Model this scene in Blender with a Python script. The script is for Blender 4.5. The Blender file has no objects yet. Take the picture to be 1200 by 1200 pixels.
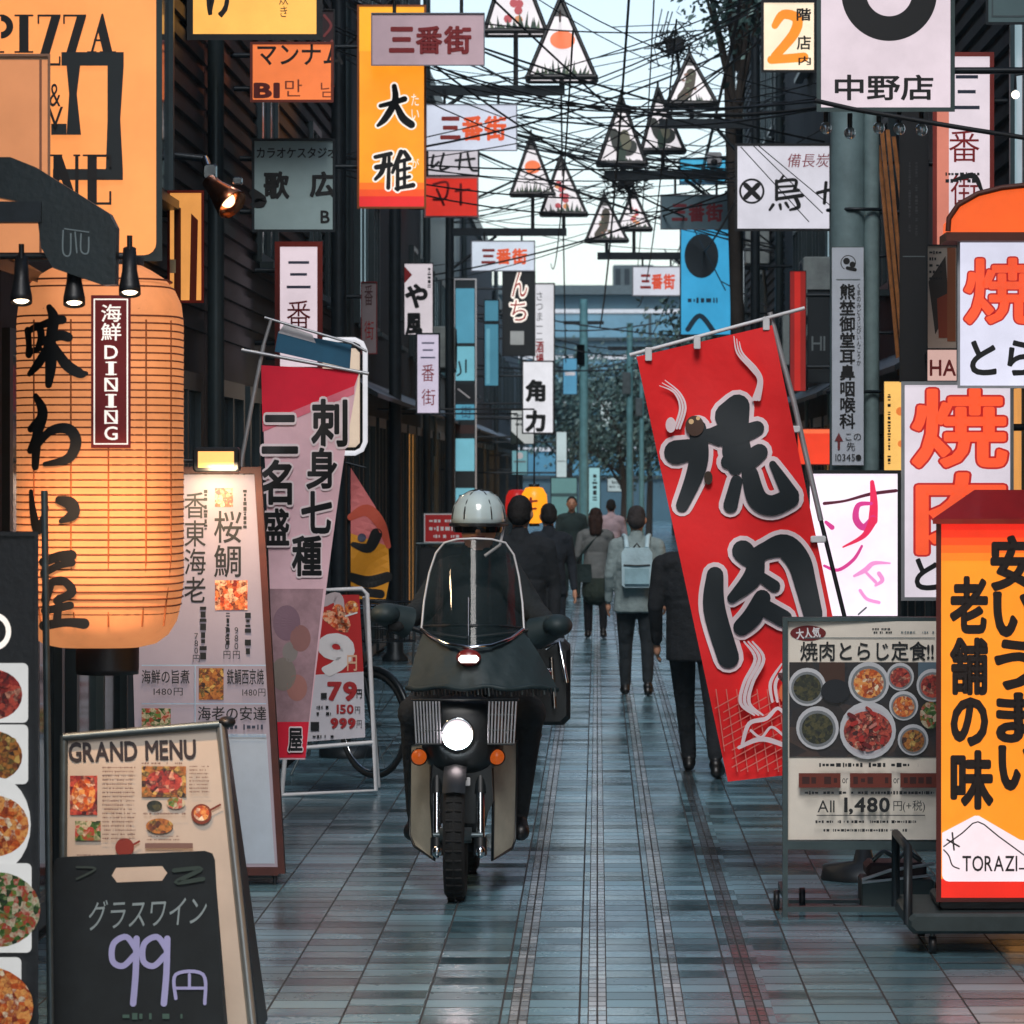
import bpy, bmesh, math, random
from mathutils import Vector, Matrix
R = math.radians
sc = bpy.context.scene
col = sc.collection
# ------------------------------------------------------------------ camera, sky, sun, exposure
F, CX, CY, H = 4500.0, 700.0, 552.0, 1.9
cd = bpy.data.cameras.new('camera'); cam = bpy.data.objects.new('camera', cd); col.objects.link(cam)
cam.location = (0, 0, H); cam.rotation_euler = (R(90), 0, 0)
cd.sensor_width = 36; cd.lens = F * 36 / 1200; cd.shift_x = (600 - CX) / 1200; cd.shift_y = (CY - 600) / 1200
cd.clip_start = 0.1; cd.clip_end = 3000
cd.dof.use_dof = True; cd.dof.focus_distance = 17.5; cd.dof.aperture_fstop = 11
sc.camera = cam
SUN_EL, SUN_ROT = R(46), R(180)
w = bpy.data.worlds.new('World'); sc.world = w; w.use_nodes = True
nt = w.node_tree; bg = nt.nodes['Background']
sky = nt.nodes.new('ShaderNodeTexSky'); sky.sky_type = 'NISHITA'; sky.sun_disc = False
sky.sun_elevation = SUN_EL; sky.sun_rotation = SUN_ROT; sky.air_density = 1.0; sky.dust_density = 0.8; sky.ozone_density = 1.5
hs = nt.nodes.new('ShaderNodeHueSaturation'); hs.inputs['Saturation'].default_value = 0.78
nt.links.new(sky.outputs[0], hs.inputs['Color']); nt.links.new(hs.outputs[0], bg.inputs[0])
bg.inputs[1].default_value = 0.105
sd = bpy.data.lights.new('sun', 'SUN'); sun = bpy.data.objects.new('sun', sd); col.objects.link(sun)
sd.energy = 1.35; sd.angle = R(22); sd.color = (1.0, 0.97, 0.93)
sun.rotation_euler = Vector((math.sin(SUN_ROT) * math.cos(SUN_EL), math.cos(SUN_ROT) * math.cos(SUN_EL), math.sin(SUN_EL))).to_track_quat('Z', 'Y').to_euler()
sun.location = (0, -5, 20)
sc.view_settings.view_transform = 'Standard'; sc.view_settings.look = 'None'
sc.view_settings.exposure = 0.72; sc.view_settings.gamma = 1.0
sc.cycles.max_bounces = 6; sc.cycles.transparent_max_bounces = 12; sc.cycles.caustics_reflective = False; sc.cycles.caustics_refractive = False
sc.cycles.sample_clamp_indirect = 4.0

# ------------------------------------------------------------------ helpers
def P(x, y, Y): return Vector(((x - CX) * Y / F, Y, H - (y - CY) * Y / F))
def lin(c):
    return tuple((v / 255 / 12.92) if v / 255 <= 0.04045 else ((v / 255 + 0.055) / 1.055) ** 2.4 for v in c)
MATS = {}; EMK = 0.75
def mat(name, rgb, rough=0.6, metal=0.0, em=0.0, var=0.18, scale=6.0, bump=0.0, bd=0.01, bs=8, emc=None, alpha=1.0, trans=0.0, spec=0.5, coat=0.0, emk=0.35):
    if name in MATS: return MATS[name]
    m = bpy.data.materials.new(name); m.use_nodes = True; n = m.node_tree.nodes; l = m.node_tree.links
    b = n['Principled BSDF']; c = lin(rgb)
    b.inputs['Roughness'].default_value = rough; b.inputs['Metallic'].default_value = metal
    b.inputs['Specular IOR Level'].default_value = spec; b.inputs['Coat Weight'].default_value = coat
    b.inputs['Alpha'].default_value = alpha; b.inputs['Transmission Weight'].default_value = trans
    tc = n.new('ShaderNodeTexCoord'); nz = n.new('ShaderNodeTexNoise'); nz.inputs['Scale'].default_value = scale; nz.inputs['Detail'].default_value = 6; nz.inputs['Roughness'].default_value = 0.65
    l.new(tc.outputs['Object'], nz.inputs['Vector'])
    mr = n.new('ShaderNodeMapRange'); mr.inputs[1].default_value = 0.3; mr.inputs[2].default_value = 0.7; mr.inputs[3].default_value = 1 - var; mr.inputs[4].default_value = 1 + var * 0.5
    l.new(nz.outputs['Fac'], mr.inputs[0])
    mx = n.new('ShaderNodeMix'); mx.data_type = 'RGBA'; mx.blend_type = 'MULTIPLY'; mx.inputs['Factor'].default_value = 1.0
    k = emk if em else 1.0
    mx.inputs['A'].default_value = (c[0] * k, c[1] * k, c[2] * k, 1); l.new(mr.outputs[0], mx.inputs['B'])
    l.new(mx.outputs['Result'], b.inputs['Base Color'])
    if em:
        e = lin(emc) if emc else c
        b.inputs['Emission Strength'].default_value = em * EMK
        mr2 = n.new('ShaderNodeMapRange'); mr2.inputs[1].default_value = 0.3; mr2.inputs[2].default_value = 0.7; mr2.inputs[3].default_value = 0.84; mr2.inputs[4].default_value = 1.07
        l.new(nz.outputs['Fac'], mr2.inputs[0])
        mx2 = n.new('ShaderNodeMix'); mx2.data_type = 'RGBA'; mx2.blend_type = 'MULTIPLY'; mx2.inputs['Factor'].default_value = 1.0
        mx2.inputs['A'].default_value = (*e, 1); l.new(mr2.outputs[0], mx2.inputs['B']); l.new(mx2.outputs['Result'], b.inputs['Emission Color'])
    if bump:
        bp = n.new('ShaderNodeBump'); bp.inputs['Strength'].default_value = bump; bp.inputs['Distance'].default_value = bd
        nz2 = n.new('ShaderNodeTexNoise'); nz2.inputs['Scale'].default_value = scale * bs; nz2.inputs['Detail'].default_value = 4
        l.new(tc.outputs['Object'], nz2.inputs['Vector']); l.new(nz2.outputs['Fac'], bp.inputs['Height']); l.new(bp.outputs[0], b.inputs['Normal'])
    MATS[name] = m; return m
def pr(rgb, k='p'):                                   # printed paper, cloth or paint of this colour
    return mat('%s_%d_%d_%d' % (k, *rgb), rgb, rough=0.65, var=0.1)
def em(rgb, s=1.0):                                   # glowing surface, mostly backlit acrylic, of this printed colour
    return mat('lit_%d_%d_%d_%d' % (*rgb, int(s * 100)), rgb, rough=0.35, em=s, var=0.08, scale=3)

class MB:
    def __init__(s): s.v = []; s.f = []; s.mi = []; s.sm = []; s.mats = []
    def m(s, mt):
        if mt not in s.mats: s.mats.append(mt)
        return s.mats.index(mt)
    def add(s, vs, fs, mt, smooth=False):
        o = len(s.v); s.v += [Vector(p) for p in vs]; i = s.m(mt)
        for f in fs: s.f.append([o + k for k in f]); s.mi.append(i); s.sm.append(smooth)
    def poly(s, pts, mt): s.add(pts, [range(len(pts))], mt)
    def box(s, a, b, mt, T=None):
        a = Vector(a); b = Vector(b); vs = [Vector((x, y, z)) for z in (a.z, b.z) for y in (a.y, b.y) for x in (a.x, b.x)]
        if T: vs = [T @ p for p in vs]
        s.add(vs, [(0, 2, 3, 1), (4, 5, 7, 6), (0, 1, 5, 4), (2, 6, 7, 3), (0, 4, 6, 2), (1, 3, 7, 5)], mt)
    def bbox(s, a, b, mt, r=0.01):                     # bevelled box
        a = Vector(a); b = Vector(b); r = min(r, (b.x - a.x) / 2.1, (b.y - a.y) / 2.1, (b.z - a.z) / 2.1)
        def ring(i, y): return [(a.x + i, y, a.z + i + 0), (b.x - i, y, a.z + i), (b.x - i, y, b.z - i), (a.x + i, y, b.z - i)]
        def oct_(d, y):
            return [(a.x + r + d, y, a.z + d), (b.x - r - d, y, a.z + d), (b.x - d, y, a.z + r + d), (b.x - d, y, b.z - r - d), (b.x - r - d, y, b.z - d), (a.x + r + d, y, b.z - d), (a.x + d, y, b.z - r - d), (a.x + d, y, a.z + r + d)]
        vs = oct_(r * 0.6, a.y) + oct_(0, a.y + r * 0.6) + oct_(0, b.y - r * 0.6) + oct_(r * 0.6, b.y)
        fs = [tuple(range(8))] + [(k * 8 + i, (k + 1) * 8 + i, (k + 1) * 8 + (i + 1) % 8, k * 8 + (i + 1) % 8) for k in range(3) for i in range(8)] + [tuple(range(31, 23, -1))]
        s.add(vs, fs, mt)
    def tube(s, pts, r, mt, n=8, closed=False, caps=True):
        pts = [Vector(p) for p in pts]; N = len(pts); rs = r if isinstance(r, (list, tuple)) else [r] * N
        vs = []; u = None
        for i, p in enumerate(pts):
            if closed: t = pts[(i + 1) % N] - pts[i - 1]
            else: t = pts[min(i + 1, N - 1)] - pts[max(i - 1, 0)]
            if t.length < 1e-9: t = Vector((0, 0, 1))
            t.normalize()
            if u is None: u = t.cross(Vector((0.3, 0.2, 1))); u = u if u.length > 1e-3 else t.cross(Vector((1, 0, 0)))
            u = (u - t * u.dot(t)).normalized(); w_ = t.cross(u)
            for k in range(n):
                a = 2 * math.pi * k / n; vs.append(p + (u * math.cos(a) + w_ * math.sin(a)) * rs[i])
        M = N if closed else N - 1
        fs = [(i * n + k, i * n + (k + 1) % n, ((i + 1) % N) * n + (k + 1) % n, ((i + 1) % N) * n + k) for i in range(M) for k in range(n)]
        s.add(vs, fs, mt, True)
        if caps and not closed: s.add(vs[:n], [tuple(range(n - 1, -1, -1))], mt); s.add(vs[-n:], [tuple(range(n))], mt)
    def ell(s, c, r, mt, nu=16, nv=10, T=None):
        c = Vector(c); vs = []
        for j in range(nv + 1):
            t = math.pi * j / nv
            for i in range(nu):
                a = 2 * math.pi * i / nu; p = Vector((r[0] * math.sin(t) * math.cos(a), r[1] * math.sin(t) * math.sin(a), r[2] * math.cos(t)))
                vs.append(c + ((T @ p) if T else p))
        s.add(vs, [(j * nu + i, j * nu + (i + 1) % nu, (j + 1) * nu + (i + 1) % nu, (j + 1) * nu + i) for j in range(nv) for i in range(nu)], mt, True)
    def lathe(s, c, prof, mt, axis=(0, 0, 1), n=28, smooth=True, sq=2.0, sy=1.0):
        c = Vector(c); q = Vector((0, 0, 1)).rotation_difference(Vector(axis)); vs = []
        for (r, z) in prof:
            for i in range(n):
                a = 2 * math.pi * i / n; ca, sa = math.cos(a), math.sin(a)
                x = math.copysign(abs(ca) ** (2 / sq), ca) * r; y = math.copysign(abs(sa) ** (2 / sq), sa) * r * sy
                vs.append(c + q @ Vector((x, y, z)))
        s.add(vs, [(j * n + i, j * n + (i + 1) % n, (j + 1) * n + (i + 1) % n, (j + 1) * n + i) for j in range(len(prof) - 1) for i in range(n)], mt, smooth)
    def torus(s, c, R_, r, mt, axis=(0, 1, 0), n=36, k=10):
        c = Vector(c); q = Vector((0, 0, 1)).rotation_difference(Vector(axis))
        s.tube([c + q @ Vector((math.cos(2 * math.pi * i / n) * R_, math.sin(2 * math.pi * i / n) * R_, 0)) for i in range(n)], r, mt, k, closed=True)
    def prism(s, pts, d, mt, smooth=False):
        d = Vector(d); pts = [Vector(p) for p in pts]; n = len(pts)
        s.add(pts, [tuple(range(n))], mt); s.add([p + d for p in pts], [tuple(range(n - 1, -1, -1))], mt)
        s.add(pts + [p + d for p in pts], [(i, n + i, n + (i + 1) % n, (i + 1) % n) for i in range(n)], mt, smooth)
    def build(s, name, parent=None, root=None, weld=False):
        """one mesh object; verts are given in world space, root is the thing whose base is the origin"""
        root = root or parent
        o0 = root['_o'] if root is not None and '_o' in root else None
        if o0 is None:
            xs = [p.x for p in s.v]; ys = [p.y for p in s.v]; zs = [p.z for p in s.v]
            o = Vector(((min(xs) + max(xs)) / 2, (min(ys) + max(ys)) / 2, min(zs)))
        else: o = Vector(o0)
        me = bpy.data.meshes.new(name); me.from_pydata([tuple(p - o) for p in s.v], [], s.f)
        for mt in s.mats: me.materials.append(mt)
        me.polygons.foreach_set('material_index', s.mi); me.polygons.foreach_set('use_smooth', s.sm); me.update()
        if weld:
            b = bmesh.new(); b.from_mesh(me); bmesh.ops.remove_doubles(b, verts=b.verts, dist=0.0003); b.to_mesh(me); b.free()
        ob = bpy.data.objects.new(name, me); col.objects.link(ob)
        if parent is not None: ob.parent = parent
        else: ob.location = o; ob['_o'] = tuple(o)
        return ob
def thing(name, label, cat, loc, group=None):
    o = bpy.data.objects.new(name, None); o.empty_display_size = 0.1; col.objects.link(o); o.location = loc; o['_o'] = tuple(loc)
    o['label'] = label; o['category'] = cat
    if group: o['group'] = group
    return o
def tag(o, label, cat, group=None):
    o['label'] = label; o['category'] = cat
    if group: o['group'] = group
    return o
def struct(o, kind='structure'): o['kind'] = kind; return o

# ---- drawing on a surface: coordinates u,v in the sign's own layout units, S(u,v,l) gives the point l metres in front of the face
def flat(Y, yaw=0.0, ox=600, pitch=0.0, oy=600):
    ty, tp = math.tan(R(yaw)), math.tan(R(pitch)); k = Y / F
    return lambda u, v, l=0.0: P(u, v, Y + (u - ox) * k * ty + (v - oy) * k * tp - l)
def subdiv(vs, fs, L):
    """split long edges of triangles so that a print follows a curved face (vs are 2D)"""
    out = []
    st = [tuple(vs[i] for i in f) for f in fs]
    while st:
        a, b, c = st.pop()
        e = [(math.dist(a, b), 0), (math.dist(b, c), 1), (math.dist(c, a), 2)]; m_, i = max(e)
        if m_ <= L or len(out) > 20000: out.append((a, b, c)); continue
        if i == 1: a, b, c = b, c, a
        elif i == 2: a, b, c = c, a, b
        q = ((a[0] + b[0]) / 2, (a[1] + b[1]) / 2); st += [(a, q, c), (q, b, c)]
    return out
class Draw:
    def __init__(s, mb, S, curved=0): s.mb = mb; s.S = S; s.cv = curved; s.l = 0.002
    def tris(s, vs, fs, mt, l):
        if s.cv:
            fs = [(f[0], f[i], f[i + 1]) for f in fs for i in range(1, len(f) - 1)]
            T = subdiv(vs, fs, s.cv)
            for t in T: s.mb.add([s.S(*p, l) for p in t], [(0, 1, 2)], mt, True)
        else: s.mb.add([s.S(*p, l) for p in vs], fs, mt)
    def lay(s, l):
        if l is None: s.l += 0.0006; return s.l
        return l
    def poly(s, pts, mt, l=None):
        s.tris(pts, [tuple(range(len(pts)))], mt, s.lay(l))
    def rect(s, x0, y0, x1, y1, mt, l=None):
        s.poly([(x0, y1), (x1, y1), (x1, y0), (x0, y0)], mt, l)
    def rrect(s, x0, y0, x1, y1, r, mt, l=None):
        p = []
        for cx, cy, a0 in ((x1 - r, y0 + r, -90), (x1 - r, y1 - r, 0), (x0 + r, y1 - r, 90), (x0 + r, y0 + r, 180)):
            p += [(cx + r * math.cos(R(a0 + a)), cy + r * math.sin(R(a0 + a))) for a in (0, 22, 45, 67, 90)]
        s.poly(p[::-1], mt, l)
    def disk(s, cx, cy, rx, mt, ry=None, l=None, n=24):
        ry = ry or rx; s.poly([(cx + rx * math.cos(-2 * math.pi * i / n), cy + ry * math.sin(-2 * math.pi * i / n)) for i in range(n)], mt, l)
    def ring(s, cx, cy, r0, r1, mt, l=None, n=28, a0=0, a1=360, q=1.0):
        l = s.lay(l); full = a1 - a0 >= 360; N = n if full else n + 1; vs = []
        for i in range(N):
            a = R(a0 + (a1 - a0) * i / n); vs += [(cx + r0 * math.cos(a), cy + q * r0 * math.sin(a)), (cx + r1 * math.cos(a), cy + q * r1 * math.sin(a))]
        s.tris(vs, [(2 * i, 2 * ((i + 1) % N), 2 * ((i + 1) % N) + 1, 2 * i + 1) for i in range(n)], mt, l)
    def frame(s, x0, y0, x1, y1, t, mt, l=None):
        l = s.lay(l); s.rect(x0, y0, x1, y0 + t, mt, l); s.rect(x0, y1 - t, x1, y1, mt, l); s.rect(x0, y0 + t, x0 + t, y1 - t, mt, l); s.rect(x1 - t, y0 + t, x1, y1 - t, mt, l)
    def stroke(s, pts, w, mt, l=None, grow=0.0, seg=6):
        """a brush stroke: pts (x,y) or (x,y,width)"""
        l = s.lay(l); p = [((q[0], q[1], (q[2] if len(q) > 2 else w) + 2 * grow)) for q in pts]
        if len(p) == 1: s.disk(p[0][0], p[0][1], p[0][2] / 2, mt, l=l); return
        e = [p[0]] + p + [p[-1]]; c = []
        for i in range(1, len(e) - 2):
            for k in range(seg):
                t = k / seg; c.append(tuple(0.5 * (2 * e[i][j] + (e[i + 1][j] - e[i - 1][j]) * t + (2 * e[i - 1][j] - 5 * e[i][j] + 4 * e[i + 1][j] - e[i + 2][j]) * t * t + (3 * e[i][j] - e[i - 1][j] - 3 * e[i + 1][j] + e[i + 2][j]) * t ** 3) for j in range(3)))
        c.append(p[-1]); st = []
        for i, q in enumerate(c):
            a = c[max(i - 1, 0)]; b = c[min(i + 1, len(c) - 1)]; d = math.hypot(b[0] - a[0], b[1] - a[1]) or 1
            st.append((q[0], q[1], (b[0] - a[0]) / d, (b[1] - a[1]) / d, max(q[2], 0.2) / 2))
        x, y, dx, dy, r = st[0]; A = [(x - dx * r * t, y - dy * r * t, dx, dy, r * math.sqrt(1 - t * t)) for t in (0.98, 0.8, 0.45)]
        x, y, dx, dy, r = st[-1]; B = [(x + dx * r * t, y + dy * r * t, dx, dy, r * math.sqrt(1 - t * t)) for t in (0.45, 0.8, 0.98)]
        st = A + st + B; vs = []
        for x, y, dx, dy, r in st: vs += [(x - dy * r, y + dx * r), (x + dy * r, y - dx * r)]
        s.tris(vs, [(2 * i, 2 * i + 2, 2 * i + 3, 2 * i + 1) for i in range(len(st) - 1)], mt, l)
    def text(s, t, box, mt, l=None, vert=False, bold=0.0, rot=0.0, keep=False, grow=None, slant=0.0):
        """lay out a line of lettering and fit its ink to the box; grow=(em, material) puts an outline under it"""
        l = s.lay(l)
        if grow: s.text(t, box, grow[1], l, vert, bold, rot, keep, None, slant) if False else s._text(t, box, grow[1], l, vert, bold, rot, keep, slant, grow[0]); l = s.lay(None)
        s._text(t, box, mt, l, vert, bold, rot, keep, slant, 0.0)
    def _text(s, t, box, mt, l, vert, bold, rot, keep, slant, extra):
        x = 0.0; y = 0.0; items = []; ref = []
        for ch in t:
            if ch == ' ':
                if vert: y -= 0.5
                else: x += 0.35
                continue
            g0 = glyph(ch, 0); bx = g0[2]
            if vert:
                cx = (bx[0] + bx[2]) / 2; wide = ord(ch) > 0x2e80
                ox = -0.5 if wide else -cx; oy = y - (0.86 if wide else bx[3] + 0.08); y -= 1.0 if wide else (bx[3] - bx[1] + 0.16)
            else:
                wide = ord(ch) > 0x2e80
                ox = x if wide else x - bx[0]; oy = 0.0; x += 1.0 if wide else (bx[2] - bx[0] + 0.09 + bold)
            ref.append((bx[0] + ox, bx[1] + oy, bx[2] + ox, bx[3] + oy)); items.append((thick(ch, bold + extra) if bold + extra > 0 else g0, ox, oy))
        bx = (min(r[0] for r in ref), min(r[1] for r in ref), max(r[2] for r in ref), max(r[3] for r in ref))
        sx = (box[2] - box[0]) / (bx[2] - bx[0]); sy = (box[3] - box[1]) / (bx[3] - bx[1])
        if keep: sx = sy = min(sx, sy)
        mx_, my_ = (box[0] + box[2]) / 2, (box[1] + box[3]) / 2; cr, sr = math.cos(R(rot)), math.sin(R(rot))
        for g, ox, oy in items:
            vs = []
            for (gx, gy) in g[0]:
                dx = (gx + ox - (bx[0] + bx[2]) / 2) * sx; dy = -(gy + oy - (bx[1] + bx[3]) / 2) * sy; dx -= dy * slant
                vs.append((mx_ + dx * cr - dy * sr, my_ + dx * sr + dy * cr))
            nf = g[3] if len(g) > 3 else len(g[1])
            s.tris(vs, g[1][:nf], mt, l)
            if nf < len(g[1]): s.tris(vs, [f for f in g[1][nf:] if len(f) == 4], mt, l - 0.0002); s.tris(vs, [f for f in g[1][nf:] if len(f) == 8], mt, l - 0.0004)
    def micro(s, x0, y0, x1, y1, rows, mt, seed=0, fill=0.55, vert=False, l=None, jag=0.15):
        """rows of print too small to read"""
        l = s.lay(l); rnd = random.Random(seed)
        for r in range(rows):
            if vert:
                c = x1 - (r + 0.5) * (x1 - x0) / rows; hh = (x1 - x0) / rows * fill / 2; p = y0; end = y1 - rnd.random() * (y1 - y0) * jag
            else:
                c = y0 + (r + 0.5) * (y1 - y0) / rows; hh = (y1 - y0) / rows * fill / 2; p = x0; end = x1 - rnd.random() * (x1 - x0) * jag
            while p < end:
                w_ = hh * (0.5 + 1.6 * rnd.random()); q = min(p + w_, end); a = hh * (0.5 + 0.5 * rnd.random())
                if rnd.random() < 0.85:
                    if vert: s.rect(c - a, p, c + a, q, mt, l)
                    else: s.rect(p, c - a, q, c + a, mt, l)
                p = q + hh * (0.35 + 0.5 * rnd.random())
GL = {}; TH = {}
def thick(ch, b):
    """a glyph with its outline drawn round with a pen of half width b"""
    k = (ch, round(b, 3))
    if k not in TH:
        vs, fs, bx = glyph(ch, 0); vs = list(vs); out = list(fs); cnt = {}
        for f in fs:
            for i in range(len(f)): e = (f[i], f[(i + 1) % len(f)]); cnt[tuple(sorted(e))] = cnt.get(tuple(sorted(e)), 0) + 1
        on = set()
        for (i, j), c in cnt.items():
            if c != 1: continue
            a, e = vs[i], vs[j]; L = math.dist(a, e)
            if L < 1e-6: continue
            nx, ny = -(e[1] - a[1]) / L * b, (e[0] - a[0]) / L * b; o = len(vs); vs += [(a[0] + nx, a[1] + ny), (a[0] - nx, a[1] - ny), (e[0] - nx, e[1] - ny), (e[0] + nx, e[1] + ny)]; out.append((o, o + 1, o + 2, o + 3)); on |= {i, j}
        for i in on:
            o = len(vs); vs += [(vs[i][0] + b * math.cos(R(t)), vs[i][1] + b * math.sin(R(t))) for t in range(0, 360, 45)]; out.append(tuple(range(o, o + 8)))
        TH[k] = (vs, out, bx, len(fs))
    return TH[k]
def glyph(ch, off):
    k = (ch, round(off, 3))
    if k not in GL:
        c = bpy.data.curves.new('glyph', 'FONT'); c.body = ch; c.size = 1; c.resolution_u = 3; c.offset = off
        o = bpy.data.objects.new('glyph', c); m_ = o.to_mesh()
        vs = [(p.co.x, p.co.y) for p in m_.vertices]; fs = [tuple(p.vertices) for p in m_.polygons]
        b = (min(p[0] for p in vs), min(p[1] for p in vs), max(p[0] for p in vs), max(p[1] for p in vs))
        GL[k] = (vs, fs, b); o.to_mesh_clear(); bpy.data.objects.remove(o); bpy.data.curves.remove(c)
    return GL[k]

# ---- shared materials
BLACK = mat('black_paint', (22, 24, 28), 0.45, bump=0.1); INK = mat('black_ink', (14, 15, 18), 0.5)
STEEL = mat('grey_steel', (88, 100, 104), 0.42, 0.6, scale=14, var=0.3); DARKSTEEL = mat('dark_steel', (34, 42, 48), 0.45, 0.4, scale=12, var=0.35)
WHITEP = mat('white_paint', (215, 215, 218), 0.4, var=0.15); CHROME = mat('chrome', (210, 215, 220), 0.15, 1.0)
LITW = em((228, 222, 232), 0.85); RED = pr((185, 28, 30)); REDL = em((205, 60, 45), 0.8)
def food_mat(name, cols, scale=60):
    m = bpy.data.materials.new('food_' + name); m.use_nodes = True; n = m.node_tree.nodes; l = m.node_tree.links; b = n['Principled BSDF']
    tc = n.new('ShaderNodeTexCoord'); vo = n.new('ShaderNodeTexVoronoi'); vo.inputs['Scale'].default_value = scale
    nz = n.new('ShaderNodeTexNoise'); nz.inputs['Scale'].default_value = scale * 1.3; nz.inputs['Detail'].default_value = 5
    mx = n.new('ShaderNodeMix'); mx.data_type = 'RGBA'; mx.inputs['Factor'].default_value = 0.45
    l.new(tc.outputs['Object'], vo.inputs['Vector']); l.new(tc.outputs['Object'], nz.inputs['Vector'])
    l.new(vo.outputs['Color'], mx.inputs['A']); l.new(nz.outputs['Color'], mx.inputs['B'])
    cr = n.new('ShaderNodeValToRGB'); e = cr.color_ramp.elements
    for i, c in enumerate(cols):
        p = 0.28 + 0.44 * i / (len(cols) - 1)
        el = e[i] if i < 2 else e.new(p)
        el.position = p; el.color = (*lin(c), 1)
    l.new(mx.outputs['Result'], cr.inputs[0]); l.new(cr.outputs[0], b.inputs['Base Color']); b.inputs['Roughness'].default_value = 0.4
    return m
MEAT = food_mat('meat', [(60, 12, 14), (150, 35, 30), (200, 80, 60), (90, 25, 25), (225, 160, 130)])
STEW = food_mat('stew', [(40, 22, 12), (120, 60, 25), (190, 120, 50), (70, 60, 25), (210, 170, 90)])
SALAD = food_mat('salad', [(20, 40, 12), (60, 100, 30), (200, 190, 160), (170, 40, 30), (90, 130, 50)])
SOUP = food_mat('soup', [(14, 18, 14), (35, 40, 25), (80, 75, 40), (25, 30, 22)])
CURRY = food_mat('curry', [(130, 40, 12), (210, 90, 25), (240, 170, 90), (160, 55, 20), (245, 225, 190)])
SASHIMI = food_mat('sashimi', [(120, 30, 15), (225, 90, 40), (245, 190, 150), (90, 20, 10), (235, 130, 70)], 50)
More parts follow.
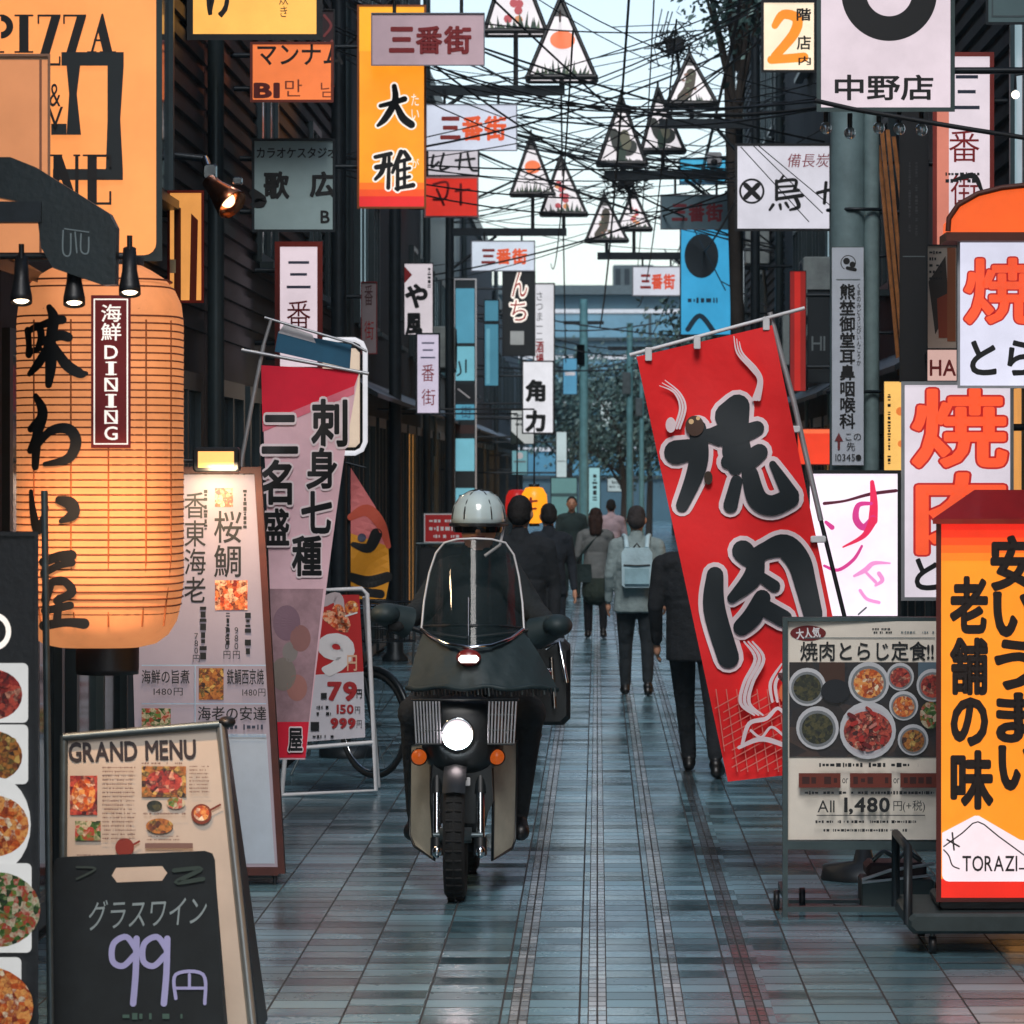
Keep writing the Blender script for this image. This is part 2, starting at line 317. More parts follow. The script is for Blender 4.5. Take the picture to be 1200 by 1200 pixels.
# ------------------------------------------------------------------ ground
def paving():
    m = bpy.data.materials.new('wet_paving'); m.use_nodes = True; n = m.node_tree.nodes; l = m.node_tree.links; b = n['Principled BSDF']
    tc = n.new('ShaderNodeTexCoord'); sp = n.new('ShaderNodeSeparateXYZ'); l.new(tc.outputs['Object'], sp.inputs[0])
    def M(op, a, b_=None, c=None):
        q = n.new('ShaderNodeMath'); q.operation = op
        for i, v in enumerate((a, b_, c)):
            if v is None: continue
            if isinstance(v, (int, float)): q.inputs[i].default_value = v
            else: l.new(v, q.inputs[i])
        return q.outputs[0]
    X, Y = sp.outputs[0], sp.outputs[1]
    bands = jm = None                                   # mosaic strips along the street
    for c in (-0.275, 0.0, 0.275, 0.56):
        dd = M('ABSOLUTE', M('SUBTRACT', X, c)); t = M('LESS_THAN', dd, 0.034)
        jj = M('MAXIMUM', M('LESS_THAN', dd, 0.0035), M('LESS_THAN', M('ABSOLUTE', M('SUBTRACT', dd, 0.034)), 0.004))
        bands = t if bands is None else M('MAXIMUM', bands, t); jm = jj if jm is None else M('MAXIMUM', jm, jj)
    darkb = M('LESS_THAN', M('ABSOLUTE', M('SUBTRACT', X, 0.56)), 0.034)
    cols_ = M('DIVIDE', M('ADD', X, 20.1375), 0.275); ci = M('FLOOR', cols_); cf = M('FRACT', cols_)
    rowo = n.new('ShaderNodeTexWhiteNoise'); rowo.noise_dimensions = '1D'; l.new(ci, rowo.inputs['W'])
    rows = M('ADD', M('DIVIDE', Y, 0.20), M('MULTIPLY', rowo.outputs['Value'], M('GREATER_THAN', M('ABSOLUTE', X), 0.62))); ri = M('FLOOR', rows); rf = M('FRACT', rows)
    cv = n.new('ShaderNodeCombineXYZ'); l.new(ci, cv.inputs[0]); l.new(ri, cv.inputs[1])
    wn = n.new('ShaderNodeTexWhiteNoise'); wn.noise_dimensions = '2D'; l.new(cv.outputs[0], wn.inputs['Vector'])
    # mosaic cells
    my_ = M('FRACT', M('DIVIDE', Y, 0.12))
    def edge(f, w_): return M('LESS_THAN', M('SUBTRACT', 0.5, M('ABSOLUTE', M('SUBTRACT', f, 0.5))), w_)
    jt_tile = M('MAXIMUM', edge(cf, 0.014), edge(rf, 0.035)); jt_mos = M('MAXIMUM', jm, edge(my_, 0.06))
    mosn = n.new('ShaderNodeTexWhiteNoise'); mosn.noise_dimensions = '2D'; cm = n.new('ShaderNodeCombineXYZ')
    l.new(M('FLOOR', M('DIVIDE', X, 0.034)), cm.inputs[0]); l.new(M('FLOOR', M('DIVIDE', Y, 0.12)), cm.inputs[1]); l.new(cm.outputs[0], mosn.inputs['Vector'])
    joint = M('ADD', M('MULTIPLY', jt_tile, M('SUBTRACT', 1.0, bands)), M('MULTIPLY', jt_mos, bands))
    nz = n.new('ShaderNodeTexNoise'); nz.inputs['Scale'].default_value = 1.1; nz.inputs['Detail'].default_value = 8; nz.inputs['Roughness'].default_value = 0.7; l.new(tc.outputs['Object'], nz.inputs['Vector'])
    nf = n.new('ShaderNodeTexNoise'); nf.inputs['Scale'].default_value = 45; nf.inputs['Detail'].default_value = 5; l.new(tc.outputs['Object'], nf.inputs['Vector'])
    rn = n.new('ShaderNodeTexWhiteNoise'); rn.noise_dimensions = '1D'; l.new(M('FLOOR', M('DIVIDE', Y, 0.20)), rn.inputs['W'])
    val = M('ADD', M('ADD', M('MULTIPLY', wn.outputs['Value'], 0.2), M('MULTIPLY', rn.outputs['Value'], 0.42)), M('MULTIPLY', nz.outputs['Fac'], 0.5))
    ramp = n.new('ShaderNodeValToRGB'); e = ramp.color_ramp.elements
    e[0].position = 0.12; e[0].color = (0.010, 0.030, 0.042, 1); e[1].position = 0.95; e[1].color = (0.20, 0.40, 0.49, 1)
    l.new(val, ramp.inputs[0])
    mramp = n.new('ShaderNodeValToRGB'); e = mramp.color_ramp.elements
    e[0].position = 0.1; e[0].color = (0.10, 0.14, 0.16, 1); e[1].position = 0.85; e[1].color = (0.46, 0.52, 0.56, 1)
    l.new(M('ADD', M('MULTIPLY', mosn.outputs['Value'], 0.5), M('MULTIPLY', nz.outputs['Fac'], 0.5)), mramp.inputs[0])
    def mix(f, a, c, bt='MIX'):
        q = n.new('ShaderNodeMix'); q.data_type = 'RGBA'; q.blend_type = bt; l.new(f, q.inputs['Factor'])
        l.new(a, q.inputs['A'])
        if isinstance(c, tuple): q.inputs['B'].default_value = c
        else: l.new(c, q.inputs['B'])
        return q.outputs['Result']
    vo = n.new('ShaderNodeTexVoronoi'); vo.inputs['Scale'].default_value = 5.0; l.new(tc.outputs['Object'], vo.inputs['Vector']); gum = M('MULTIPLY', M('LESS_THAN', vo.outputs['Distance'], 0.075), 0.55)
    st = n.new('ShaderNodeTexNoise'); st.inputs['Scale'].default_value = 0.55; st.inputs['Detail'].default_value = 7; st.inputs['Distortion'].default_value = 1.2; l.new(tc.outputs['Object'], st.inputs['Vector']); stain = M('MULTIPLY', M('GREATER_THAN', st.outputs['Fac'], 0.56), 0.35)
    c1 = mix(bands, ramp.outputs[0], mramp.outputs[0]); c1 = mix(M('MULTIPLY', darkb, 0.85), c1, (0.022, 0.034, 0.04, 1)); c1 = mix(stain, c1, (0.02, 0.035, 0.042, 1)); c1 = mix(gum, c1, (0.03, 0.04, 0.045, 1)); c2 = mix(joint, c1, (0.006, 0.009, 0.012, 1)); l.new(c2, b.inputs['Base Color'])
    rr = n.new('ShaderNodeMapRange'); rr.inputs[1].default_value = 0.25; rr.inputs[2].default_value = 0.75; rr.inputs[3].default_value = 0.08; rr.inputs[4].default_value = 0.36
    l.new(M('ADD', M('MULTIPLY', nz.outputs['Fac'], 0.65), M('MULTIPLY', wn.outputs['Value'], 0.35)), rr.inputs[0]); l.new(M('MAXIMUM', rr.outputs[0], M('MULTIPLY', joint, 0.8)), b.inputs['Roughness'])
    # height: joints, each tile a little tilted, fine grain
    tilt = M('MULTIPLY', M('MULTIPLY', M('SUBTRACT', M('ADD', M('MULTIPLY', wn.outputs['Value'], 0.5), M('MULTIPLY', rn.outputs['Value'], 0.5)), 0.5), rf), 2.6)
    hgt = M('ADD', M('ADD', M('MULTIPLY', joint, -0.55), tilt), M('ADD', M('MULTIPLY', nf.outputs['Fac'], 0.22), M('MULTIPLY', nz.outputs['Fac'], 0.5)))
    bp = n.new('ShaderNodeBump'); bp.inputs['Strength'].default_value = 0.6; bp.inputs['Distance'].default_value = 0.010; l.new(hgt, bp.inputs['Height']); l.new(bp.outputs[0], b.inputs['Normal'])
    b.inputs['Specular IOR Level'].default_value = 0.95
    return m
g = MB(); g.add([(-80, -20, 0), (80, -20, 0), (80, 600, 0), (-80, 600, 0)], [(0, 1, 2, 3)], paving())
struct(g.build('ground'))

# ------------------------------------------------------------------ buildings along both sides
WALLS = {'black': mat('black_cladding', (26, 30, 35), 0.6, scale=3, var=0.4, bump=0.2), 'slate': mat('slate_render', (44, 56, 62), 0.8, scale=2, var=0.4, bump=0.3),
         'teal': mat('teal_panels', (62, 98, 108), 0.45, scale=2, var=0.25, bump=0.1), 'brown': mat('brown_boards', (48, 34, 30), 0.7, scale=4, var=0.4, bump=0.3), 'grey': mat('grey_concrete', (88, 102, 106), 0.85, scale=2, var=0.3, bump=0.3)}
GLASS = mat('window_glass', (26, 44, 54), 0.08, scale=1, var=0.3, spec=0.8); LITGLASS = em((175, 205, 215), 0.5); WARMGLASS = em((240, 165, 85), 0.7)
FRAMEM = mat('window_frame', (58, 70, 74), 0.4, 0.5); SHUT = mat('steel_shutter', (70, 80, 84), 0.5, 0.4, var=0.3)
def building(side, y0, y1, h, label, wall, floors=3, slats=False, seed=1, lit=0.2, awn=True):
    X = 2.3 * side; rnd = random.Random(seed); root = thing('shop_building', label, 'building', (X, (y0 + y1) / 2, 0))
    wm = WALLS[wall]; mb = MB(); xo = X + 7 * side; a, b = sorted((X, xo)); y0 += 0.01; y1 -= 0.01; mb.box((a, y0, 0.002), (b, y1, h), wm); mb.build('wall', root)
    mb = MB(); a, b = sorted((X - 0.07 * side, X + 7.1 * side)); mb.box((a, y0, h), (b, y1, h + 0.25), DARKSTEEL); mb.build('roof', root)
    if slats:
        mb = MB(); a, b = sorted((X, X - 0.03 * side)); z = 2.7
        while z < h - 0.1: mb.box((a, y0 + 0.1, z), (b, y1 - 0.1, z + 0.07), wm); z += 0.13
        mb.build('siding', root)
    # ground floor openings and upper windows
    y = y0 + 0.5
    while y < y1 - 1.6:
        wd = rnd.uniform(1.3, 2.2); wd = min(wd, y1 - 0.3 - y)
        fr = MB(); a, b = sorted((X, X - 0.05 * side)); fr.box((a, y, 0.05), (b, y + wd, 0.15), FRAMEM); fr.box((a, y, 2.35), (b, y + wd, 2.45), FRAMEM); fr.box((a, y, 0.15), (b, y + 0.08, 2.35), FRAMEM); fr.box((a, y + wd - 0.08, 0.15), (b, y + wd, 2.35), FRAMEM); fr.box((a, y + wd / 2 - 0.03, 0.15), (b, y + wd / 2 + 0.03, 2.35), FRAMEM)
        f = fr.build('shop_front', root); pn = MB(); a, b = sorted((X - 0.004 * side, X - 0.016 * side)); pn.box((a, y + 0.08, 0.15), (b, y + wd - 0.08, 2.35), WARMGLASS if rnd.random() < lit else GLASS); pn.build('pane', f, root)
        y += wd + rnd.uniform(0.25, 0.6)
    for fl in range(1, floors):
        z = 0.4 + fl * 2.9; y = y0 + 0.7
        if z + 1.5 > h: break
        while y < y1 - 1.4:
            wd = rnd.uniform(0.9, 1.5)
            if rnd.random() < 0.75:
                fr = MB(); a, b = sorted((X, X - 0.06 * side)); t = 0.06
                for q in ((y, z, y + wd, z + t), (y, z + 1.3, y + wd, z + 1.3 + t), (y, z + t, y + t, z + 1.3), (y + wd - t, z + t, y + wd, z + 1.3), (y + wd / 2 - 0.02, z + t, y + wd / 2 + 0.02, z + 1.3)): fr.box((a, q[0], q[1]), (b, q[2], q[3]), FRAMEM)
                a2, b2 = sorted((X - 0.05 * side, X - 0.14 * side)); fr.box((a2, y - 0.05, z - 0.05), (b2, y + wd + 0.05, z - 0.004), FRAMEM)
                f = fr.build('window', root); pn = MB(); a, b = sorted((X - 0.004 * side, X - 0.036 * side)); pn.box((a, y + t, z + t), (b, y + wd - t, z + 1.3), LITGLASS if rnd.random() < lit else GLASS); pn.build('pane', f, root)
            y += wd + rnd.uniform(0.5, 1.1)
    mb = MB(); yy = y1 - 0.25; mb.tube([(X - 0.09 * side, yy, 0.01), (X - 0.09 * side, yy, h)], 0.05, FRAMEM, 8); mb.build('drainpipe', root)
    if awn: mb = MB(); a, b = sorted((X - 0.002 * side, X - 0.34 * side)); mb.prism([(X, y0 + 0.3, 2.72), (X - 0.34 * side, y0 + 0.3, 2.56), (X - 0.34 * side, y0 + 0.3, 2.6), (X, y0 + 0.3, 2.8)], (0, y1 - y0 - 0.9, 0), DARKSTEEL); mb.build('awning', root)
    return root
building(-1, 5, 14.2, 9.5, 'grey rendered shop building nearest on the left behind the big paper lantern', 'grey', seed=2)
building(-1, 14.2, 22.5, 9.5, 'black clad shop building on the left behind the tall white menu board', 'black', slats=True, seed=3, awn=False, lit=0)
building(-1, 22.5, 34, 10, 'dark shop building with horizontal siding behind the karaoke sign', 'black', slats=True, seed=4, lit=0, awn=False)
building(-1, 34, 50, 10, 'slate rendered building behind the orange hanging sign on the left', 'slate', seed=5, lit=0.1)
building(-1, 50, 64, 7.0, 'teal panelled building past the left hand street lamps', 'teal', seed=6, lit=0.5)
building(-1, 64, 84, 6.4, 'low slate building beyond the teal panelled building', 'slate', seed=7, lit=0.4)
building(-1, 84, 112, 5.6, 'farthest grey concrete building on the left side of the street', 'grey', seed=8)
building(1, 5, 14.6, 9.5, 'black clad shop building nearest on the right, mostly out of frame', 'black', seed=9)
building(1, 14.6, 25, 9.5, 'slate shop building on the right behind the yakiniku signs', 'slate', slats=True, seed=10)
building(1, 25, 34, 10, 'dark building on the right behind the utility pole', 'black', seed=11, lit=0.1)
building(1, 34, 47, 10, 'slate building on the right behind the white bird sign', 'slate', seed=12, lit=0.1)
building(1, 47, 63, 11, 'tall slate building on the right above the blue banner sign', 'slate', slats=True, seed=13)
building(1, 63, 84, 6.0, 'low teal panelled building on the right beyond the tall slate one', 'teal', seed=14, lit=0.4)
building(1, 84, 112, 5.4, 'farthest brown boarded building on the right side of the street', 'brown', seed=15)
# the block closing the street
root = thing('office_building', 'wide glass fronted office building with blue bands closing the street', 'building', (0, 146, 0))
mb = MB(); mb.box((-26, 146, 0.002), (30, 158, 8.6), mat('far_panels', (58, 92, 106), 0.5, scale=0.4, var=0.4)); mb.build('wall', root)
mb = MB(); mb.box((-26.4, 145.6, 8.6), (30.4, 158.4, 8.95), STEEL); mb.build('roof', root)
BLUEG = mat('blue_glass', (86, 140, 165), 0.12, scale=0.5, var=0.3, spec=0.9)
for k in range(4):
    f = MB(); z = 1.6 + k * 1.75; f.box((-25.5, 145.86, z), (29.5, 145.99, z + 0.12), FRAMEM); f.box((-25.5, 145.86, z + 1.05), (29.5, 145.99, z + 1.2), WHITEP)
    for i in range(23): x = -25.5 + i * 2.5; f.box((x - 0.05, 145.87, z + 0.121), (x + 0.05, 145.985, z + 1.049), FRAMEM)
    fo = f.build('window_band', root); pn = MB(); pn.box((-25.4, 145.94, z + 0.13), (29.4, 145.98, z + 1.04), BLUEG); pn.build('pane', fo, root)
# overcast far hall roof (plain block) beside it
root = thing('rooftop_plant', 'small boxy plant room on the roof of the far office building', 'rooftop unit', (1.5, 150, 8.95))
mb = MB(); mb.bbox((0.6, 149, 8.955), (2.2, 151, 9.9), STEEL, 0.05); mb.build('housing', root)
mb = MB(); [mb.box((0.7 + 0.35 * k, 148.94, 9.1), (0.9 + 0.35 * k, 148.998, 9.75), DARKSTEEL) for k in range(4)]; mb.build('louvre', root)

# ------------------------------------------------------------------ air conditioners on the walls
def aircon(side, y, z, label):
    x = 2.29 * side; r = thing('air_conditioner', label, 'air conditioner', (x, y, z), 'air conditioners on the walls'); a, b = sorted((x - 0.05 * side, x - 0.36 * side)); AC = mat('aircon_beige', (150, 160, 160), 0.5, var=0.35)
    mb = MB(); mb.bbox((a, y, z), (b, y + 0.8, z + 0.56), AC, 0.015); mb.build('housing', r)
    mb = MB(); c = Vector((x - 0.366 * side, y + 0.34, z + 0.28)); [mb.torus(c, q, 0.006, DARKSTEEL, (1, 0, 0), 24, 5) for q in (.05, .1, .15, .2, .235)]; [mb.tube([c, c + Vector((0, math.cos(k * .785) * .235, math.sin(k * .785) * .235))], 0.005, DARKSTEEL, 5) for k in range(8)]; mb.build('fan_grille', r)
    mb = MB(); [mb.box((min(x, x - .36 * side), y + q, z - 0.05), (max(x, x - .36 * side), y + q + 0.03, z - 0.004), STEEL) for q in (.1, .65)]; mb.box((min(x - .01 * side, x - .04 * side), y + .1, z - .049), (max(x - .01 * side, x - .04 * side), y + .68, z - .02), STEEL); mb.build('bracket', r); mb = MB(); mb.tube([(x - .1 * side, y + .85, z + .1), (x - .06 * side, y + .9, z - .3), (x - .06 * side, y + .9, z - 1.2)], 0.022, mat('hose_cream', (170, 165, 150), .7), 8); mb.build('hose', r)
for q in ((-1, 52, 3.3, 'air conditioner on the teal panelled building'), (1, 36, 3.35, 'air conditioner on the right wall under the white bird sign'), (1, 40, 3.0, 'air conditioner on the right wall left of the red strip sign'), (1, 50, 4.6, 'air conditioner high on the tall slate building at the right')): aircon(*q)

# ------------------------------------------------------------------ trees
LEAF = [mat('leaf_dark', (50, 76, 74), 0.6, var=0.4), mat('leaf_mid', (76, 108, 104), 0.6, var=0.4), mat('leaf_pale', (116, 146, 142), 0.6, var=0.4)]
BARK = mat('bark', (52, 46, 42), 0.9, var=0.4, bump=0.5)
def tree(x, y, h, rad, label, seed, n=1400, leaf=0.14, base=0.0, lo=0.32):
    rnd = random.Random(seed); root = thing('street_tree', label, 'tree', (x, y, base)); tr = MB(); tips = []
    top = Vector((x + rnd.uniform(-.2, .2), y, base + h * max(0.62, lo + 0.1))); tr.tube([(x, y, base), (x + 0.04, y, base + h * 0.3), top], [0.11, 0.085, 0.05], BARK, 8)
    for k in range(9):
        a = 2 * math.pi * k / 9 + rnd.random(); z = base + h * rnd.uniform(lo, max(lo + .12, 0.6)); p0 = Vector((x, y, z)); e = p0 + Vector((math.cos(a) * rad * rnd.uniform(.5, .95), math.sin(a) * rad * rnd.uniform(.5, .95), h * rnd.uniform(0.12, 0.36)))
        mid = (p0 + e) / 2 + Vector((0, 0, 0.1)); tr.tube([p0, mid, e], [0.04, 0.025, 0.01], BARK, 5); tips += [e, mid, (mid + e) / 2]
        for j in range(2):
            q = mid + Vector((rnd.uniform(-1, 1), rnd.uniform(-1, 1), rnd.uniform(0.1, 1))) * rad * 0.4; tr.tube([mid, q], [0.015, 0.006], BARK, 4); tips.append(q)
    tips += [top + Vector((0, 0, h * 0.25)), top + Vector((rnd.uniform(-.3, .3), 0, h * 0.33))]; tr.build('trunk', root)
    cr = MB()
    for k in range(n):
        c = rnd.choice(tips); p = c + Vector((rnd.gauss(0, 1), rnd.gauss(0, 1), rnd.gauss(0, 0.8))) * rad * 0.24; d = Vector((rnd.gauss(0, 1), rnd.gauss(0, 1), rnd.gauss(0, 1))).normalized(); u = d.orthogonal().normalized() * leaf * rnd.uniform(.5, 1.1); w_ = d.cross(u) * 0.55
        cr.add([p - u, p + w_, p + u, p - w_], [(0, 1, 2, 3)], LEAF[rnd.choice((0, 0, 1, 1, 2))])
    cr.build('crown', root)
tree(0.6, 88, 4.6, 1.5, 'bushy dark street tree standing in the middle distance left of the red banner', 1, 4500, 0.07)
tree(-0.9, 118, 5.4, 1.9, 'pale green tree in front of the far office building, left of centre', 2, 5000, 0.11)
tree(1.5, 112, 5.2, 1.7, 'dark tree in front of the far office building, behind the red banner', 3, 5000, 0.10)
tree(1.75, 66, 5.8, 1.0, 'slim tree at the kerb beside the low teal building on the right', 5, 4000, 0.065)
tree(1.5, 41, 8.0, 0.8, 'tall leafy tree with a speckled crown above the white bird sign', 4, 3200, 0.055, lo=0.68)
# ------------------------------------------------------------------ hanging and standing signs
def sign(name, label, cat, Y, rect, face, draw, depth=0.16, fr=3, frm=None, group=None, yaw=0.0, arm=None, curved=0, round_=0, pole=None):
    """a box sign: housing with a raised rim, a face with its print, arms back to the wall"""
    x0, y0, x1, y1 = rect; frm = frm or BLACK; S = flat(Y, yaw, (x0 + x1) / 2)
    c = S((x0 + x1) / 2, y1 + fr); root = thing(name, label, cat, (c.x, c.y + depth / 2, c.z), group)
    def V(u, v, d): return S(u, v, -d)
    hb = MB(); o = [(x0 - fr, y0 - fr), (x1 + fr, y0 - fr), (x1 + fr, y1 + fr), (x0 - fr, y1 + fr)]; i_ = [(x0, y0), (x1, y0), (x1, y1), (x0, y1)]
    vs = [V(*p, -0.012) for p in o] + [V(*p, -0.012) for p in i_] + [V(*p, 0.004) for p in i_] + [V(*p, depth) for p in o]
    fs = [(k, (k + 1) % 4, 4 + (k + 1) % 4, 4 + k) for k in range(4)] + [(4 + k, 4 + (k + 1) % 4, 8 + (k + 1) % 4, 8 + k) for k in range(4)] + [((k + 1) % 4, k, 12 + k, 12 + (k + 1) % 4) for k in range(4)] + [(12, 15, 14, 13), (8, 9, 10, 11)]
    hb.add(vs, fs, frm); hb.build('housing', root)
    fb = MB(); d = Draw(fb, S, curved); d.l = 0.0005
    if round_: d.rrect(x0, y0, x1, y1, round_, face, 0.0005)
    else: d.rect(x0 + 0.2, y0 + 0.2, x1 - 0.2, y1 - 0.2, face, 0.0005)
    d.l = 0.002; draw(d); fb.build('face', root)
    if arm:
        sx = arm; e = x0 - fr if sx < 0 else x1 + fr
        for t in (0.2, 0.8):
            p = V(e, y0 + (y1 - y0) * t, depth / 2); q = Vector((2.29 * sx, p.y, p.z))
            if (q.x - p.x) * sx > 0.01: ab = MB(); ab.tube([p, q], 0.018, DARKSTEEL, 6); ab.build('bracket', root)
    return root
BK, GY = INK, pr((110, 122, 126), 'ink'); RD = pr((165, 30, 34), 'ink'); ORD = em((215, 75, 40), 0.75); WH = pr((225, 222, 225)); NAVY = pr((48, 56, 76), 'ink')
WHO = em((245, 235, 225), 0.9)

# pizza sign: letters with thick and thin strokes and flat serifs
def pizza(d):
    def I(x, y0, y1, w=11, c=BK): d.rect(x - w / 2, y0, x + w / 2, y1, c); d.rect(x - w, y0, x + w, y0 + 2.2, c); d.rect(x - w, y1 - 2.2, x + w, y1, c)
    I(-6, 17, 62); d.ring(1, 31, 6.5, 14.5, BK, a0=-90, a1=90, q=0.98)
    I(28, 17, 62)
    for x in (44, 74):
        d.rect(x, 17, x + 27, 19.5, BK); d.rect(x, 17, x + 2, 28, BK); d.poly([(x + 16, 19.4), (x + 27, 19.4), (x + 11, 74), (x, 74)], BK); d.rect(x, 74, x + 27, 77, BK); d.rect(x + 25, 66, x + 27, 77, BK)
    d.poly([(121, 16), (132, 62), (121, 62), (114, 33)], BK); d.poly([(121, 16), (109, 62), (106, 62), (119, 16)], BK); d.rect(110, 46, 126, 48.5, BK); d.rect(102, 60, 113, 62.5, BK); d.rect(117, 60, 136, 62.5, BK)
    D = pr((30, 40, 44), 'ink')
    d.rect(72, 61, 145, 77, D); d.poly([(78, 77), (94, 77), (90, 110), (95, 158), (78, 158), (81, 110)], D); d.rect(60, 145, 78, 158, D)
    d.poly([(126, 77), (145, 77), (141, 140), (144, 198), (124, 198), (126, 140)], D); d.rect(62, 198, 144, 211, D)
    I(66, 181, 240, 7); d.poly([(62, 181), (72, 181), (92, 240), (82, 240)], BK); I(90, 181, 240, 4); I(108, 181, 240); d.rect(108, 181, 130, 184, BK); d.rect(128, 181, 130.5, 196, BK); d.rect(108, 208, 124, 210.5, BK); d.rect(108, 237, 130, 240, BK); d.rect(128, 224, 130.5, 240, BK)
    d.text('&', (58, 98, 71, 125), BK); d.text('W', (40, 125, 74, 150), BK)
sign('pizza_sign', 'big rounded orange lit sign reading PIZZA above the paper lantern', 'sign', 13.9, (-34, -40, 183, 299), em((246, 152, 84), 0.92), pizza, 0.3, 7, mat('dark_green_frame', (46, 60, 62), 0.4, 0.3), arm=-1, round_=14)
sign('light_box', 'small warm lit box sign covering the left part of the pizza sign', 'sign', 12.9, (-40, 66, 56, 296), em((228, 150, 100), 0.62), lambda d: (d.rect(-40, 66, 56, 70, pr((190, 150, 120))), d.rect(46, 70, 49, 296, pr((150, 96, 70)))), 0.3, 3, mat('tan_frame', (150, 110, 86), 0.5), arm=-1)

# black sign arm with three spotlights
root = thing('spotlight_bracket', 'black pointed sign bracket carrying three lit spotlights over the paper lantern', 'spotlight bracket', P(80, 335, 12.4))
mb = MB(); mb.prism([P(x, y, 12.5) for x, y in [(-40, 184), (12, 184), (42, 196), (128, 250), (136, 266), (135, 333), (120, 334), (62, 314), (48, 290), (42, 240), (-40, 224)]], (0, 0.09, 0), mat('black_teal_paint', (26, 38, 42), 0.35, var=0.25, bump=0.1)); pl = mb.build('plate', root)
mb = MB(); d = Draw(mb, flat(12.5)); SC = pr((120, 134, 138))
d.stroke([(74, 270), (74, 296), (82, 298), (83, 274)], 1.6, SC); d.stroke([(88, 272), (90, 296)], 1.6, SC); d.stroke([(95, 274), (95, 294), (103, 296), (104, 278)], 1.6, SC); d.stroke([(76, 268), (104, 272)], 1.3, SC); mb.build('lettering', pl, root)
mb = MB(); mb.box(P(-40, 262, 12.55), P(48, 236, 12.48) + Vector((0, 0, 0)), DARKSTEEL); mb.tube([P(0, 300, 12.6), P(155, 300, 12.6)], 0.012, BLACK, 8); mb.build('rail', root)
def spot_light(parent, rt, c, dirv, rad, power):
    d_ = Vector(dirv).normalized(); b = MB(); b.lathe(c, [(0.001, -0.11), (rad * .6, -0.11), (rad * .7, -0.03), (rad, 0.03), (rad, 0.05), (rad * .88, 0.05), (rad * .8, 0.02)], BLACK, d_, 18); b.tube([c - d_ * 0.06, c - d_ * 0.06 + Vector((0, 0, 0.09))], 0.009, BLACK, 6); h = b.build('spotlight', parent, rt)
    b = MB(); b.lathe(c, [(rad * .87, 0.035), (rad * .6, 0.045), (0.001, 0.05)], em((255, 226, 190), 6.0), d_, 18); b.build('lens', h, rt)
    ld = bpy.data.lights.new('spotlight_beam', 'SPOT'); ld.energy = power; ld.color = (1, 0.62, 0.36); ld.spot_size = R(95); ld.spot_blend = 0.6; ld.shadow_soft_size = 0.03
    lo = bpy.data.objects.new('spotlight_beam', ld); col.objects.link(lo); lo.parent = parent; lo.location = c + d_ * 0.07 - Vector(rt['_o']); lo.rotation_euler = Vector((0, -0.3, 0.9)).to_track_quat('Z', 'Y').to_euler()
for x, y in ((25, 338), (87, 340), (152, 328)): spot_light(root, root, P(x, y, 12.55), (0.04, -0.30, -0.85), 0.036, 34)

# the big paper lantern
LY, LX, LR = 13.35, 118.0, 97.0
def lant_depth(u):
    t = max(-0.9999, min(0.9999, (u - LX) / LR)); return LY + 0.28 - 0.28 * (1 - abs(t) ** 3.0) ** (1 / 3.0)
LXc = LX + (CX - LX) * -0.28 / LY
SL = lambda u, v, l=0.0: Vector(((u - CX) * LY / F, lant_depth(LX + (u - LXc) * 0.995) - l, H - (v - CY) * LY / F))
root = thing('paper_lantern', 'huge orange paper lantern with black brush lettering hanging on the left', 'lantern', P(LX, 790, LY + 0.28))
mb = MB(); k = LY / F; R0 = LR * k; prof = [(0.50, 306), (0.62, 312), (0.78, 322), (0.90, 336), (0.975, 352), (1.0, 372)] + [(1.0 + 0.005 * (q % 2), 372 + (q + 1) * 4.3) for q in range(73)] + [(0.995, 690), (0.97, 712), (0.92, 732), (0.82, 748), (0.68, 758), (0.5, 762)]
mb.lathe(P(LX, CY, LY + 0.28) - Vector((0, 0, H)) , [(R0 * r, H - (v - CY) * k) for r, v in prof[::-1]], mat('lantern_paper', (240, 150, 92), 0.7, em=0.48, emc=(246, 156, 98), emk=0.8, var=0.22, scale=5), n=48, sq=3.0, sy=0.28 / R0); shade = mb.build('paper_shade', root)
mb = MB(); RIB = pr((120, 58, 30))
for i in range(50):
    v = 330 + i * 8.6; r = 1.0 if 372 < v < 690 else (0.86 + (v - 330) / 42 * 0.14 if v < 372 else max(0.6, (1 - ((v - 690) / 72) ** 2.2 * 0.5)))
    if v > 756: break
    pts = []
    for q in range(40):
        a = 2 * math.pi * q / 40; ca, sa = math.cos(a), math.sin(a); pts.append(P(LX, v, LY + 0.28) + Vector((math.copysign(abs(ca) ** (2 / 3), ca) * R0 * r, math.copysign(abs(sa) ** (2 / 3), sa) * 0.28 * r, 0)))
    mb.tube(pts, 0.0036, RIB, 4, closed=True)
for u in (38, 83, 127, 170, 196): mb.tube([SL(u, v, 0.001) for v in range(374, 694, 40)] + [SL(u + (LX - u) * 0.1, 735, -0.02)], 0.0034, pr((172, 92, 44)), 5)  # brown tubes model the shadow lines of the frame inside
mb.build('rib_and_shadow_line', shade, root)
mb = MB(); d = Draw(mb, SL, 7)
def z1(pts): return [(p[0] / 3.75, 280 + p[1] / 3.75) + ((p[2] / 3.75,) if len(p) > 2 else ()) for p in pts]
def z2(pts): return [(p[0] / 3.75, 560 + p[1] / 3.75) + ((p[2] / 3.75,) if len(p) > 2 else ()) for p in pts]
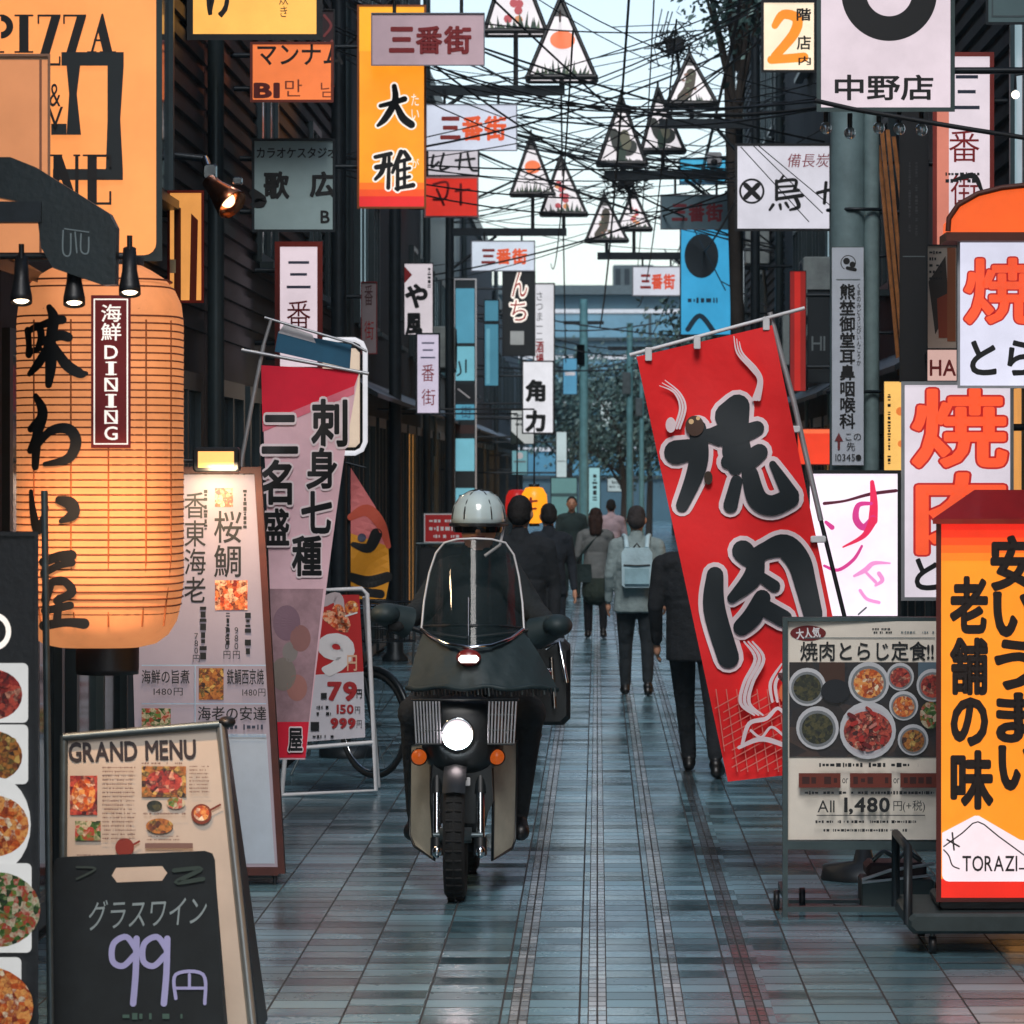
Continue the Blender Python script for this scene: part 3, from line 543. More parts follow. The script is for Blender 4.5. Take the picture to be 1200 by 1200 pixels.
for s_ in ([(112, 400, 26), (118, 460, 22), (118, 505, 28)], [(122, 400, 20), (165, 385, 26), (178, 430, 26), (165, 470, 20)], [(125, 495, 20), (170, 480, 18)], [(215, 300, 20), (235, 350, 42), (222, 440, 40), (222, 550, 44), (212, 640, 24)], [(160, 385, 20), (230, 362, 30), (275, 355, 30)], [(180, 450, 24), (260, 425, 36), (300, 432, 34)], [(215, 460, 24), (170, 540, 34), (122, 592, 16)], [(235, 470, 26), (290, 550, 40), (350, 590, 36), (378, 592, 14)]): d.stroke(z1(s_), 8, BK, grow=1.1)
for s_ in ([(152, 690, 18), (185, 760, 40), (160, 860, 40), (150, 1000, 26)], [(128, 835, 24), (185, 775, 26)], [(185, 780, 24), (150, 870, 22), (125, 930, 22)], [(150, 920, 20), (220, 845, 30), (300, 835, 40), (335, 890, 42), (300, 965, 34), (195, 990, 12)]): d.stroke(z1(s_), 8, BK, grow=1.1)
for s_ in ([(130, 60, 12), (140, 150, 26), (165, 230, 36), (205, 130, 10)], [(262, 98, 30), (312, 115, 52), (322, 160, 44), (270, 190, 14)]): d.stroke(z2(s_), 8, BK, grow=1.1)
for s_ in ([(190, 370, 34), (260, 345, 34), (315, 340, 40)], [(190, 420, 26), (260, 385, 24), (318, 372, 26)], [(196, 360, 26), (200, 450, 20), (190, 540, 14)], [(205, 470, 28), (275, 450, 28), (318, 500, 34), (250, 540, 26)], [(225, 475, 20), (200, 545, 26)], [(195, 585, 26), (310, 560, 28)], [(262, 530, 26), (250, 640, 30)], [(190, 650, 34), (290, 635, 30), (372, 640, 40)]): d.stroke(z2(s_), 8, BK, grow=1.1)
mb.build('lettering', shade, root)
mb = MB(); d = Draw(mb, SL, 7); d.l = 0.006; RP = pr((128, 22, 26)); d.rect(107, 346, 153, 525, RP); d.frame(110, 350, 150, 521, 1.6, WHO); d.text('海鮮', (119, 357, 142, 399), WHO, vert=True, bold=0.01)
y = 405
for ch in 'DINING':
    hgt = 15.5; wd = 5 if ch == 'I' else 15; d.text(ch, (130.5 - wd / 2, y, 130.5 + wd / 2, y + hgt), WHO, bold=0.012)
    if ch in 'INI': d.rect(124, y, 137, y + 1.4, WHO, d.l); d.rect(124, y + hgt - 1.4, 137, y + hgt, WHO, d.l)
    y += 19
mb.build('name_plate', root)
mb = MB(); q = P(LX + 8, 790, LY + 0.28); mb.lathe(q, [(0.001, 0), (0.11, 0), (0.112, 0.02), (0.112, 0.095)], BLACK, n=28); mb.build('end_ring', root); mb = MB(); q = P(LX, 312, LY + 0.28); mb.lathe(q, [(R0 * .52, 0), (R0 * .52, 0.03), (R0 * .45, 0.03)], BLACK, n=28, sq=3); mb.tube([q + Vector((0, 0, 0.02)), q + Vector((0, 0, 0.06)), Vector((-2.29, q.y, q.z + 0.06))], 0.014, BLACK, 6); mb.build('end_ring', root)

# black food light box at the near left
def foodbox(d):
    d.ring(-6, 740, 13, 19, WHO, q=1.15)
    d.text('!', (-30, 700, -24, 780), WHO)
    for (x, y, r, m_, pl_) in ((6, 812, 36, MEAT, 1), (6, 884, 36, STEW, 1), (6, 966, 44, CURRY, 0), (10, 1064, 54, SALAD, 1), (-2, 1178, 58, CURRY, 1)):
        PLT = em((222, 222, 220), 0.55)
        if pl_: d.rrect(x - 50, y - r * 0.97, x + 27, y + r * 0.97, 6, PLT)
        else: d.disk(x - 8, y, 38, PLT, r * 1.25)
        d.disk(x - 14, y + 2, r * 0.95, m_, r * 0.82)
        rnd = random.Random(y)
        for k in range(9): d.disk(x - 12 + rnd.uniform(-.6, .6) * r, y + rnd.uniform(-.5, .5) * r, r * rnd.uniform(.1, .22), m_, r * rnd.uniform(.08, .2))
sign('food_light_box', 'tall black light box with photos of dishes at the left edge', 'sign', 11.7, (-44, 628, 40, 1255), BLACK, foodbox, 0.22, 5, BLACK)
tag(o := (lambda b: (b.tube([P(52, 575, 12.1), P(60, 1262, 12.1)], 0.011, STEEL, 10), b.lathe(Vector((P(60, 1262, 12.1).x, 12.1, 0.002)), [(0.001, 0.03), (0.03, 0.03), (0.12, 0.012), (0.12, 0)], BLACK), b)[-1])(MB()).build('metal_post'), 'thin grey metal post beside the black food light box', 'post')

# GRAND MENU stand, leaning back
def smooth(t): return t
SM = flat(13.0, 4, 165, -5.5, 1000)
root = thing('menu_stand', 'grey framed A-board with a GRAND MENU poster behind the chalkboard', 'menu stand', (P(180, 1280, 12.75).x, 12.9, 0))
mb = MB(); d = Draw(mb, SM)
PAP = pr((196, 182, 168)); cor = [(76, 862), (256, 847), (300, 1258), (74, 1258)]
d.poly([(76, 862), (74, 1258), (300, 1258), (256, 847)], PAP, 0.0)
d.text('GRAND MENU', (81, 869, 229, 891), pr((44, 36, 40), 'ink'), rot=-1.5, bold=0.03)
d.rect(82, 909, 114, 955, MEAT); d.disk(98, 932, 14, CURRY, 19); d.rect(166, 898, 218, 934, STEW); d.disk(192, 916, 22, MEAT, 13)
d.rect(88, 962, 118, 985, SALAD); d.disk(181, 944, 9, SOUP, 6); d.disk(206, 941, 11, SALAD, 7); d.disk(187, 968, 16, STEW, 9); d.disk(236, 954, 12, pr((120, 50, 30))); d.disk(236, 953, 9, CURRY, l=None); d.stroke([(247, 949), (258, 943)], 2.4, pr((110, 40, 30))); d.disk(146, 993, 11, pr((130, 40, 26))); d.stroke([(156, 990), (163, 986)], 2.4, pr((130, 40, 26)))
IK = pr((120, 92, 84), 'ink')
d.micro(120, 897, 160, 985, 18, IK, 1, 0.4); d.micro(166, 892, 222, 897, 1, IK, 2, .5); d.micro(222, 896, 246, 930, 8, IK, 3, 0.4); d.micro(168, 951, 220, 956, 1, IK, 4, .5); d.micro(172, 978, 214, 986, 2, IK, 5, .4); d.micro(90, 1000, 140, 1004, 1, IK, 6, .4); d.rect(170, 988, 226, 994, IK)
d.rect(84, 1040, 250, 1120, STEW)
mb.build('poster', root)
mb = MB(); t = 0.02
mb.tube([SM(74, 864, 0.008), SM(257, 849, 0.008)], 0.014, STEEL, 8); mb.tube([SM(258, 848, 0.004), SM(302, 1262, 0.004)], 0.016, mat('bright_alu', (150, 156, 158), 0.35, 0.7), 8); mb.tube([SM(75, 862, 0.004), SM(72, 1262, 0.004)], 0.014, STEEL, 8); mb.build('frame', root)
mb = MB(); A, B_ = SM(264, 850, -0.02), SM(310, 1262, -0.02); mb.prism([A, B_, B_ + Vector((0.0, 0.36, 0)), A + Vector((0, 0.05, 0))], (-0.02, 0, 0), DARKSTEEL); A, B_ = SM(78, 866, -0.02), SM(78, 1262, -0.02); mb.prism([A, B_, B_ + Vector((0.0, 0.36, 0)), A + Vector((0, 0.05, 0))], (0.02, 0, 0), DARKSTEEL); mb.build('leg', root)
mb = MB(); mb.ell(SM(266, 846, -0.01), (0.03, 0.04, 0.02), BLACK); mb.build('clip', root)

# chalkboard
SCB = flat(12.35, 2, 165, -4, 1100)
root = thing('chalkboard', 'black chalkboard with a handle slot advertising 99 yen glass wine', 'chalkboard', (P(160, 1252, 12.3).x, 12.3, 0))
mb = MB(); out = [(62, 1014), (66, 1006), (76, 1004), (240, 997), (249, 1000), (252, 1008), (266, 1256), (58, 1256)]; hole = [(136, 1017), (190, 1015), (196, 1023), (190, 1032), (137, 1034), (131, 1026)]
CB = mat('chalkboard_slate', (24, 29, 31), 0.75, var=0.5, scale=9)
def cbp(p, dp): return SCB(p[0], p[1], -dp)
def quad(a, b, c, e): mb.add([cbp(p, 0) for p in (a, b, c, e)], [(0, 1, 2, 3)], CB)
O, I_ = out, hole
quad(O[2], O[1], I_[5], I_[0]); quad(O[1], O[0], I_[5], I_[5]) if False else mb.add([cbp(p, 0) for p in (O[1], O[0], I_[5])], [(0, 1, 2)], CB)
quad(O[3], O[2], I_[0], I_[1]); mb.add([cbp(p, 0) for p in (O[4], O[3], I_[1])], [(0, 1, 2)], CB); quad(O[5], O[4], I_[1], I_[2]); quad(O[6], O[5], I_[2], I_[3])
mb.add([cbp(p, 0) for p in (O[0], O[7], I_[4], I_[5])], [(0, 1, 2, 3)], CB); mb.add([cbp(p, 0) for p in (O[7], O[6], I_[3], I_[4])], [(0, 1, 2, 3)], CB)
mb.add([cbp(p, 0) for p in O] + [cbp(p, 0.025) for p in O], [(i, 8 + i, 8 + (i + 1) % 8, (i + 1) % 8) for i in range(8)], BLACK); mb.add([cbp(p, 0) for p in I_] + [cbp(p, 0.025) for p in I_], [(i, (i + 1) % 6, 6 + (i + 1) % 6, 6 + i) for i in range(6)], BLACK)
mb.build('board', root)
mb = MB(); d = Draw(mb, SCB); CH = pr((150, 160, 160)); CW = pr((178, 172, 216))
d.text('グラスワイン', (104, 1052, 242, 1087), CH, slant=0.15, rot=-3)
for x in (146, 182):
    d.stroke([(x + 13, 1112), (x + 2, 1098), (x - 13, 1106), (x - 14, 1126), (x - 2, 1132), (x + 11, 1120)], 7, CW); d.stroke([(x + 14, 1100), (x + 13, 1140), (x + 10, 1176)], 7.5, CW)
d.stroke([(206, 1170), (206, 1142), (238, 1142), (240, 1176)], 4, CW); d.stroke([(222, 1142), (222, 1158)], 3.5, CW); d.stroke([(206, 1158), (239, 1158)], 3.5, CW)
d.micro(134, 1186, 222, 1196, 1, pr((70, 96, 84)), 5, .8); d.stroke([(90, 1016), (112, 1018), (90, 1030)], 2.5, pr((58, 66, 58))); d.stroke([(204, 1020), (236, 1018), (206, 1034), (238, 1030)], 5, pr((52, 64, 56)))
mb.build('lettering', root)
mb = MB(); A, B_ = SCB(250, 1008, -0.03), SCB(262, 1256, -0.03); mb.prism([A, B_, B_ + Vector((0, 0.24, 0)), A + Vector((0, 0.03, 0))], (-0.02, 0, 0), BLACK); A, B_ = SCB(66, 1010, -0.03), SCB(62, 1256, -0.03); mb.prism([A, B_, B_ + Vector((0, 0.24, 0)), A + Vector((0, 0.03, 0))], (0.02, 0, 0), BLACK); mb.build('leg', root)

# tall white menu board
Sb = flat(17.6, 8, 270, -2.5, 1020)
root = thing('menu_board', 'tall white Japanese menu board in a brown frame under a small warm lamp', 'menu board', (P(290, 1024, 17.7).x, 17.6, 0))
mb = MB(); d = Draw(mb, Sb); BP = em((226, 210, 226), 0.12); d.poly([(150, 556), (162, 1016), (326, 1016), (298, 556)], BP, 0.0); LB = pr((160, 186, 214))  # faint glow put into the paper colour on top of the lamp's light
d.poly([(160, 860), (162, 1012), (322, 1012), (312, 860)], pr((190, 204, 220)), None)
d.text('桜鯛', (251, 599, 283, 676), BK, vert=True, bold=0.008); d.text('香東海老', (216, 577, 241, 706), BK, vert=True, bold=0.005)
d.rect(252, 572, 273, 594, SASHIMI); d.rect(252, 680, 290, 715, SASHIMI); d.rect(233, 783, 262, 820, STEW)
d.micro(282, 574, 292, 622, 1, BK, 11, .45, True); d.micro(236, 574, 246, 625, 1, BK, 12, .5, True); d.micro(284, 718, 297, 770, 1, BK, 13, .6, True); d.micro(232, 702, 244, 776, 1, BK, 14, .7, True); d.micro(262, 718, 272, 772, 1, BK, 15, .5, True); d.text('980円', (273, 735, 281, 772), BK, vert=True); d.text('780円', (262, 735, 270, 772), BK, vert=True)
d.text('780円', (226, 742, 234, 776), BK, vert=True)
for y in (779, 824, 862): d.rect(166, y, 312, y + 1.4, LB)
d.rect(228, 779, 229.4, 862, LB); d.text('鉄鯛西京焼', (266, 784, 309, 802), BK, bold=0.01); d.text('1480円', (284, 807, 311, 816), BK); d.text('海老の安達', (232, 828, 312, 844), BK, bold=0.01); d.micro(240, 848, 312, 856, 1, NAVY, 16, .8); d.text('1480円', (180, 806, 214, 815), BK); d.text('海鮮の旨煮', (166, 785, 222, 801), BK, bold=0.01); d.rect(166, 830, 200, 858, SALAD)
mb.build('poster', root)
mb = MB(); BR = mat('brown_wood', (82, 36, 28), 0.5, var=0.35)
mb.prism([Sb(298, 552, 0.02), Sb(306, 552, 0.02), Sb(334, 1024, 0.02), Sb(326, 1024, 0.02)], (0, 0.06, 0), BR); mb.prism([Sb(150, 1017, 0.02), Sb(326, 1017, 0.02), Sb(326, 1026, 0.02), Sb(150, 1026, 0.02)], (0, 0.06, 0), BR); mb.prism([Sb(144, 547, 0.02), Sb(306, 547, 0.02), Sb(306, 555, 0.02), Sb(150, 555, 0.02)], (0, 0.06, 0), BR); mb.build('frame', root)
mb = MB(); mb.prism([Sb(150, 558, -0.03), Sb(150, 1014, -0.03), Sb(326, 1014, -0.03), Sb(298, 558, -0.03)], (0, 0.3, 0), DARKSTEEL); mb.tube([Sb(322, 1026, 0), Sb(322, 1036, 0) * 1.0], 0.01, BLACK, 6); mb.build('backing', root)
root = thing('board_lamp', 'small warm lit lamp over the top of the tall white menu board', 'lamp', P(252, 550, 17.4))
mb = MB(); mb.bbox(P(226, 553, 17.36), P(280, 524, 17.36) + Vector((0, 0.1, 0)), BLACK, 0.01); mb.build('housing', root); mb = MB(); mb.box(P(232, 548, 17.355), P(274, 529, 17.355) + Vector((0, 0.004, 0)), em((252, 176, 100), 1.4)); mb.build('lens', root); mb = MB(); mb.tube([P(226, 540, 17.42), Vector((-2.29, 17.42, P(0, 540, 17.42).z))], 0.012, BLACK, 6); mb.build('bracket', root)
ld = bpy.data.lights.new('board_glow', 'AREA'); ld.energy = 6; ld.color = (1, 0.7, 0.42); ld.size = 0.16; lo = bpy.data.objects.new('board_glow', ld); col.objects.link(lo); lo.location = P(262, 556, 17.25); lo.rotation_euler = (R(28), 0, 0)

# white cloth banner
def ban_depth(u, v): return 19.0 + 0.028 * math.sin(u * 0.055 + v * 0.012) * min(1, max(0, (v - 430) / 100)) + 0.010 * math.sin(v * 0.03 + u * 0.02)
SBN = lambda u, v, l=0.0: P(u, v, ban_depth(u, v) - l)
root = thing('nobori_banner', 'pinkish white cloth banner with a red top and black characters on the left', 'banner', (P(300, 1002, 19).x, 19.02, 0))
def edge(v): t = (v - 428) / 460; return 306 + 18 * t, 422 - 64 * t ** 0.85
mb = MB(); N = 44; vs = []; W_ = 10
for j in range(N + 1):
    v = 428 + 462 * j / N; a, b = edge(v); vs += [(a + (b - a) * i / W_, v + (6 * (i / W_) if v < 500 else 0)) for i in range(W_ + 1)]
CT, CR_, CP = mat('banner_cloth', (238, 196, 206), 0.8, var=0.12, scale=4, bump=0.5, bd=0.03, bs=0.9), mat('banner_red', (232, 26, 58), 0.8, var=0.1), mat('banner_photo', (178, 142, 150), 0.85, var=0.45, scale=5)
for j in range(N):
    v = 428 + 462 * (j + .5) / N
    for i in range(W_):
        ids = [j * (W_ + 1) + i, (j + 1) * (W_ + 1) + i, (j + 1) * (W_ + 1) + i + 1, j * (W_ + 1) + i + 1]; lim = 494 - 44 * (i / W_)
        m_ = CT
        mb.add([SBN(*vs[q]) for q in ids], [(0, 1, 2, 3)], m_, True)
for q in mb.sm: pass
cl = mb.build('cloth', root, weld=True)
mb = MB(); d = Draw(mb, SBN, 8); d.poly([(306, 428), (307.5, 496), (415.5, 452), (421.5, 434)], CR_, 0.002); d.poly([(307.5, 496), (308, 506), (415, 462), (415.5, 452)], mat('banner_pink', (236, 120, 140), 0.8), 0.002); d.poly([(316.2, 690), (322, 846), (362, 846), (379, 690)], CP, 0.002); d.poly([(322, 846), (324, 888), (358, 888), (362, 846)], CR_, 0.002)
for (x, y, r, m_) in ((336, 730, 16, pr((140, 108, 122))), (352, 748, 12, pr((160, 112, 108))), (332, 790, 15, pr((140, 128, 120))), (348, 806, 12, pr((176, 120, 112))), (340, 764, 9, pr((150, 140, 136)))): d.disk(x, y, r, m_, r * 1.3, 0.003)
d.l = 0.004; OUT = pr((240, 222, 226))
def ink(t, box, bold=0.03, o=0.05): d.text(t, box, INK, bold=bold, grow=(o, OUT))
ink('刺', (366, 469, 406, 522)); ink('身', (360, 526, 394, 572)); ink('七', (354, 577, 388, 624)); ink('種', (343, 629, 376, 674)); ink('二', (308, 488, 348, 530)); ink('名', (307, 540, 341, 590)); ink('盛', (308, 597, 338, 638)); ink('屋', (338, 854, 354, 880), 0.03, 0.06)
mb.build('lettering', cl, root)
mb = MB(); d = Draw(mb, flat(19.06)); d.poly([(326, 388), (322, 412), (410, 432), (412, 404)], mat('banner_blue', (38, 92, 122), 0.8)); d.poly([(333, 380), (326, 390), (370, 402), (366, 392)], pr((200, 200, 206))); mb.build('header_cloth', root)
mb = MB(); mb.tube([P(283, 410, 19), P(432, 438, 19)], 0.009, mat('grey_tube', (170, 172, 176), 0.4, 0.4), 8); mb.tube([P(309, 404, 19.02), P(296, 470, 19.02), P(283, 540, 19.02), Vector((P(268, 800, 19.02).x, 19.02, 0.06))], 0.011, MATS['grey_tube'], 8); mb.tube([P(310, 372, 19.02), P(330, 378, 19.02), P(412, 402, 19.02), P(430, 412, 19.02)], 0.007, MATS['grey_tube'], 6); mb.tube([P(309, 404, 19.02), P(318, 374, 19.02)], 0.009, MATS['grey_tube'], 6); pl_ = mb.build('pole', root)
mb = MB(); c = Vector((P(268, 800, 19.02).x, 19.02, 0.002)); mb.lathe(c, [(0.001, 0.16), (0.03, 0.16), (0.05, 0.07), (0.19, 0.05), (0.2, 0)], DARKSTEEL); mb.build('base', root)

# red price board on a white tube stand
SP = flat(22.4, 3, 405)
root = thing('price_board_stand', 'white tube stand with a red drink price poster showing 9, 79, 150 and 999', 'sign stand', (P(400, 932, 22.4).x, 22.4, 0))
mb = MB(); mb.tube([SP(330, 932), SP(441, 926), SP(430, 696), SP(424, 690), SP(352, 692), SP(330, 932)], 0.014, WHITEP, 8); mb.tube([SP(336, 878), SP(437, 870)], 0.013, WHITEP, 8); p0 = SP(438, 930); q0 = SP(426, 700); mb.tube([p0 + Vector((0, 0.5, 0)), q0 + Vector((0, 0.06, 0))], 0.012, WHITEP, 8); mb.build('frame', root)
mb = MB(); d = Draw(mb, SP); d.poly([(356, 697), (352, 792), (426, 787), (421, 697)], RED); d.poly([(352, 792), (349, 870), (428, 864), (426, 787)], pr((208, 205, 214)))
d.stroke([(380, 705), (395, 700), (398, 716)], 12, pr((190, 176, 180))); d.stroke([(385, 722), (404, 735), (396, 715)], 14, SASHIMI); d.disk(412, 712, 8, CURRY); d.stroke([(405, 722), (418, 718)], 2, WH)
d.text('9', (375, 745, 411, 790), WH, bold=0.05, rot=6); d.text('円', (407, 768, 418, 786), pr((226, 180, 150)), bold=0.02); d.text('79', (385, 800, 417, 820), RD, bold=0.05); d.text('円', (418, 808, 424, 818), BK, bold=.03); d.text('150', (395, 826, 414, 836), RD, bold=0.03); d.text('円', (416, 828, 422, 836), BK); d.text('999', (388, 842, 416, 853), RD, bold=0.05); d.text('円', (418, 844, 424, 853), BK); d.rect(376, 812, 383, 819, BK); d.micro(371, 825, 388, 840, 2, BK, 4, .5); d.rect(364, 846, 374, 856, BK); d.micro(362, 860, 396, 866, 1, BK, 5, .6)
mb.build('poster', root)

# fish banner
def fb_depth(u, v): return 25.5 + 0.03 * math.sin(v * 0.05 + u * 0.07)
SF = lambda u, v, l=0.0: P(u, v, fb_depth(u, v) - l)
root = thing('fish_banner', 'colourful cloth banner with pink, orange and black patches beside the dark pole', 'banner', (P(411, 890, 25.5).x, 25.55, 0))
mb = MB(); d = Draw(mb, SF, 12); d.poly([(411, 548), (411, 625), (455, 640), (440, 594)], pr((216, 118, 118))); d.poly([(411, 625), (411, 702), (452, 702), (457, 676), (455, 640)], pr((224, 150, 30)));
d.l = 0.004; d.stroke([(411, 606, 8), (430, 598, 14), (446, 614, 12), (455, 640, 6)], 10, pr((200, 84, 60))); d.stroke([(414, 638, 6), (432, 642, 12), (441, 626, 14)], 8, BK); d.stroke([(412, 676, 10), (432, 682, 14), (454, 676, 12)], 12, BK); d.stroke([(412, 692), (446, 696)], 10, BK); d.disk(424, 630, 5, pr((70, 74, 96))); cl = mb.build('cloth', root)
mb = MB(); mb.tube([P(409, 536, 25.55), Vector((P(409, 536, 25.55).x, 25.55, 0.05))], 0.012, DARKSTEEL, 8); mb.tube([P(405, 542, 25.53), P(428, 548, 25.53)], 0.008, DARKSTEEL, 6); mb.lathe(Vector((P(409, 536, 25.55).x, 25.55, 0.002)), [(0.001, 0.1), (0.04, 0.1), (0.2, 0.05), (0.2, 0)], DARKSTEEL); mb.build('pole', root)

# rounded white tube sign behind the cloth banner
root = thing('tube_framed_sign', 'cream sign panel in a rounded white tube frame behind the cloth banner', 'sign', P(400, 536, 26.5))
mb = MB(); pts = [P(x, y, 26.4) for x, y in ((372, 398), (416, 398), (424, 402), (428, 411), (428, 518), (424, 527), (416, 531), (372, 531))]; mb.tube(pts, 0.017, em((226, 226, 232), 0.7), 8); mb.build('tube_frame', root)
mb = MB(); mb.bbox(P(372, 524, 26.44), P(421, 408, 26.44) + Vector((0, 0.08, 0)), em((238, 214, 190), 0.55), 0.03); mb.build('panel', root)
mb = MB(); mb.tube([P(378, 420, 26.55), Vector((-2.29, 26.55, P(0, 420, 26.55).z))], 0.014, DARKSTEEL, 6); mb.build('bracket', root); mb = MB(); mb.tube([P(378, 510, 26.55), Vector((-2.29, 26.55, P(0, 510, 26.55).z))], 0.014, DARKSTEEL, 6); mb.build('bracket', root)

# ---- wall signs on the left, from near to far
RFRAME = mat('red_frame', (150, 50, 40), 0.5)
def vertical_street(d, x0, x1, ys):
    d.text('三', (x0, ys[0], x1, ys[1]), pr((96, 100, 124), 'ink')); d.text('番', (x0, ys[2], x1, ys[3]), RD)
    if len(ys) > 4: d.text('街', (x0, ys[4], x1, ys[5]), RD)
sign('lit_wall_sign', 'narrow lit sign in a red and tan frame tilted on the left wall', 'sign', 19.8, (199, 226, 236, 352), em((236, 160, 84), 0.75), lambda d: (d.poly([(204, 240), (204, 352), (212, 352), (212, 244)], pr((120, 50, 30))), d.poly([(224, 250), (222, 352), (230, 352), (232, 258)], pr((130, 52, 34))), d.rect(199, 304, 206, 320, pr((240, 214, 170)))), 0.12, 3, RFRAME, yaw=-52, arm=-1)
sign('yellow_hanging_sign', 'yellow lit sign in a thick black frame at the top left, cropped by the frame', 'sign', 21.2, (226, -60, 371, 40), em((250, 178, 84), 0.95), lambda d: (d.text('け', (243, -26, 274, 19), BK, bold=0.03), d.text('炊き', (327, -8, 338, 20), BK, vert=True)), 0.3, 7, BLACK, arm=-1)
sign('orange_wall_sign', 'orange lit sign marked B1 below the yellow hanging sign', 'sign', 23.9, (296, 52, 388, 117), em((234, 122, 66), 0.85), lambda d: (d.text('マンナム', (302, 52, 402, 76), BK, bold=0.015), d.text('B1', (299, 98, 326, 114), pr((110, 34, 30), 'ink'), bold=0.05), d.text('만', (334, 93, 354, 113), pr((150, 70, 44), 'ink')), d.text('남', (376, 96, 392, 114), pr((150, 70, 44), 'ink'))), 0.2, 3, pr((120, 50, 36)), arm=-1)
sign('karaoke_sign', 'unlit grey karaoke sign with black lettering below the orange B1 sign', 'sign', 24.3, (298, 165, 390, 269), pr((160, 184, 186)), lambda d: (d.text('カラオケスタジオ', (301, 173, 394, 185), BK, bold=0.02), d.text('歌', (310, 202, 338, 232), BK, bold=0.04), d.text('広', (364, 202, 392, 230), BK, bold=0.04), d.text('B', (376, 247, 386, 261), BK, bold=0.02), d.stroke([(297, 226, 10), (306, 236, 14), (296, 240, 6)], 8, BK)), 0.2, 3, DARKSTEEL, arm=-1)
sign('vertical_street_sign', 'red framed upright street name sign behind the pinkish cloth banner', 'sign', 25.4, (328, 289, 372, 430), em((224, 206, 214), 0.8), lambda d: vertical_street(d, 336, 364, (306, 338, 352, 386)), 0.16, 6, RFRAME, arm=-1, group='upright street name signs')
sign('vertical_street_sign', 'dim upright street name sign with a red side, left of the second lamp post', 'sign', 33.5, (424, 331, 441, 414), pr((150, 138, 142)), lambda d: (d.text('番', (427, 334, 437, 358), pr((80, 40, 44), 'ink')), d.text('街', (427, 376, 438, 398), RD)), 0.12, 1, pr((130, 40, 40)), yaw=-20, arm=-1, group='upright street name signs')
sign('vertical_street_sign', 'small upright lit street name sign right of the second lamp post', 'sign', 37.0, (489, 392, 514, 484), em((206, 196, 216), 0.72), lambda d: (d.text('三', (493, 401, 510, 420), pr((110, 112, 140), 'ink')), d.text('番', (494, 427, 509, 447), RD), d.text('街', (494, 456, 510, 475), RD)), 0.14, 2, DARKSTEEL, arm=None, group='upright street name signs')
def taiga(d):
    d.rect(421, 8, 497, 60, em((247, 168, 40), 0.95)); d.rect(421, 214, 497, 222, em((238, 112, 36), 0.92)); d.rect(421, 222, 497, 230, em((230, 80, 38), 0.9)); d.rect(421, 230, 497, 242, em((216, 44, 44), 0.9))
    O = WHO
    S1 = ([(446, 124, 5), (462, 120, 6), (474, 116, 7)], [(462, 101, 6), (463, 118, 8), (452, 138, 8), (443, 147, 4)], [(464, 122, 6), (472, 138, 9), (482, 146, 9)])
    S2 = ([(440, 184, 5), (458, 180, 5)], [(451, 182, 5), (448, 200, 6), (440, 210, 4)], [(441, 196, 6), (458, 193, 6)], [(456, 184, 4), (455, 220, 5)], [(470, 178, 6), (464, 192, 5), (460, 202, 4)], [(466, 190, 4), (466, 222, 5)], [(466, 190, 4), (480, 186, 5)], [(467, 200, 4), (480, 197, 4)], [(467, 210, 4), (480, 207, 4)], [(464, 221, 4), (484, 217, 6)], [(474, 188, 4), (474, 216, 4)], [(474, 178, 5), (478, 184, 6)])
    for S_ in (S1, S2):
        for s_ in S_: d.stroke(s_, 6, O, grow=2.0)
    for S_ in (S1, S2):
        for s_ in S_: d.stroke(s_, 6, BK)
    d.text('たい', (482, 110, 491, 140), O, vert=True); d.text('が', (482, 186, 491, 197), O)
sign('orange_hanging_sign', 'tall orange lit hanging sign with two black brush characters and a red foot', 'sign', 29.5, (421, 8, 497, 242), em((246, 150, 36), 0.95), taiga, 0.25, 2.5, mat('rust_frame', (150, 80, 30), 0.5), arm=-1)
sign('narrow_red_sign', 'narrow dark sign with faded red marks beside the first lamp post', 'sign', 28.0, (377, 12, 391, 98), pr((60, 40, 44)), lambda d: (d.stroke([(380, 18), (388, 30), (380, 42)], 3, pr((150, 70, 70))), d.stroke([(381, 50), (389, 62)], 3, pr((170, 150, 150))), d.stroke([(389, 48), (381, 66)], 3, pr((170, 90, 84)))), 0.1, 1.5, BLACK, arm=-1)
sign('white_brush_sign', 'white sign with black brush writing just above the small red sign', 'sign', 46.0, (502, 176, 560, 205), em((206, 200, 208), 0.7), lambda d: (d.stroke([(508, 182), (506, 196), (514, 190)], 3, BK), d.stroke([(520, 180), (516, 198), (526, 196)], 3, BK), d.stroke([(540, 180), (538, 198)], 3, BK), d.stroke([(534, 188), (556, 186)], 3, BK), d.stroke([(548, 180), (552, 198), (560, 200)], 3, BK)), 0.15, 2, DARKSTEEL, arm=-1)
sign('small_red_sign', 'small red lit sign behind the third lamp post', 'sign', 46.6, (499, 209, 559, 253), em((214, 52, 40), 0.8), lambda d: (d.stroke([(508, 216), (524, 214), (522, 232), (508, 234)], 3, RD), d.stroke([(512, 222), (520, 240)], 3, RD), d.stroke([(540, 216), (540, 240)], 3, RD), d.stroke([(534, 224), (550, 222)], 3, RD)), 0.15, 2, pr((200, 150, 150)), arm=-1)
sign('white_brush_sign', 'white upright sign with a red diamond and black brush writing behind the second lamp post', 'sign', 44.0, (474, 309, 507, 392), em((214, 204, 210), 0.7), lambda d: (d.poly([(474, 312), (474, 332), (483, 322)], RD), d.text('や', (476, 334, 500, 360), BK, bold=0.05), d.text('風', (476, 368, 494, 392), BK, bold=0.05), d.micro(500, 314, 506, 340, 1, BK, 3, .7, True)), 0.15, 1, DARKSTEEL, arm=-1)
CY1, CY2 = em((120, 190, 208), 0.62), em((86, 158, 184), 0.6)
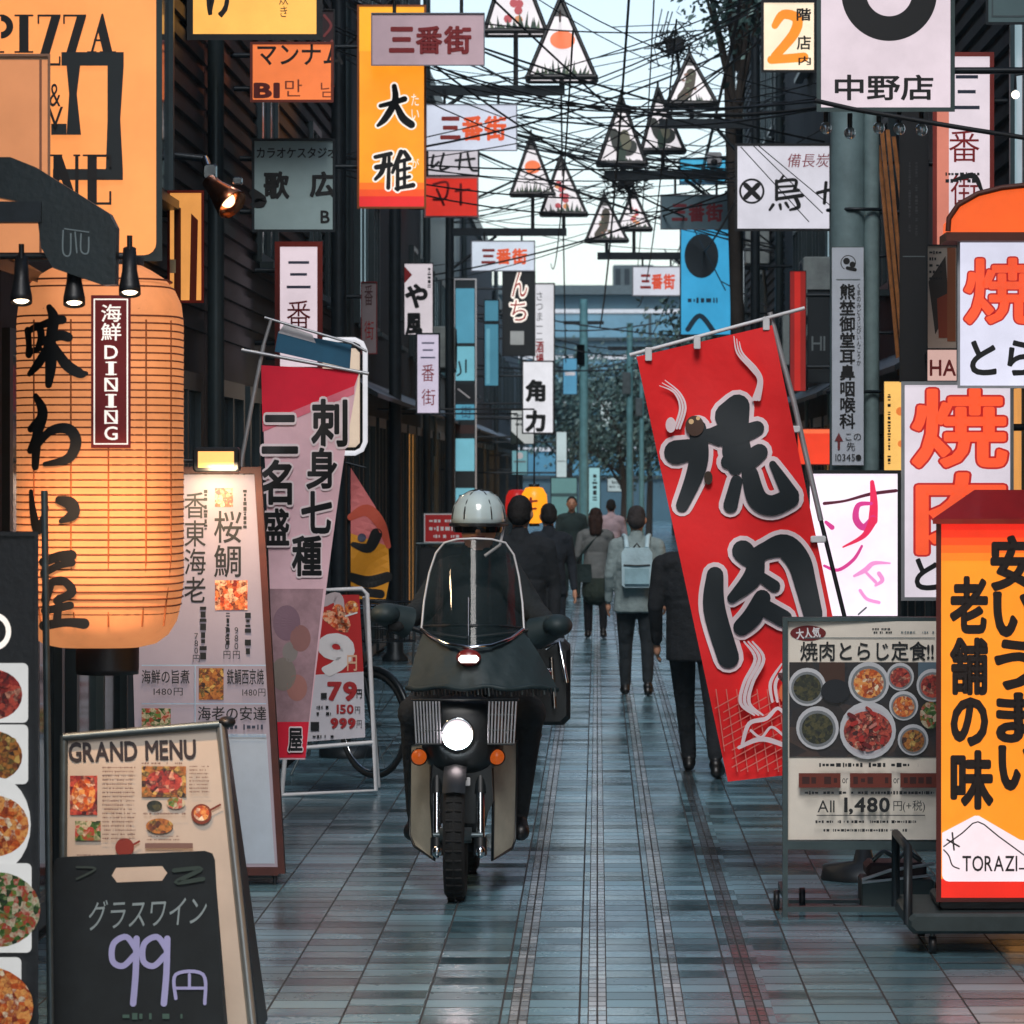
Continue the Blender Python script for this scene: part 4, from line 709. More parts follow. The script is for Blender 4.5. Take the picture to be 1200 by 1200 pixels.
def column(d):
    cells = [(338, 402, CY2), (406, 446, CY1), (450, 470, pr((28, 34, 40))), (474, 492, CY2), (498, 508, pr((70, 48, 46))), (514, 552, CY1), (572, 600, CY1)]
    for a, b, m_ in cells: d.rect(534, a, 556, b, m_)
    d.stroke([(538, 424), (540, 436), (536, 440)], 2, BK); d.stroke([(546, 422), (546, 436)], 2, BK); d.stroke([(537, 456), (550, 466)], 1.5, WH); d.text('街', (540, 476, 552, 490), pr((40, 70, 110), 'ink')); d.rect(538, 580, 541, 590, BK)
sign('tenant_sign_column', 'tall teal column of stacked lit tenant signs in a white frame', 'sign', 55.0, (533, 328, 557, 606), pr((36, 48, 54)), column, 0.2, 1.6, WHITEP, arm=-1)
sign('black_kana_sign', 'black hanging sign with white outlined red kana left of the white upright sign', 'sign', 60.0, (590, 319, 626, 416), pr((26, 32, 36)), lambda d: (d.text('ん', (600, 318, 618, 348), pr((190, 60, 56)), grow=(0.07, WHO)), d.text('ち', (598, 352, 617, 376), pr((190, 60, 56)), grow=(0.07, WHO)), d.rect(598, 388, 614, 404, pr((190, 196, 196)))), 0.2, 1.5, BLACK, arm=-1)
sign('white_upright_sign', 'tall narrow white sign with small black and red characters', 'sign', 62.0, (626, 333, 649, 508), em((214, 214, 220), 0.75), lambda d: (d.text('さつま', (628, 342, 636, 376), BK, vert=True), d.text('一二', (628, 382, 636, 398), BK, vert=True), d.text('酒場', (628, 400, 637, 428), RD, vert=True, bold=.03)), 0.2, 1.5, BLACK, arm=-1)
sign('white_upright_sign', 'short white sign with two bold black characters in front of the tall narrow white one', 'sign', 58.0, (613, 424, 648, 507), em((220, 220, 226), 0.8), lambda d: (d.text('角', (617, 446, 638, 470), BK, bold=0.05), d.text('力', (617, 482, 638, 505), BK, bold=0.06)), 0.2, 1.5, BLACK, arm=-1)
sign('white_notice', 'small white notice hanging below the short white sign', 'sign', 59.0, (599, 481, 626, 520), em((200, 206, 206), 0.6), lambda d: (d.poly([(599, 505), (599, 520), (615, 520)], pr((40, 60, 60))), d.micro(602, 484, 612, 500, 3, GY, 2)), 0.1, 0.8, DARKSTEEL, arm=-1)
sign('teal_wall_sign', 'teal glowing vertical panel left of the black kana sign', 'sign', 57.0, (568, 352, 584, 452), em((80, 146, 170), 0.5), lambda d: (d.rect(568, 376, 584, 380, DARKSTEEL), d.rect(570, 385, 574, 450, em((110, 176, 196), .5))), 0.15, 1, DARKSTEEL, arm=-1)

# standing red notice on an easel
root = thing('notice_easel', 'red notice with white writing on a dark easel behind the motorcycle', 'notice board', (P(522, 790, 36).x, 36, 0))
SE = flat(36.0); mb = MB(); d = Draw(mb, SE); d.rect(497, 602, 553, 636, RED); d.frame(497, 602, 553, 636, 1.2, WH); d.micro(503, 608, 546, 613, 1, WH, 2, .8); d.micro(503, 616, 548, 623, 1, WH, 3, .8); d.micro(508, 626, 540, 631, 1, WH, 4, .8); mb.build('notice', root)
mb = MB(); mb.box(P(496, 637, 36.01), P(554, 601, 36.01) + Vector((0, 0.02, 0)), STEEL); mb.tube([P(488, 640, 36), P(484, 780, 36)], 0.012, STEEL, 6); mb.tube([P(488, 637, 36), P(556, 637, 36)], 0.012, STEEL, 6); mb.tube([P(556, 640, 36), P(560, 780, 36)], 0.012, STEEL, 6); mb.build('frame', root); mb = MB(); mb.box(P(492, 760, 36.03), P(554, 641, 36.03) + Vector((0, 0.02, 0)), BLACK); mb.build('board', root)

# orange festival lantern far down the street
root = thing('paper_lantern', 'small glowing orange paper lantern hanging far down the street', 'lantern', P(626, 616, 40))
mb = MB(); q = P(626, 592, 40); mb.lathe(q, [(0.05, -0.19), (0.09, -0.18), (0.13, -0.11), (0.14, 0), (0.13, 0.11), (0.09, 0.18), (0.05, 0.19)], em((248, 152, 30), 1.1), n=20); sh = mb.build('paper_shade', root)
mb = MB(); d = Draw(mb, flat(39.85)); d.stroke([(622, 584), (622, 600)], 3, RD); d.stroke([(617, 588), (629, 587)], 2.5, RD); d.stroke([(618, 597), (628, 596)], 2.5, RD); mb.build('lettering', sh, root)
for z in (-0.2, 0.2): mb = MB(); mb.lathe(q + Vector((0, 0, z)), [(0.001, 0.02), (0.055, 0.02), (0.055, -0.02), (0.001, -0.02)], BLACK, n=16); mb.build('end_ring', root)
mb = MB(); mb.tube([q + Vector((0, 0, 0.2)), q + Vector((0, 0, 1.0)), Vector((-2.29, q.y, q.z + 1.0))], 0.01, BLACK, 6); mb.build('cord', root)
root = thing('paper_lantern', 'half hidden red paper lantern beside the glowing orange one', 'lantern', P(606, 616, 42))
mb = MB(); q = P(606, 592, 42); mb.lathe(q, [(0.05, -0.17), (0.09, -0.16), (0.12, -0.1), (0.13, 0), (0.12, 0.1), (0.09, 0.16), (0.05, 0.17)], em((190, 34, 30), 0.7), n=20); mb.build('paper_shade', root); mb = MB(); mb.tube([q + Vector((0, 0, 0.17)), q + Vector((0, 0, 1.0)), Vector((-2.29, q.y, q.z + 1.0))], 0.01, BLACK, 6); mb.build('cord', root)

# chrome floodlight on the left wall
root = thing('floodlight', 'chrome floodlight glowing warm on the left wall beside the karaoke sign', 'floodlight', P(262, 250, 20.4))
c = P(264, 232, 20.4); dv = Vector((0.62, -0.42, -0.62)).normalized(); COP = mat('copper', (196, 120, 84), 0.25, 1.0)
mb = MB(); mb.lathe(c, [(0.001, -0.15), (0.04, -0.15), (0.05, -0.08), (0.075, 0.0), (0.09, 0.06), (0.086, 0.065), (0.06, 0.0)], COP, dv, 22); hd = mb.build('lamp_head', root)
mb = MB(); mb.ell(c + dv * 0.02, (0.04, 0.05, 0.04), em((255, 206, 150), 3.0)); mb.build('bulb', hd, root)
mb = MB(); a = P(240, 186, 20.6); mb.tube([a, P(246, 204, 20.5), P(256, 222, 20.45)], 0.022, CHROME, 8); mb.bbox(P(238, 210, 20.45), P(254, 192, 20.45) + Vector((0, 0.06, 0)), CHROME, 0.01); mb.tube([a, Vector((-2.29, a.y, a.z + 0.02))], 0.02, DARKSTEEL, 8); mb.bbox(P(272, 216, 20.4), P(284, 207, 20.4) + Vector((0, 0.05, 0)), CHROME, 0.008); mb.build('arm', root)
ld = bpy.data.lights.new('floodlight_beam', 'SPOT'); ld.energy = 25; ld.color = (1, 0.75, 0.5); ld.spot_size = R(110); ld.spot_blend = 0.7; ld.shadow_soft_size = 0.06; lo = bpy.data.objects.new('floodlight_beam', ld); col.objects.link(lo); lo.location = c + dv * 0.11; lo.rotation_euler = (-dv).to_track_quat('Z', 'Y').to_euler()
# ------------------------------------------------------------------ right side signs
def two(d):
    O = em((240, 140, 40), 0.95); d.stroke([(908, 30, 8), (918, 17, 11), (934, 22, 12), (930, 40, 12), (908, 66, 10)], 11, O); d.stroke([(904, 70, 10), (942, 67, 11)], 10, O)
    d.text('階', (934, 10, 950, 24), BK, bold=0.03); d.text('店', (934, 42, 950, 58), BK, bold=0.02); d.text('内', (936, 66, 950, 76), BK, bold=0.02)
sign('orange_number_sign', 'white lit sign with a big orange number 2 at the top right', 'sign', 27.0, (895, 3, 954, 82), em((248, 226, 196), 0.95), two, 0.2, 3, BLACK, arm=1)
def nakano(d):
    d.ring(1042, -8, 27, 56, BK, a0=0, a1=180); d.rect(986, -50, 1015, -8, BK); d.rect(1069, -50, 1098, -8, BK)
    d.text('中野店', (979, 88, 1093, 117), BK, bold=0.02)
sign('branch_sign', 'big white lit sign with a black ring mark and three characters over the pole', 'sign', 19.2, (962, -90, 1114, 126), em((214, 198, 206), 0.86), nakano, 0.32, 5, mat('green_grey_frame', (70, 86, 86), 0.4, 0.3), arm=1)
for i, (x, y) in enumerate(((968, 150), (996, 156), (1030, 150), (1054, 151), (1080, 152))):
    mb = MB(); c = P(x, y, 19.4); r = thing('light_bulb', ['clear glass bulb hanging under the white branch sign, first from the left', 'clear glass bulb hanging under the white branch sign, lowest of the row', 'clear glass bulb hanging under the white branch sign, just right of the pole', 'clear glass bulb hanging under the white branch sign, second from the right', 'clear glass bulb hanging under the white branch sign, rightmost of the row'][i], 'bulb', c - Vector((0, 0, 0.03)), 'bulbs under the branch sign')
    mb.ell(c, (0.03, 0.03, 0.032), mat('bulb_glass', (225, 235, 235), 0.05, spec=1.0, trans=0.6), 14, 8); mb.build('globe', r); mb = MB(); mb.tube([c + Vector((0, 0, 0.03)), c + Vector((0, 0, 0.10))], 0.013, BLACK, 8); mb.build('socket', r)
def bird(d):
    d.ring(881, 224, 12.5, 15, BK); d.stroke([(874, 217), (888, 231)], 6, BK); d.stroke([(888, 217), (874, 231)], 6, BK)
    for s_ in ([(918, 206, 3), (914, 212, 3)], [(910, 212, 4), (910, 234, 4)], [(910, 213, 4), (932, 211, 4), (931, 222, 4)], [(912, 219, 3), (930, 218, 3)], [(911, 226, 3), (936, 223, 4)], [(911, 233, 4), (940, 229, 5)], [(932, 231, 5), (936, 242, 5), (926, 246, 3)], [(906, 240, 4), (902, 246, 3)], [(914, 240, 4), (915, 245, 3)], [(921, 238, 4), (924, 243, 3)]): d.stroke(s_, 4, BK)
    d.text('備長炭', (923, 180, 972, 196), pr((160, 60, 70), 'ink'), slant=0.15); d.stroke([(958, 226), (974, 222)], 4, BK); d.stroke([(968, 214), (966, 238)], 4, BK)
sign('bird_sign', 'white lit sign with a round crest and a black brushed bird character behind the pole', 'sign', 29.0, (864, 171, 972, 268), em((208, 206, 216), 0.78), bird, 0.2, 3, BLACK, arm=1)

# utility pole and its plate
UP = mat('pole_concrete', (118, 142, 146), 0.6, var=0.35, bump=0.2, scale=3); px_ = P(993, 600, 24.3).x
root = thing('utility_pole', 'thick grey green utility pole on the right with a slimmer pipe strapped to it', 'utility pole', (px_, 24.3, 0))
mb = MB(); mb.tube([(px_, 24.3, 0.002), (px_, 24.3, 8.5)], [0.118, 0.10], UP, 24); mb.build('pole', root)
mb = MB(); x2 = P(1021, 600, 24.3).x; mb.tube([(x2, 24.28, 0.002), (x2, 24.28, 7.5)], 0.05, mat('pipe_paint', (120, 142, 144), 0.5, var=0.3), 16); mb.build('pipe', root)
mb = MB(); [mb.tube([(px_ - 0.125, 24.3, z), (px_, 24.18, z), (x2 + 0.05, 24.215, z), (x2 + 0.06, 24.3, z), (px_, 24.43, z)], 0.012, DARKSTEEL, 6, closed=True) for z in (1.2, 2.4, 3.55, 4.6, 5.6)]; mb.build('strap', root)
mb = MB(); mb.bbox((px_ - 0.3, 24.24, 6.0), (px_ - 0.11, 24.4, 6.35), STEEL, 0.02); mb.box((px_ - 0.9, 24.27, 6.9), (px_ + 0.9, 24.33, 6.97), DARKSTEEL); mb.build('crossarm', root)
mb = MB(); [mb.lathe((px_ + dx, 24.3, 6.975), [(0.05, 0), (0.05, 0.05), (0.025, 0.06), (0.05, 0.08), (0.05, 0.12), (0.001, 0.14)], WHITEP, n=12) for dx in (-0.8, -0.4, 0.4, 0.8)]; mb.build('insulator', root)
r2 = thing('pole_plate', 'pale upright clinic plate strapped to the thick utility pole', 'sign', P(994, 545, 24.14)); PLB = pr((196, 204, 216))
mb = MB(); d = Draw(mb, flat(24.13)); d.rect(975, 290, 1012, 545, PLB); d.ring(994, 308, 8, 9, BK, a0=120, a1=400); d.disk(992, 306, 4, BK); d.disk(999, 310, 3.5, BK); d.stroke([(993, 314), (1002, 316)], 4, BK); d.rect(980, 327, 1008, 328, GY)
d.text('熊埜御堂耳鼻咽喉科', (984, 333, 1002, 502), BK, vert=True, bold=0.025); d.text('くまのみどうじびいんこうか', (1004, 332, 1009, 428), BK, vert=True); d.stroke([(983, 526), (983, 514)], 3, pr((120, 40, 44), 'ink')); d.poly([(978, 517), (988, 517), (983, 507)], pr((120, 40, 44), 'ink')); d.text('この', (991, 508, 1009, 516), BK); d.text('先', (992, 518, 1002, 528), BK); d.text('10345', (979, 532, 1002, 540), BK); d.disk(1006, 536, 3.4, BK); mb.build('face', r2)
mb = MB(); mb.box(P(974.5, 546, 24.135), P(1012.5, 289, 24.135) + Vector((0, 0.02, 0)), STEEL); mb.build('backing', r2)

# orange brown timber slats, dark sign box, yellow sign, small red things
root = thing('timber_screen', 'slanted screen of orange brown timber battens beside the utility pole', 'timber screen', P(1045, 420, 27.5))
WOOD = mat('warm_timber', (206, 132, 72), 0.55, var=0.45, scale=10); mb = MB()
for k, (xa, ya, xb, yb) in enumerate(((1031, 150, 1054, 396), (1038, 152, 1062, 420), (1030, 196, 1052, 440), (1027, 170, 1040, 300), (1045, 160, 1066, 330))):
    a, b = P(xa, ya, 27.4 + k * 0.05), P(xb, yb, 27.4 + k * 0.05); mb.prism([a, a + Vector((0.028, 0, 0)), b + Vector((0.028, 0, 0)), b], (0, 0.03, 0), WOOD)
mb.build('batten', root); mb = MB(); [mb.tube([P(1028, y, 27.7), Vector((2.29, 27.7, P(0, y, 27.7).z))], 0.012, DARKSTEEL, 6) for y in (190, 300, 390)]; mb.build('rail', root)
sign('dark_sign_box', 'tall unlit black sign box between the timber battens and the white street sign', 'sign', 23.0, (1056, 128, 1086, 446), pr((26, 28, 32)), lambda d: (d.rect(1058, 300, 1084, 301, GY), d.micro(1062, 190, 1078, 280, 2, pr((60, 62, 66)), 3, .4, True)), 0.3, 2, BLACK, arm=1)
sign('yellow_sign', 'small yellow lit sign with tiny dark marks at the foot of the utility pole plate', 'sign', 25.4, (1036, 447, 1057, 560), em((244, 190, 104), 0.9), lambda d: (d.micro(1038, 462, 1046, 548, 1, BK, 4, .5, True), d.disk(1055, 482, 5, em((236, 130, 60), .8)), d.disk(1056, 520, 4, em((236, 130, 60), .8))), 0.1, 1, BLACK, arm=1)
sign('red_lit_strip', 'tall narrow red glowing strip sign behind the red cloth banner', 'sign', 32.0, (926, 318, 944, 458), em((188, 40, 34), 0.7), lambda d: (d.rect(926, 318, 931, 458, em((140, 34, 34), 0.6)), d.rect(938, 318, 944, 458, em((150, 36, 32), 0.6))), 0.15, 1, DARKSTEEL, arm=1)
sign('dark_shop_sign', 'dark sign with faint letters HI left of the utility pole', 'sign', 33.0, (947, 340, 972, 448), pr((34, 42, 48)), lambda d: d.text('HI', (951, 394, 967, 411), pr((120, 132, 136))), 0.1, 1, DARKSTEEL, arm=1)
sign('red_box_sign', 'small glowing red box sign just left of the clinic plate', 'sign', 30.0, (935, 503, 973, 544), em((232, 66, 40), 0.9), lambda d: d.rect(935, 503, 973, 508, em((244, 110, 70), .9)), 0.2, 1, pr((150, 50, 44)), arm=1)
sign('vertical_street_sign', 'tall upright street name sign in a red frame at the upper right', 'sign', 21.2, (1098, 66, 1160, 330), em((222, 208, 216), 0.8), lambda d: (d.rect(1098, 66, 1112, 330, em((216, 130, 110), 0.7)), d.text('三', (1118, 88, 1148, 128), NAVY), d.text('番', (1112, 152, 1148, 190), RD), d.text('街', (1114, 204, 1146, 240), RD), d.stroke([(1116, 212, 3), (1140, 206, 7), (1150, 222, 4)], 5, BK), d.micro(1108, 200, 1150, 216, 2, BK, 7, .6)), 0.22, 5, RFRAME, arm=1, group='upright street name signs')
sign('patchwork_poster', 'patchy brown and white poster panel with HA on a white strip below', 'poster', 20.6, (1087, 288, 1121, 446), pr((190, 176, 164)), lambda d: (d.poly([(1088, 330), (1108, 300), (1112, 360), (1096, 392)], pr((52, 44, 40))), d.poly([(1098, 350), (1118, 340), (1112, 396), (1100, 396)], pr((140, 60, 36))), d.rect(1110, 290, 1120, 400, pr((150, 84, 50))), d.micro(1089, 292, 1104, 330, 5, BK, 8, .5), d.rect(1087, 410, 1121, 446, em((232, 190, 180), 0.6)), d.rect(1087, 408, 1121, 410, BK), d.text('HA', (1090, 422, 1120, 440), pr((140, 44, 44), 'ink'), bold=0.02)), 0.12, 1.5, DARKSTEEL, arm=1)
def grill_big(d, x0, y0, x1, y1, ch):
    d.text(ch, (x0, y0, x1, y1), em((236, 84, 46), 0.9), bold=0.025, grow=(0.022, em((190, 36, 36), 0.7)))
sign('yakiniku_sign', 'white lit sign with one red character and black kana under the orange hood', 'sign', 16.6, (1125, 284, 1236, 452), em((214, 214, 232), 0.86), lambda d: (grill_big(d, 1132, 304, 1214, 378, '焼'), d.text('とらじ', (1138, 400, 1258, 440), BK, bold=0.03)), 0.22, 3, mat('pale_frame', (170, 172, 178), 0.4), arm=1)
sign('yakiniku_sign', 'white lit upright sign with two big orange red characters behind the orange lantern box', 'sign', 18.3, (1060, 451, 1184, 700), em((216, 206, 216), 0.8), lambda d: (grill_big(d, 1071, 457, 1178, 546, '焼'), grill_big(d, 1076, 556, 1176, 648, '肉'), d.text('とらじ', (1073, 655, 1180, 692), BK, bold=0.03)), 0.25, 4, mat('silver_frame', (150, 154, 158), 0.4, 0.4), arm=1)
root = thing('lamp_hood', 'glowing orange half round hood above the upper yakiniku sign', 'lamp hood', P(1170, 280, 16.6))
mb = MB(); pts = [P(x, y, 16.5) for x, y in [(1112, 274), (1113, 258), (1124, 242), (1146, 230), (1174, 223), (1212, 219), (1246, 224), (1246, 274)]]; mb.prism(pts, (0, 0.3, 0), em((238, 92, 30), 0.85)); mb.build('hood', root)
mb = MB(); mb.box(P(1109, 282, 16.49), P(1248, 272, 16.49) + Vector((0, 0.33, 0)), mat('rust_edge', (92, 42, 26), 0.6)); mb.tube([P(x, y - 1, 16.49) for x, y in [(1111, 272), (1112, 257), (1123, 241), (1146, 228), (1174, 221), (1212, 217)]], 0.012, mat('rust_edge', (92, 42, 26)), 6); mb.build('rim', root); mb = MB(); mb.tube([P(1244, 250, 16.65), Vector((2.29, 16.65, P(0, 250, 16.65).z))], 0.02, DARKSTEEL, 6); mb.build('bracket', root)
sign('grey_wall_sign', 'grey green sign panel cropped by the top right corner', 'sign', 18.0, (1158, -60, 1260, 26), pr((96, 122, 126)), lambda d: d.frame(1162, -60, 1256, 20, 2, STEEL), 0.2, 3, DARKSTEEL, arm=1)
PK = em((214, 60, 140), 0.8); PKL = em((240, 150, 210), 0.8); PKR = em((226, 40, 84), 0.85); PD = pr((120, 40, 70), 'ink')
def sushi(d):
    d.stroke([(966, 590, 4), (990, 587, 3), (1020, 579, 4), (1050, 575, 4)], 4, PD); d.stroke([(1022, 565, 5), (1024, 588, 9), (1023, 610, 11)], 9, PKR); d.stroke([(1021, 590, 4), (1006, 592, 6), (1003, 608, 8), (1012, 618, 8), (1023, 608, 8)], 8, PK); d.stroke([(1023, 610, 10), (1012, 628, 6), (988, 641, 2)], 6, PKR)
    d.stroke([(966, 663, 3), (982, 668, 4), (1000, 656, 4), (1010, 640, 3)], 4, PK); d.stroke([(968, 612, 4), (975, 618, 6)], 5, PK)
    d.stroke([(1001, 675, 3), (1014, 668, 6), (1024, 660, 5), (1043, 660, 2)], 5, PKL); d.stroke([(1030, 672, 5), (1034, 680, 5), (1026, 686, 3)], 4, PKL); d.stroke([(1012, 668, 3), (1026, 682, 4)], 4, PKL); d.stroke([(1008, 692), (1016, 702), (1030, 706)], 4, PKL); d.stroke([(1006, 720), (1015, 712)], 2, GY)
sign('sushi_sign', 'white lit sign with pink brush strokes between the red banner and the yakiniku signs', 'sign', 19.9, (949, 555, 1052, 722), em((240, 226, 240), 0.95), sushi, 0.2, 4, BLACK, arm=1)
def bl(d): d.disk(822, 300, 20, pr((24, 40, 50)), 26); d.micro(806, 348, 846, 356, 1, pr((24, 60, 90)), 3, .8); d.stroke([(806, 386), (820, 370), (836, 388)], 6, pr((24, 60, 84))); d.stroke([(812, 266), (850, 340)], 1.5, pr((20, 50, 70)))
sign('blue_banner_sign', 'bright blue lit sign with a dark round picture above the red banner pole', 'sign', 48.0, (798, 268, 856, 392), em((58, 160, 208), 0.72), bl, 0.2, 1.5, DARKSTEEL, arm=1)
sign('blue_sign', 'small bright blue panel beside the white camera', 'sign', 52.0, (797, 187, 850, 216), em((70, 172, 212), 0.72), lambda d: d.rect(797, 212, 850, 216, pr((40, 90, 120))), 0.15, 1, DARKSTEEL, arm=1)
sign('white_strip_sign', 'narrow white sign with small red and black print right of the blue banner sign', 'sign', 45.0, (859, 294, 872, 385), em((190, 204, 212), 0.6), lambda d: (d.rect(859, 302, 864, 336, RD), d.micro(864, 340, 871, 384, 1, BK, 6, .7, True)), 0.12, 1, DARKSTEEL, arm=1)
root = thing('security_camera', 'white security camera on a bracket above the blue panel', 'security camera', P(838, 200, 44))
mb = MB(); mb.bbox(P(829, 194, 44), P(846, 178, 44) + Vector((0, 0.25, 0)), WHITEP, 0.02); mb.build('body', root); mb = MB(); mb.tube([P(845, 186, 44.2), Vector((2.29, 44.2, P(0, 186, 44.2).z))], 0.02, DARKSTEEL, 8); mb.build('bracket', root); mb = MB(); mb.lathe(P(837, 190, 43.99), [(0.001, 0.004), (0.035, 0.004), (0.04, -0.01)], BLACK, (0, -1, 0), 14); mb.build('lens', root)
root = thing('globe_bulb', 'single small glowing bulb on the right wall near the top corner', 'bulb', P(1190, 118, 20)); mb = MB(); mb.ell(P(1190, 111, 20), (0.022,) * 3, em((255, 240, 220), 2.0), 14, 8); mb.build('globe', root); mb = MB(); mb.tube([P(1190, 105, 20), P(1190, 88, 20), Vector((2.29, 20, P(0, 84, 20).z))], 0.008, BLACK, 6); mb.build('wire', root)

# the red cloth banner
def rb_depth(u, v): return 17.8 + 0.032 * math.sin((u - 700) * 0.03 + v * 0.010) + 0.008 * math.sin(v * 0.045 - u * 0.03)
SR = lambda u, v, l=0.0: P(u, v, rb_depth(u, v) - l)
root = thing('nobori_banner', 'bright red cloth banner with two huge black white-edged characters, tilted', 'banner', (P(1012, 960, 17.9).x, 17.9, 0))
TL, TR, BR_, BL = (746, 418), (905, 381), (1012, 898), (853, 916)
def rq(s_, t): return tuple((TL[i] * (1 - s_) + TR[i] * s_) * (1 - t) + (BL[i] * (1 - s_) + BR_[i] * s_) * t for i in (0, 1))
RC = mat('flag_red', (236, 28, 32), 0.75, var=0.10, scale=4, bump=0.5, bd=0.03, bs=0.9); RC2 = mat('flag_dark_red', (190, 22, 26), 0.75, var=0.1, scale=4); mb = MB(); NU, NV = 14, 50
for j in range(NV):
    for i in range(NU):
        mb.add([SR(*rq(a / NU, b / NV)) for a, b in ((i, j), (i, j + 1), (i + 1, j + 1), (i + 1, j))], [(0, 1, 2, 3)], RC, True)
cl = mb.build('cloth', root, weld=True)
mb = MB(); d = Draw(mb, SR, 9); d.l = 0.004; WO = pr((240, 218, 224)); BF = pr((20, 30, 36), 'ink')
K = lambda pts: [(720 + p[0] / 3.53, 360 + p[1] / 3.53) + ((p[2] / 3.53,) if len(p) > 2 else ()) for p in pts]
K8 = lambda pts: [(760 + p[0] / 3.53, 640 + p[1] / 3.53) + ((p[2] / 3.53,) if len(p) > 2 else ()) for p in pts]
G1 = [K(p) for p in ([(255, 600, 100), (310, 590, 90)], [(345, 500, 70), (350, 610, 80), (330, 700, 72), (280, 820, 52)], [(395, 530, 60), (430, 530, 90)], [(510, 410, 100), (470, 450, 110)], [(520, 410, 80), (510, 520, 90), (505, 600, 120), (500, 665, 60)], [(450, 545, 60), (540, 520, 70), (590, 500, 60)], [(470, 640, 60), (540, 640, 80), (600, 600, 70)], [(505, 720, 50), (480, 820, 60)], [(560, 690, 70), (590, 790, 84), (650, 820, 84), (725, 790, 80)], [(655, 650, 30), (690, 710, 50), (730, 780, 70)])]
G2 = [K8(p) for p in ([(275, 120, 70), (272, 260, 92), (330, 460, 90)], [(390, 20, 90), (430, 50, 80), (480, 20, 70), (560, 0, 100), (620, 60, 100), (650, 160, 90), (680, 280, 80)], [(450, 40, 60), (430, 130, 80), (345, 215, 40)], [(440, 110, 40), (520, 165, 50)], [(470, 215, 70), (430, 290, 80), (385, 335, 70)], [(480, 255, 70), (560, 300, 70)])]
for G in (G1, G2):
    for s_ in G: d.stroke(s_, 20, WO, grow=5.4)
for G in (G1, G2):
    for s_ in G: d.stroke(s_, 20, BF)
d.disk(814, 499, 11, pr((70, 44, 30)), 12); d.disk(810, 494, 3, pr((230, 190, 140))); d.disk(818, 490, 2.4, pr((230, 190, 140))); d.disk(830, 560, 5, pr((60, 46, 36)), 8)
for dx in (0, 3.2, 6.4):
    d.stroke([(860 + dx, 394 + dx, 1), (864 + dx, 414, 2), (880 + dx, 432, 3), (889 + dx * 0.6, 446, 3), (883 + dx, 468, 4)], 2, WO); d.stroke([(773 + dx, 452 - dx, 1), (790 + dx, 460, 2), (797 + dx, 478, 2.5), (790 + dx, 502, 2.5)], 2, WO)
d.disk(786, 498, 6, WO, 9)
GR = pr((226, 120, 110))
def clip_in(x, y):
    t = (y - 418) / 497; xl = 746 + 107 * t; return xl + 3 < x < 1008 and y < 905
for k in range(12):
    p = [(838 + k * 12 + 1.1 * q, 800 + q * 8) for q in range(14)]; p = [q for q in p if clip_in(*q) and q[1] > 806]
    if len(p) > 2: d.stroke(p, 1.2, GR)
for k in range(16):
    y0_ = 800 + k * 10; p = [(838 + q * 10, y0_ - 5.5 * q + 30) for q in range(17)]; p = [q for q in p if clip_in(*q) and q[1] > 812]
    if len(p) > 2: d.stroke(p, 1.2, GR)
for dx in (0, 5, 10): d.stroke([(872 + dx, 752, 2), (885 + dx, 772, 4), (872 + dx, 800, 4), (868 + dx, 824, 4), (884 + dx, 838, 2)], 2.4, WO)
for dx in (0, 6): d.stroke([(916 + dx, 778, 2), (903 + dx, 800, 4), (905 + dx, 822, 3)], 2.4, WO)
d.stroke([(870, 872, 4), (878, 848, 5), (898, 842, 5), (912, 830, 4), (926, 846, 4)], 4, WO); d.stroke([(866, 876, 4), (894, 866, 6), (930, 878, 5)], 5, WO); d.stroke([(880, 856), (892, 864), (904, 852), (918, 862)], 3, WO); d.disk(922, 812, 9, pr((230, 110, 60)), 13)
mb.build('lettering', cl, root)
mb = MB(); GT = mat('grey_tube', (170, 172, 176), 0.4, 0.4); mb.tube([P(738, 416, 17.84), P(943, 361, 17.84)], 0.009, WHITEP, 8); foot = Vector((P(1012, 960, 17.9).x, 17.9, 0.1)); mb.tube([P(902, 366, 17.87), P(930, 470, 17.87), P(962, 610, 17.87)], 0.014, GT, 8); mb.tube([P(962, 610, 17.87), P(990, 724, 17.87), foot], 0.011, BLACK, 8); mb.build('pole', root)
mb = MB()
for x, y in ((760, 411), (817, 397), (898, 375)): mb = MB(); mb.bbox(P(x - 4, y + 12, 17.78), P(x + 4, y - 4, 17.78) + Vector((0, 0.02, 0)), WHITEP, 0.004); mb.build('clip', root)
for x, y in ((932, 503), (962, 632)): mb = MB(); mb.bbox(P(x - 12, y + 4, 17.8), P(x + 6, y - 4, 17.8) + Vector((0, 0.06, 0)), WHITEP, 0.006); mb.build('clip', root)
mb = MB(); mb.lathe(Vector((foot.x, 17.9, 0.002)), [(0.001, 0.16), (0.03, 0.16), (0.05, 0.08), (0.19, 0.06), (0.2, 0)], DARKSTEEL); mb.build('base', root)

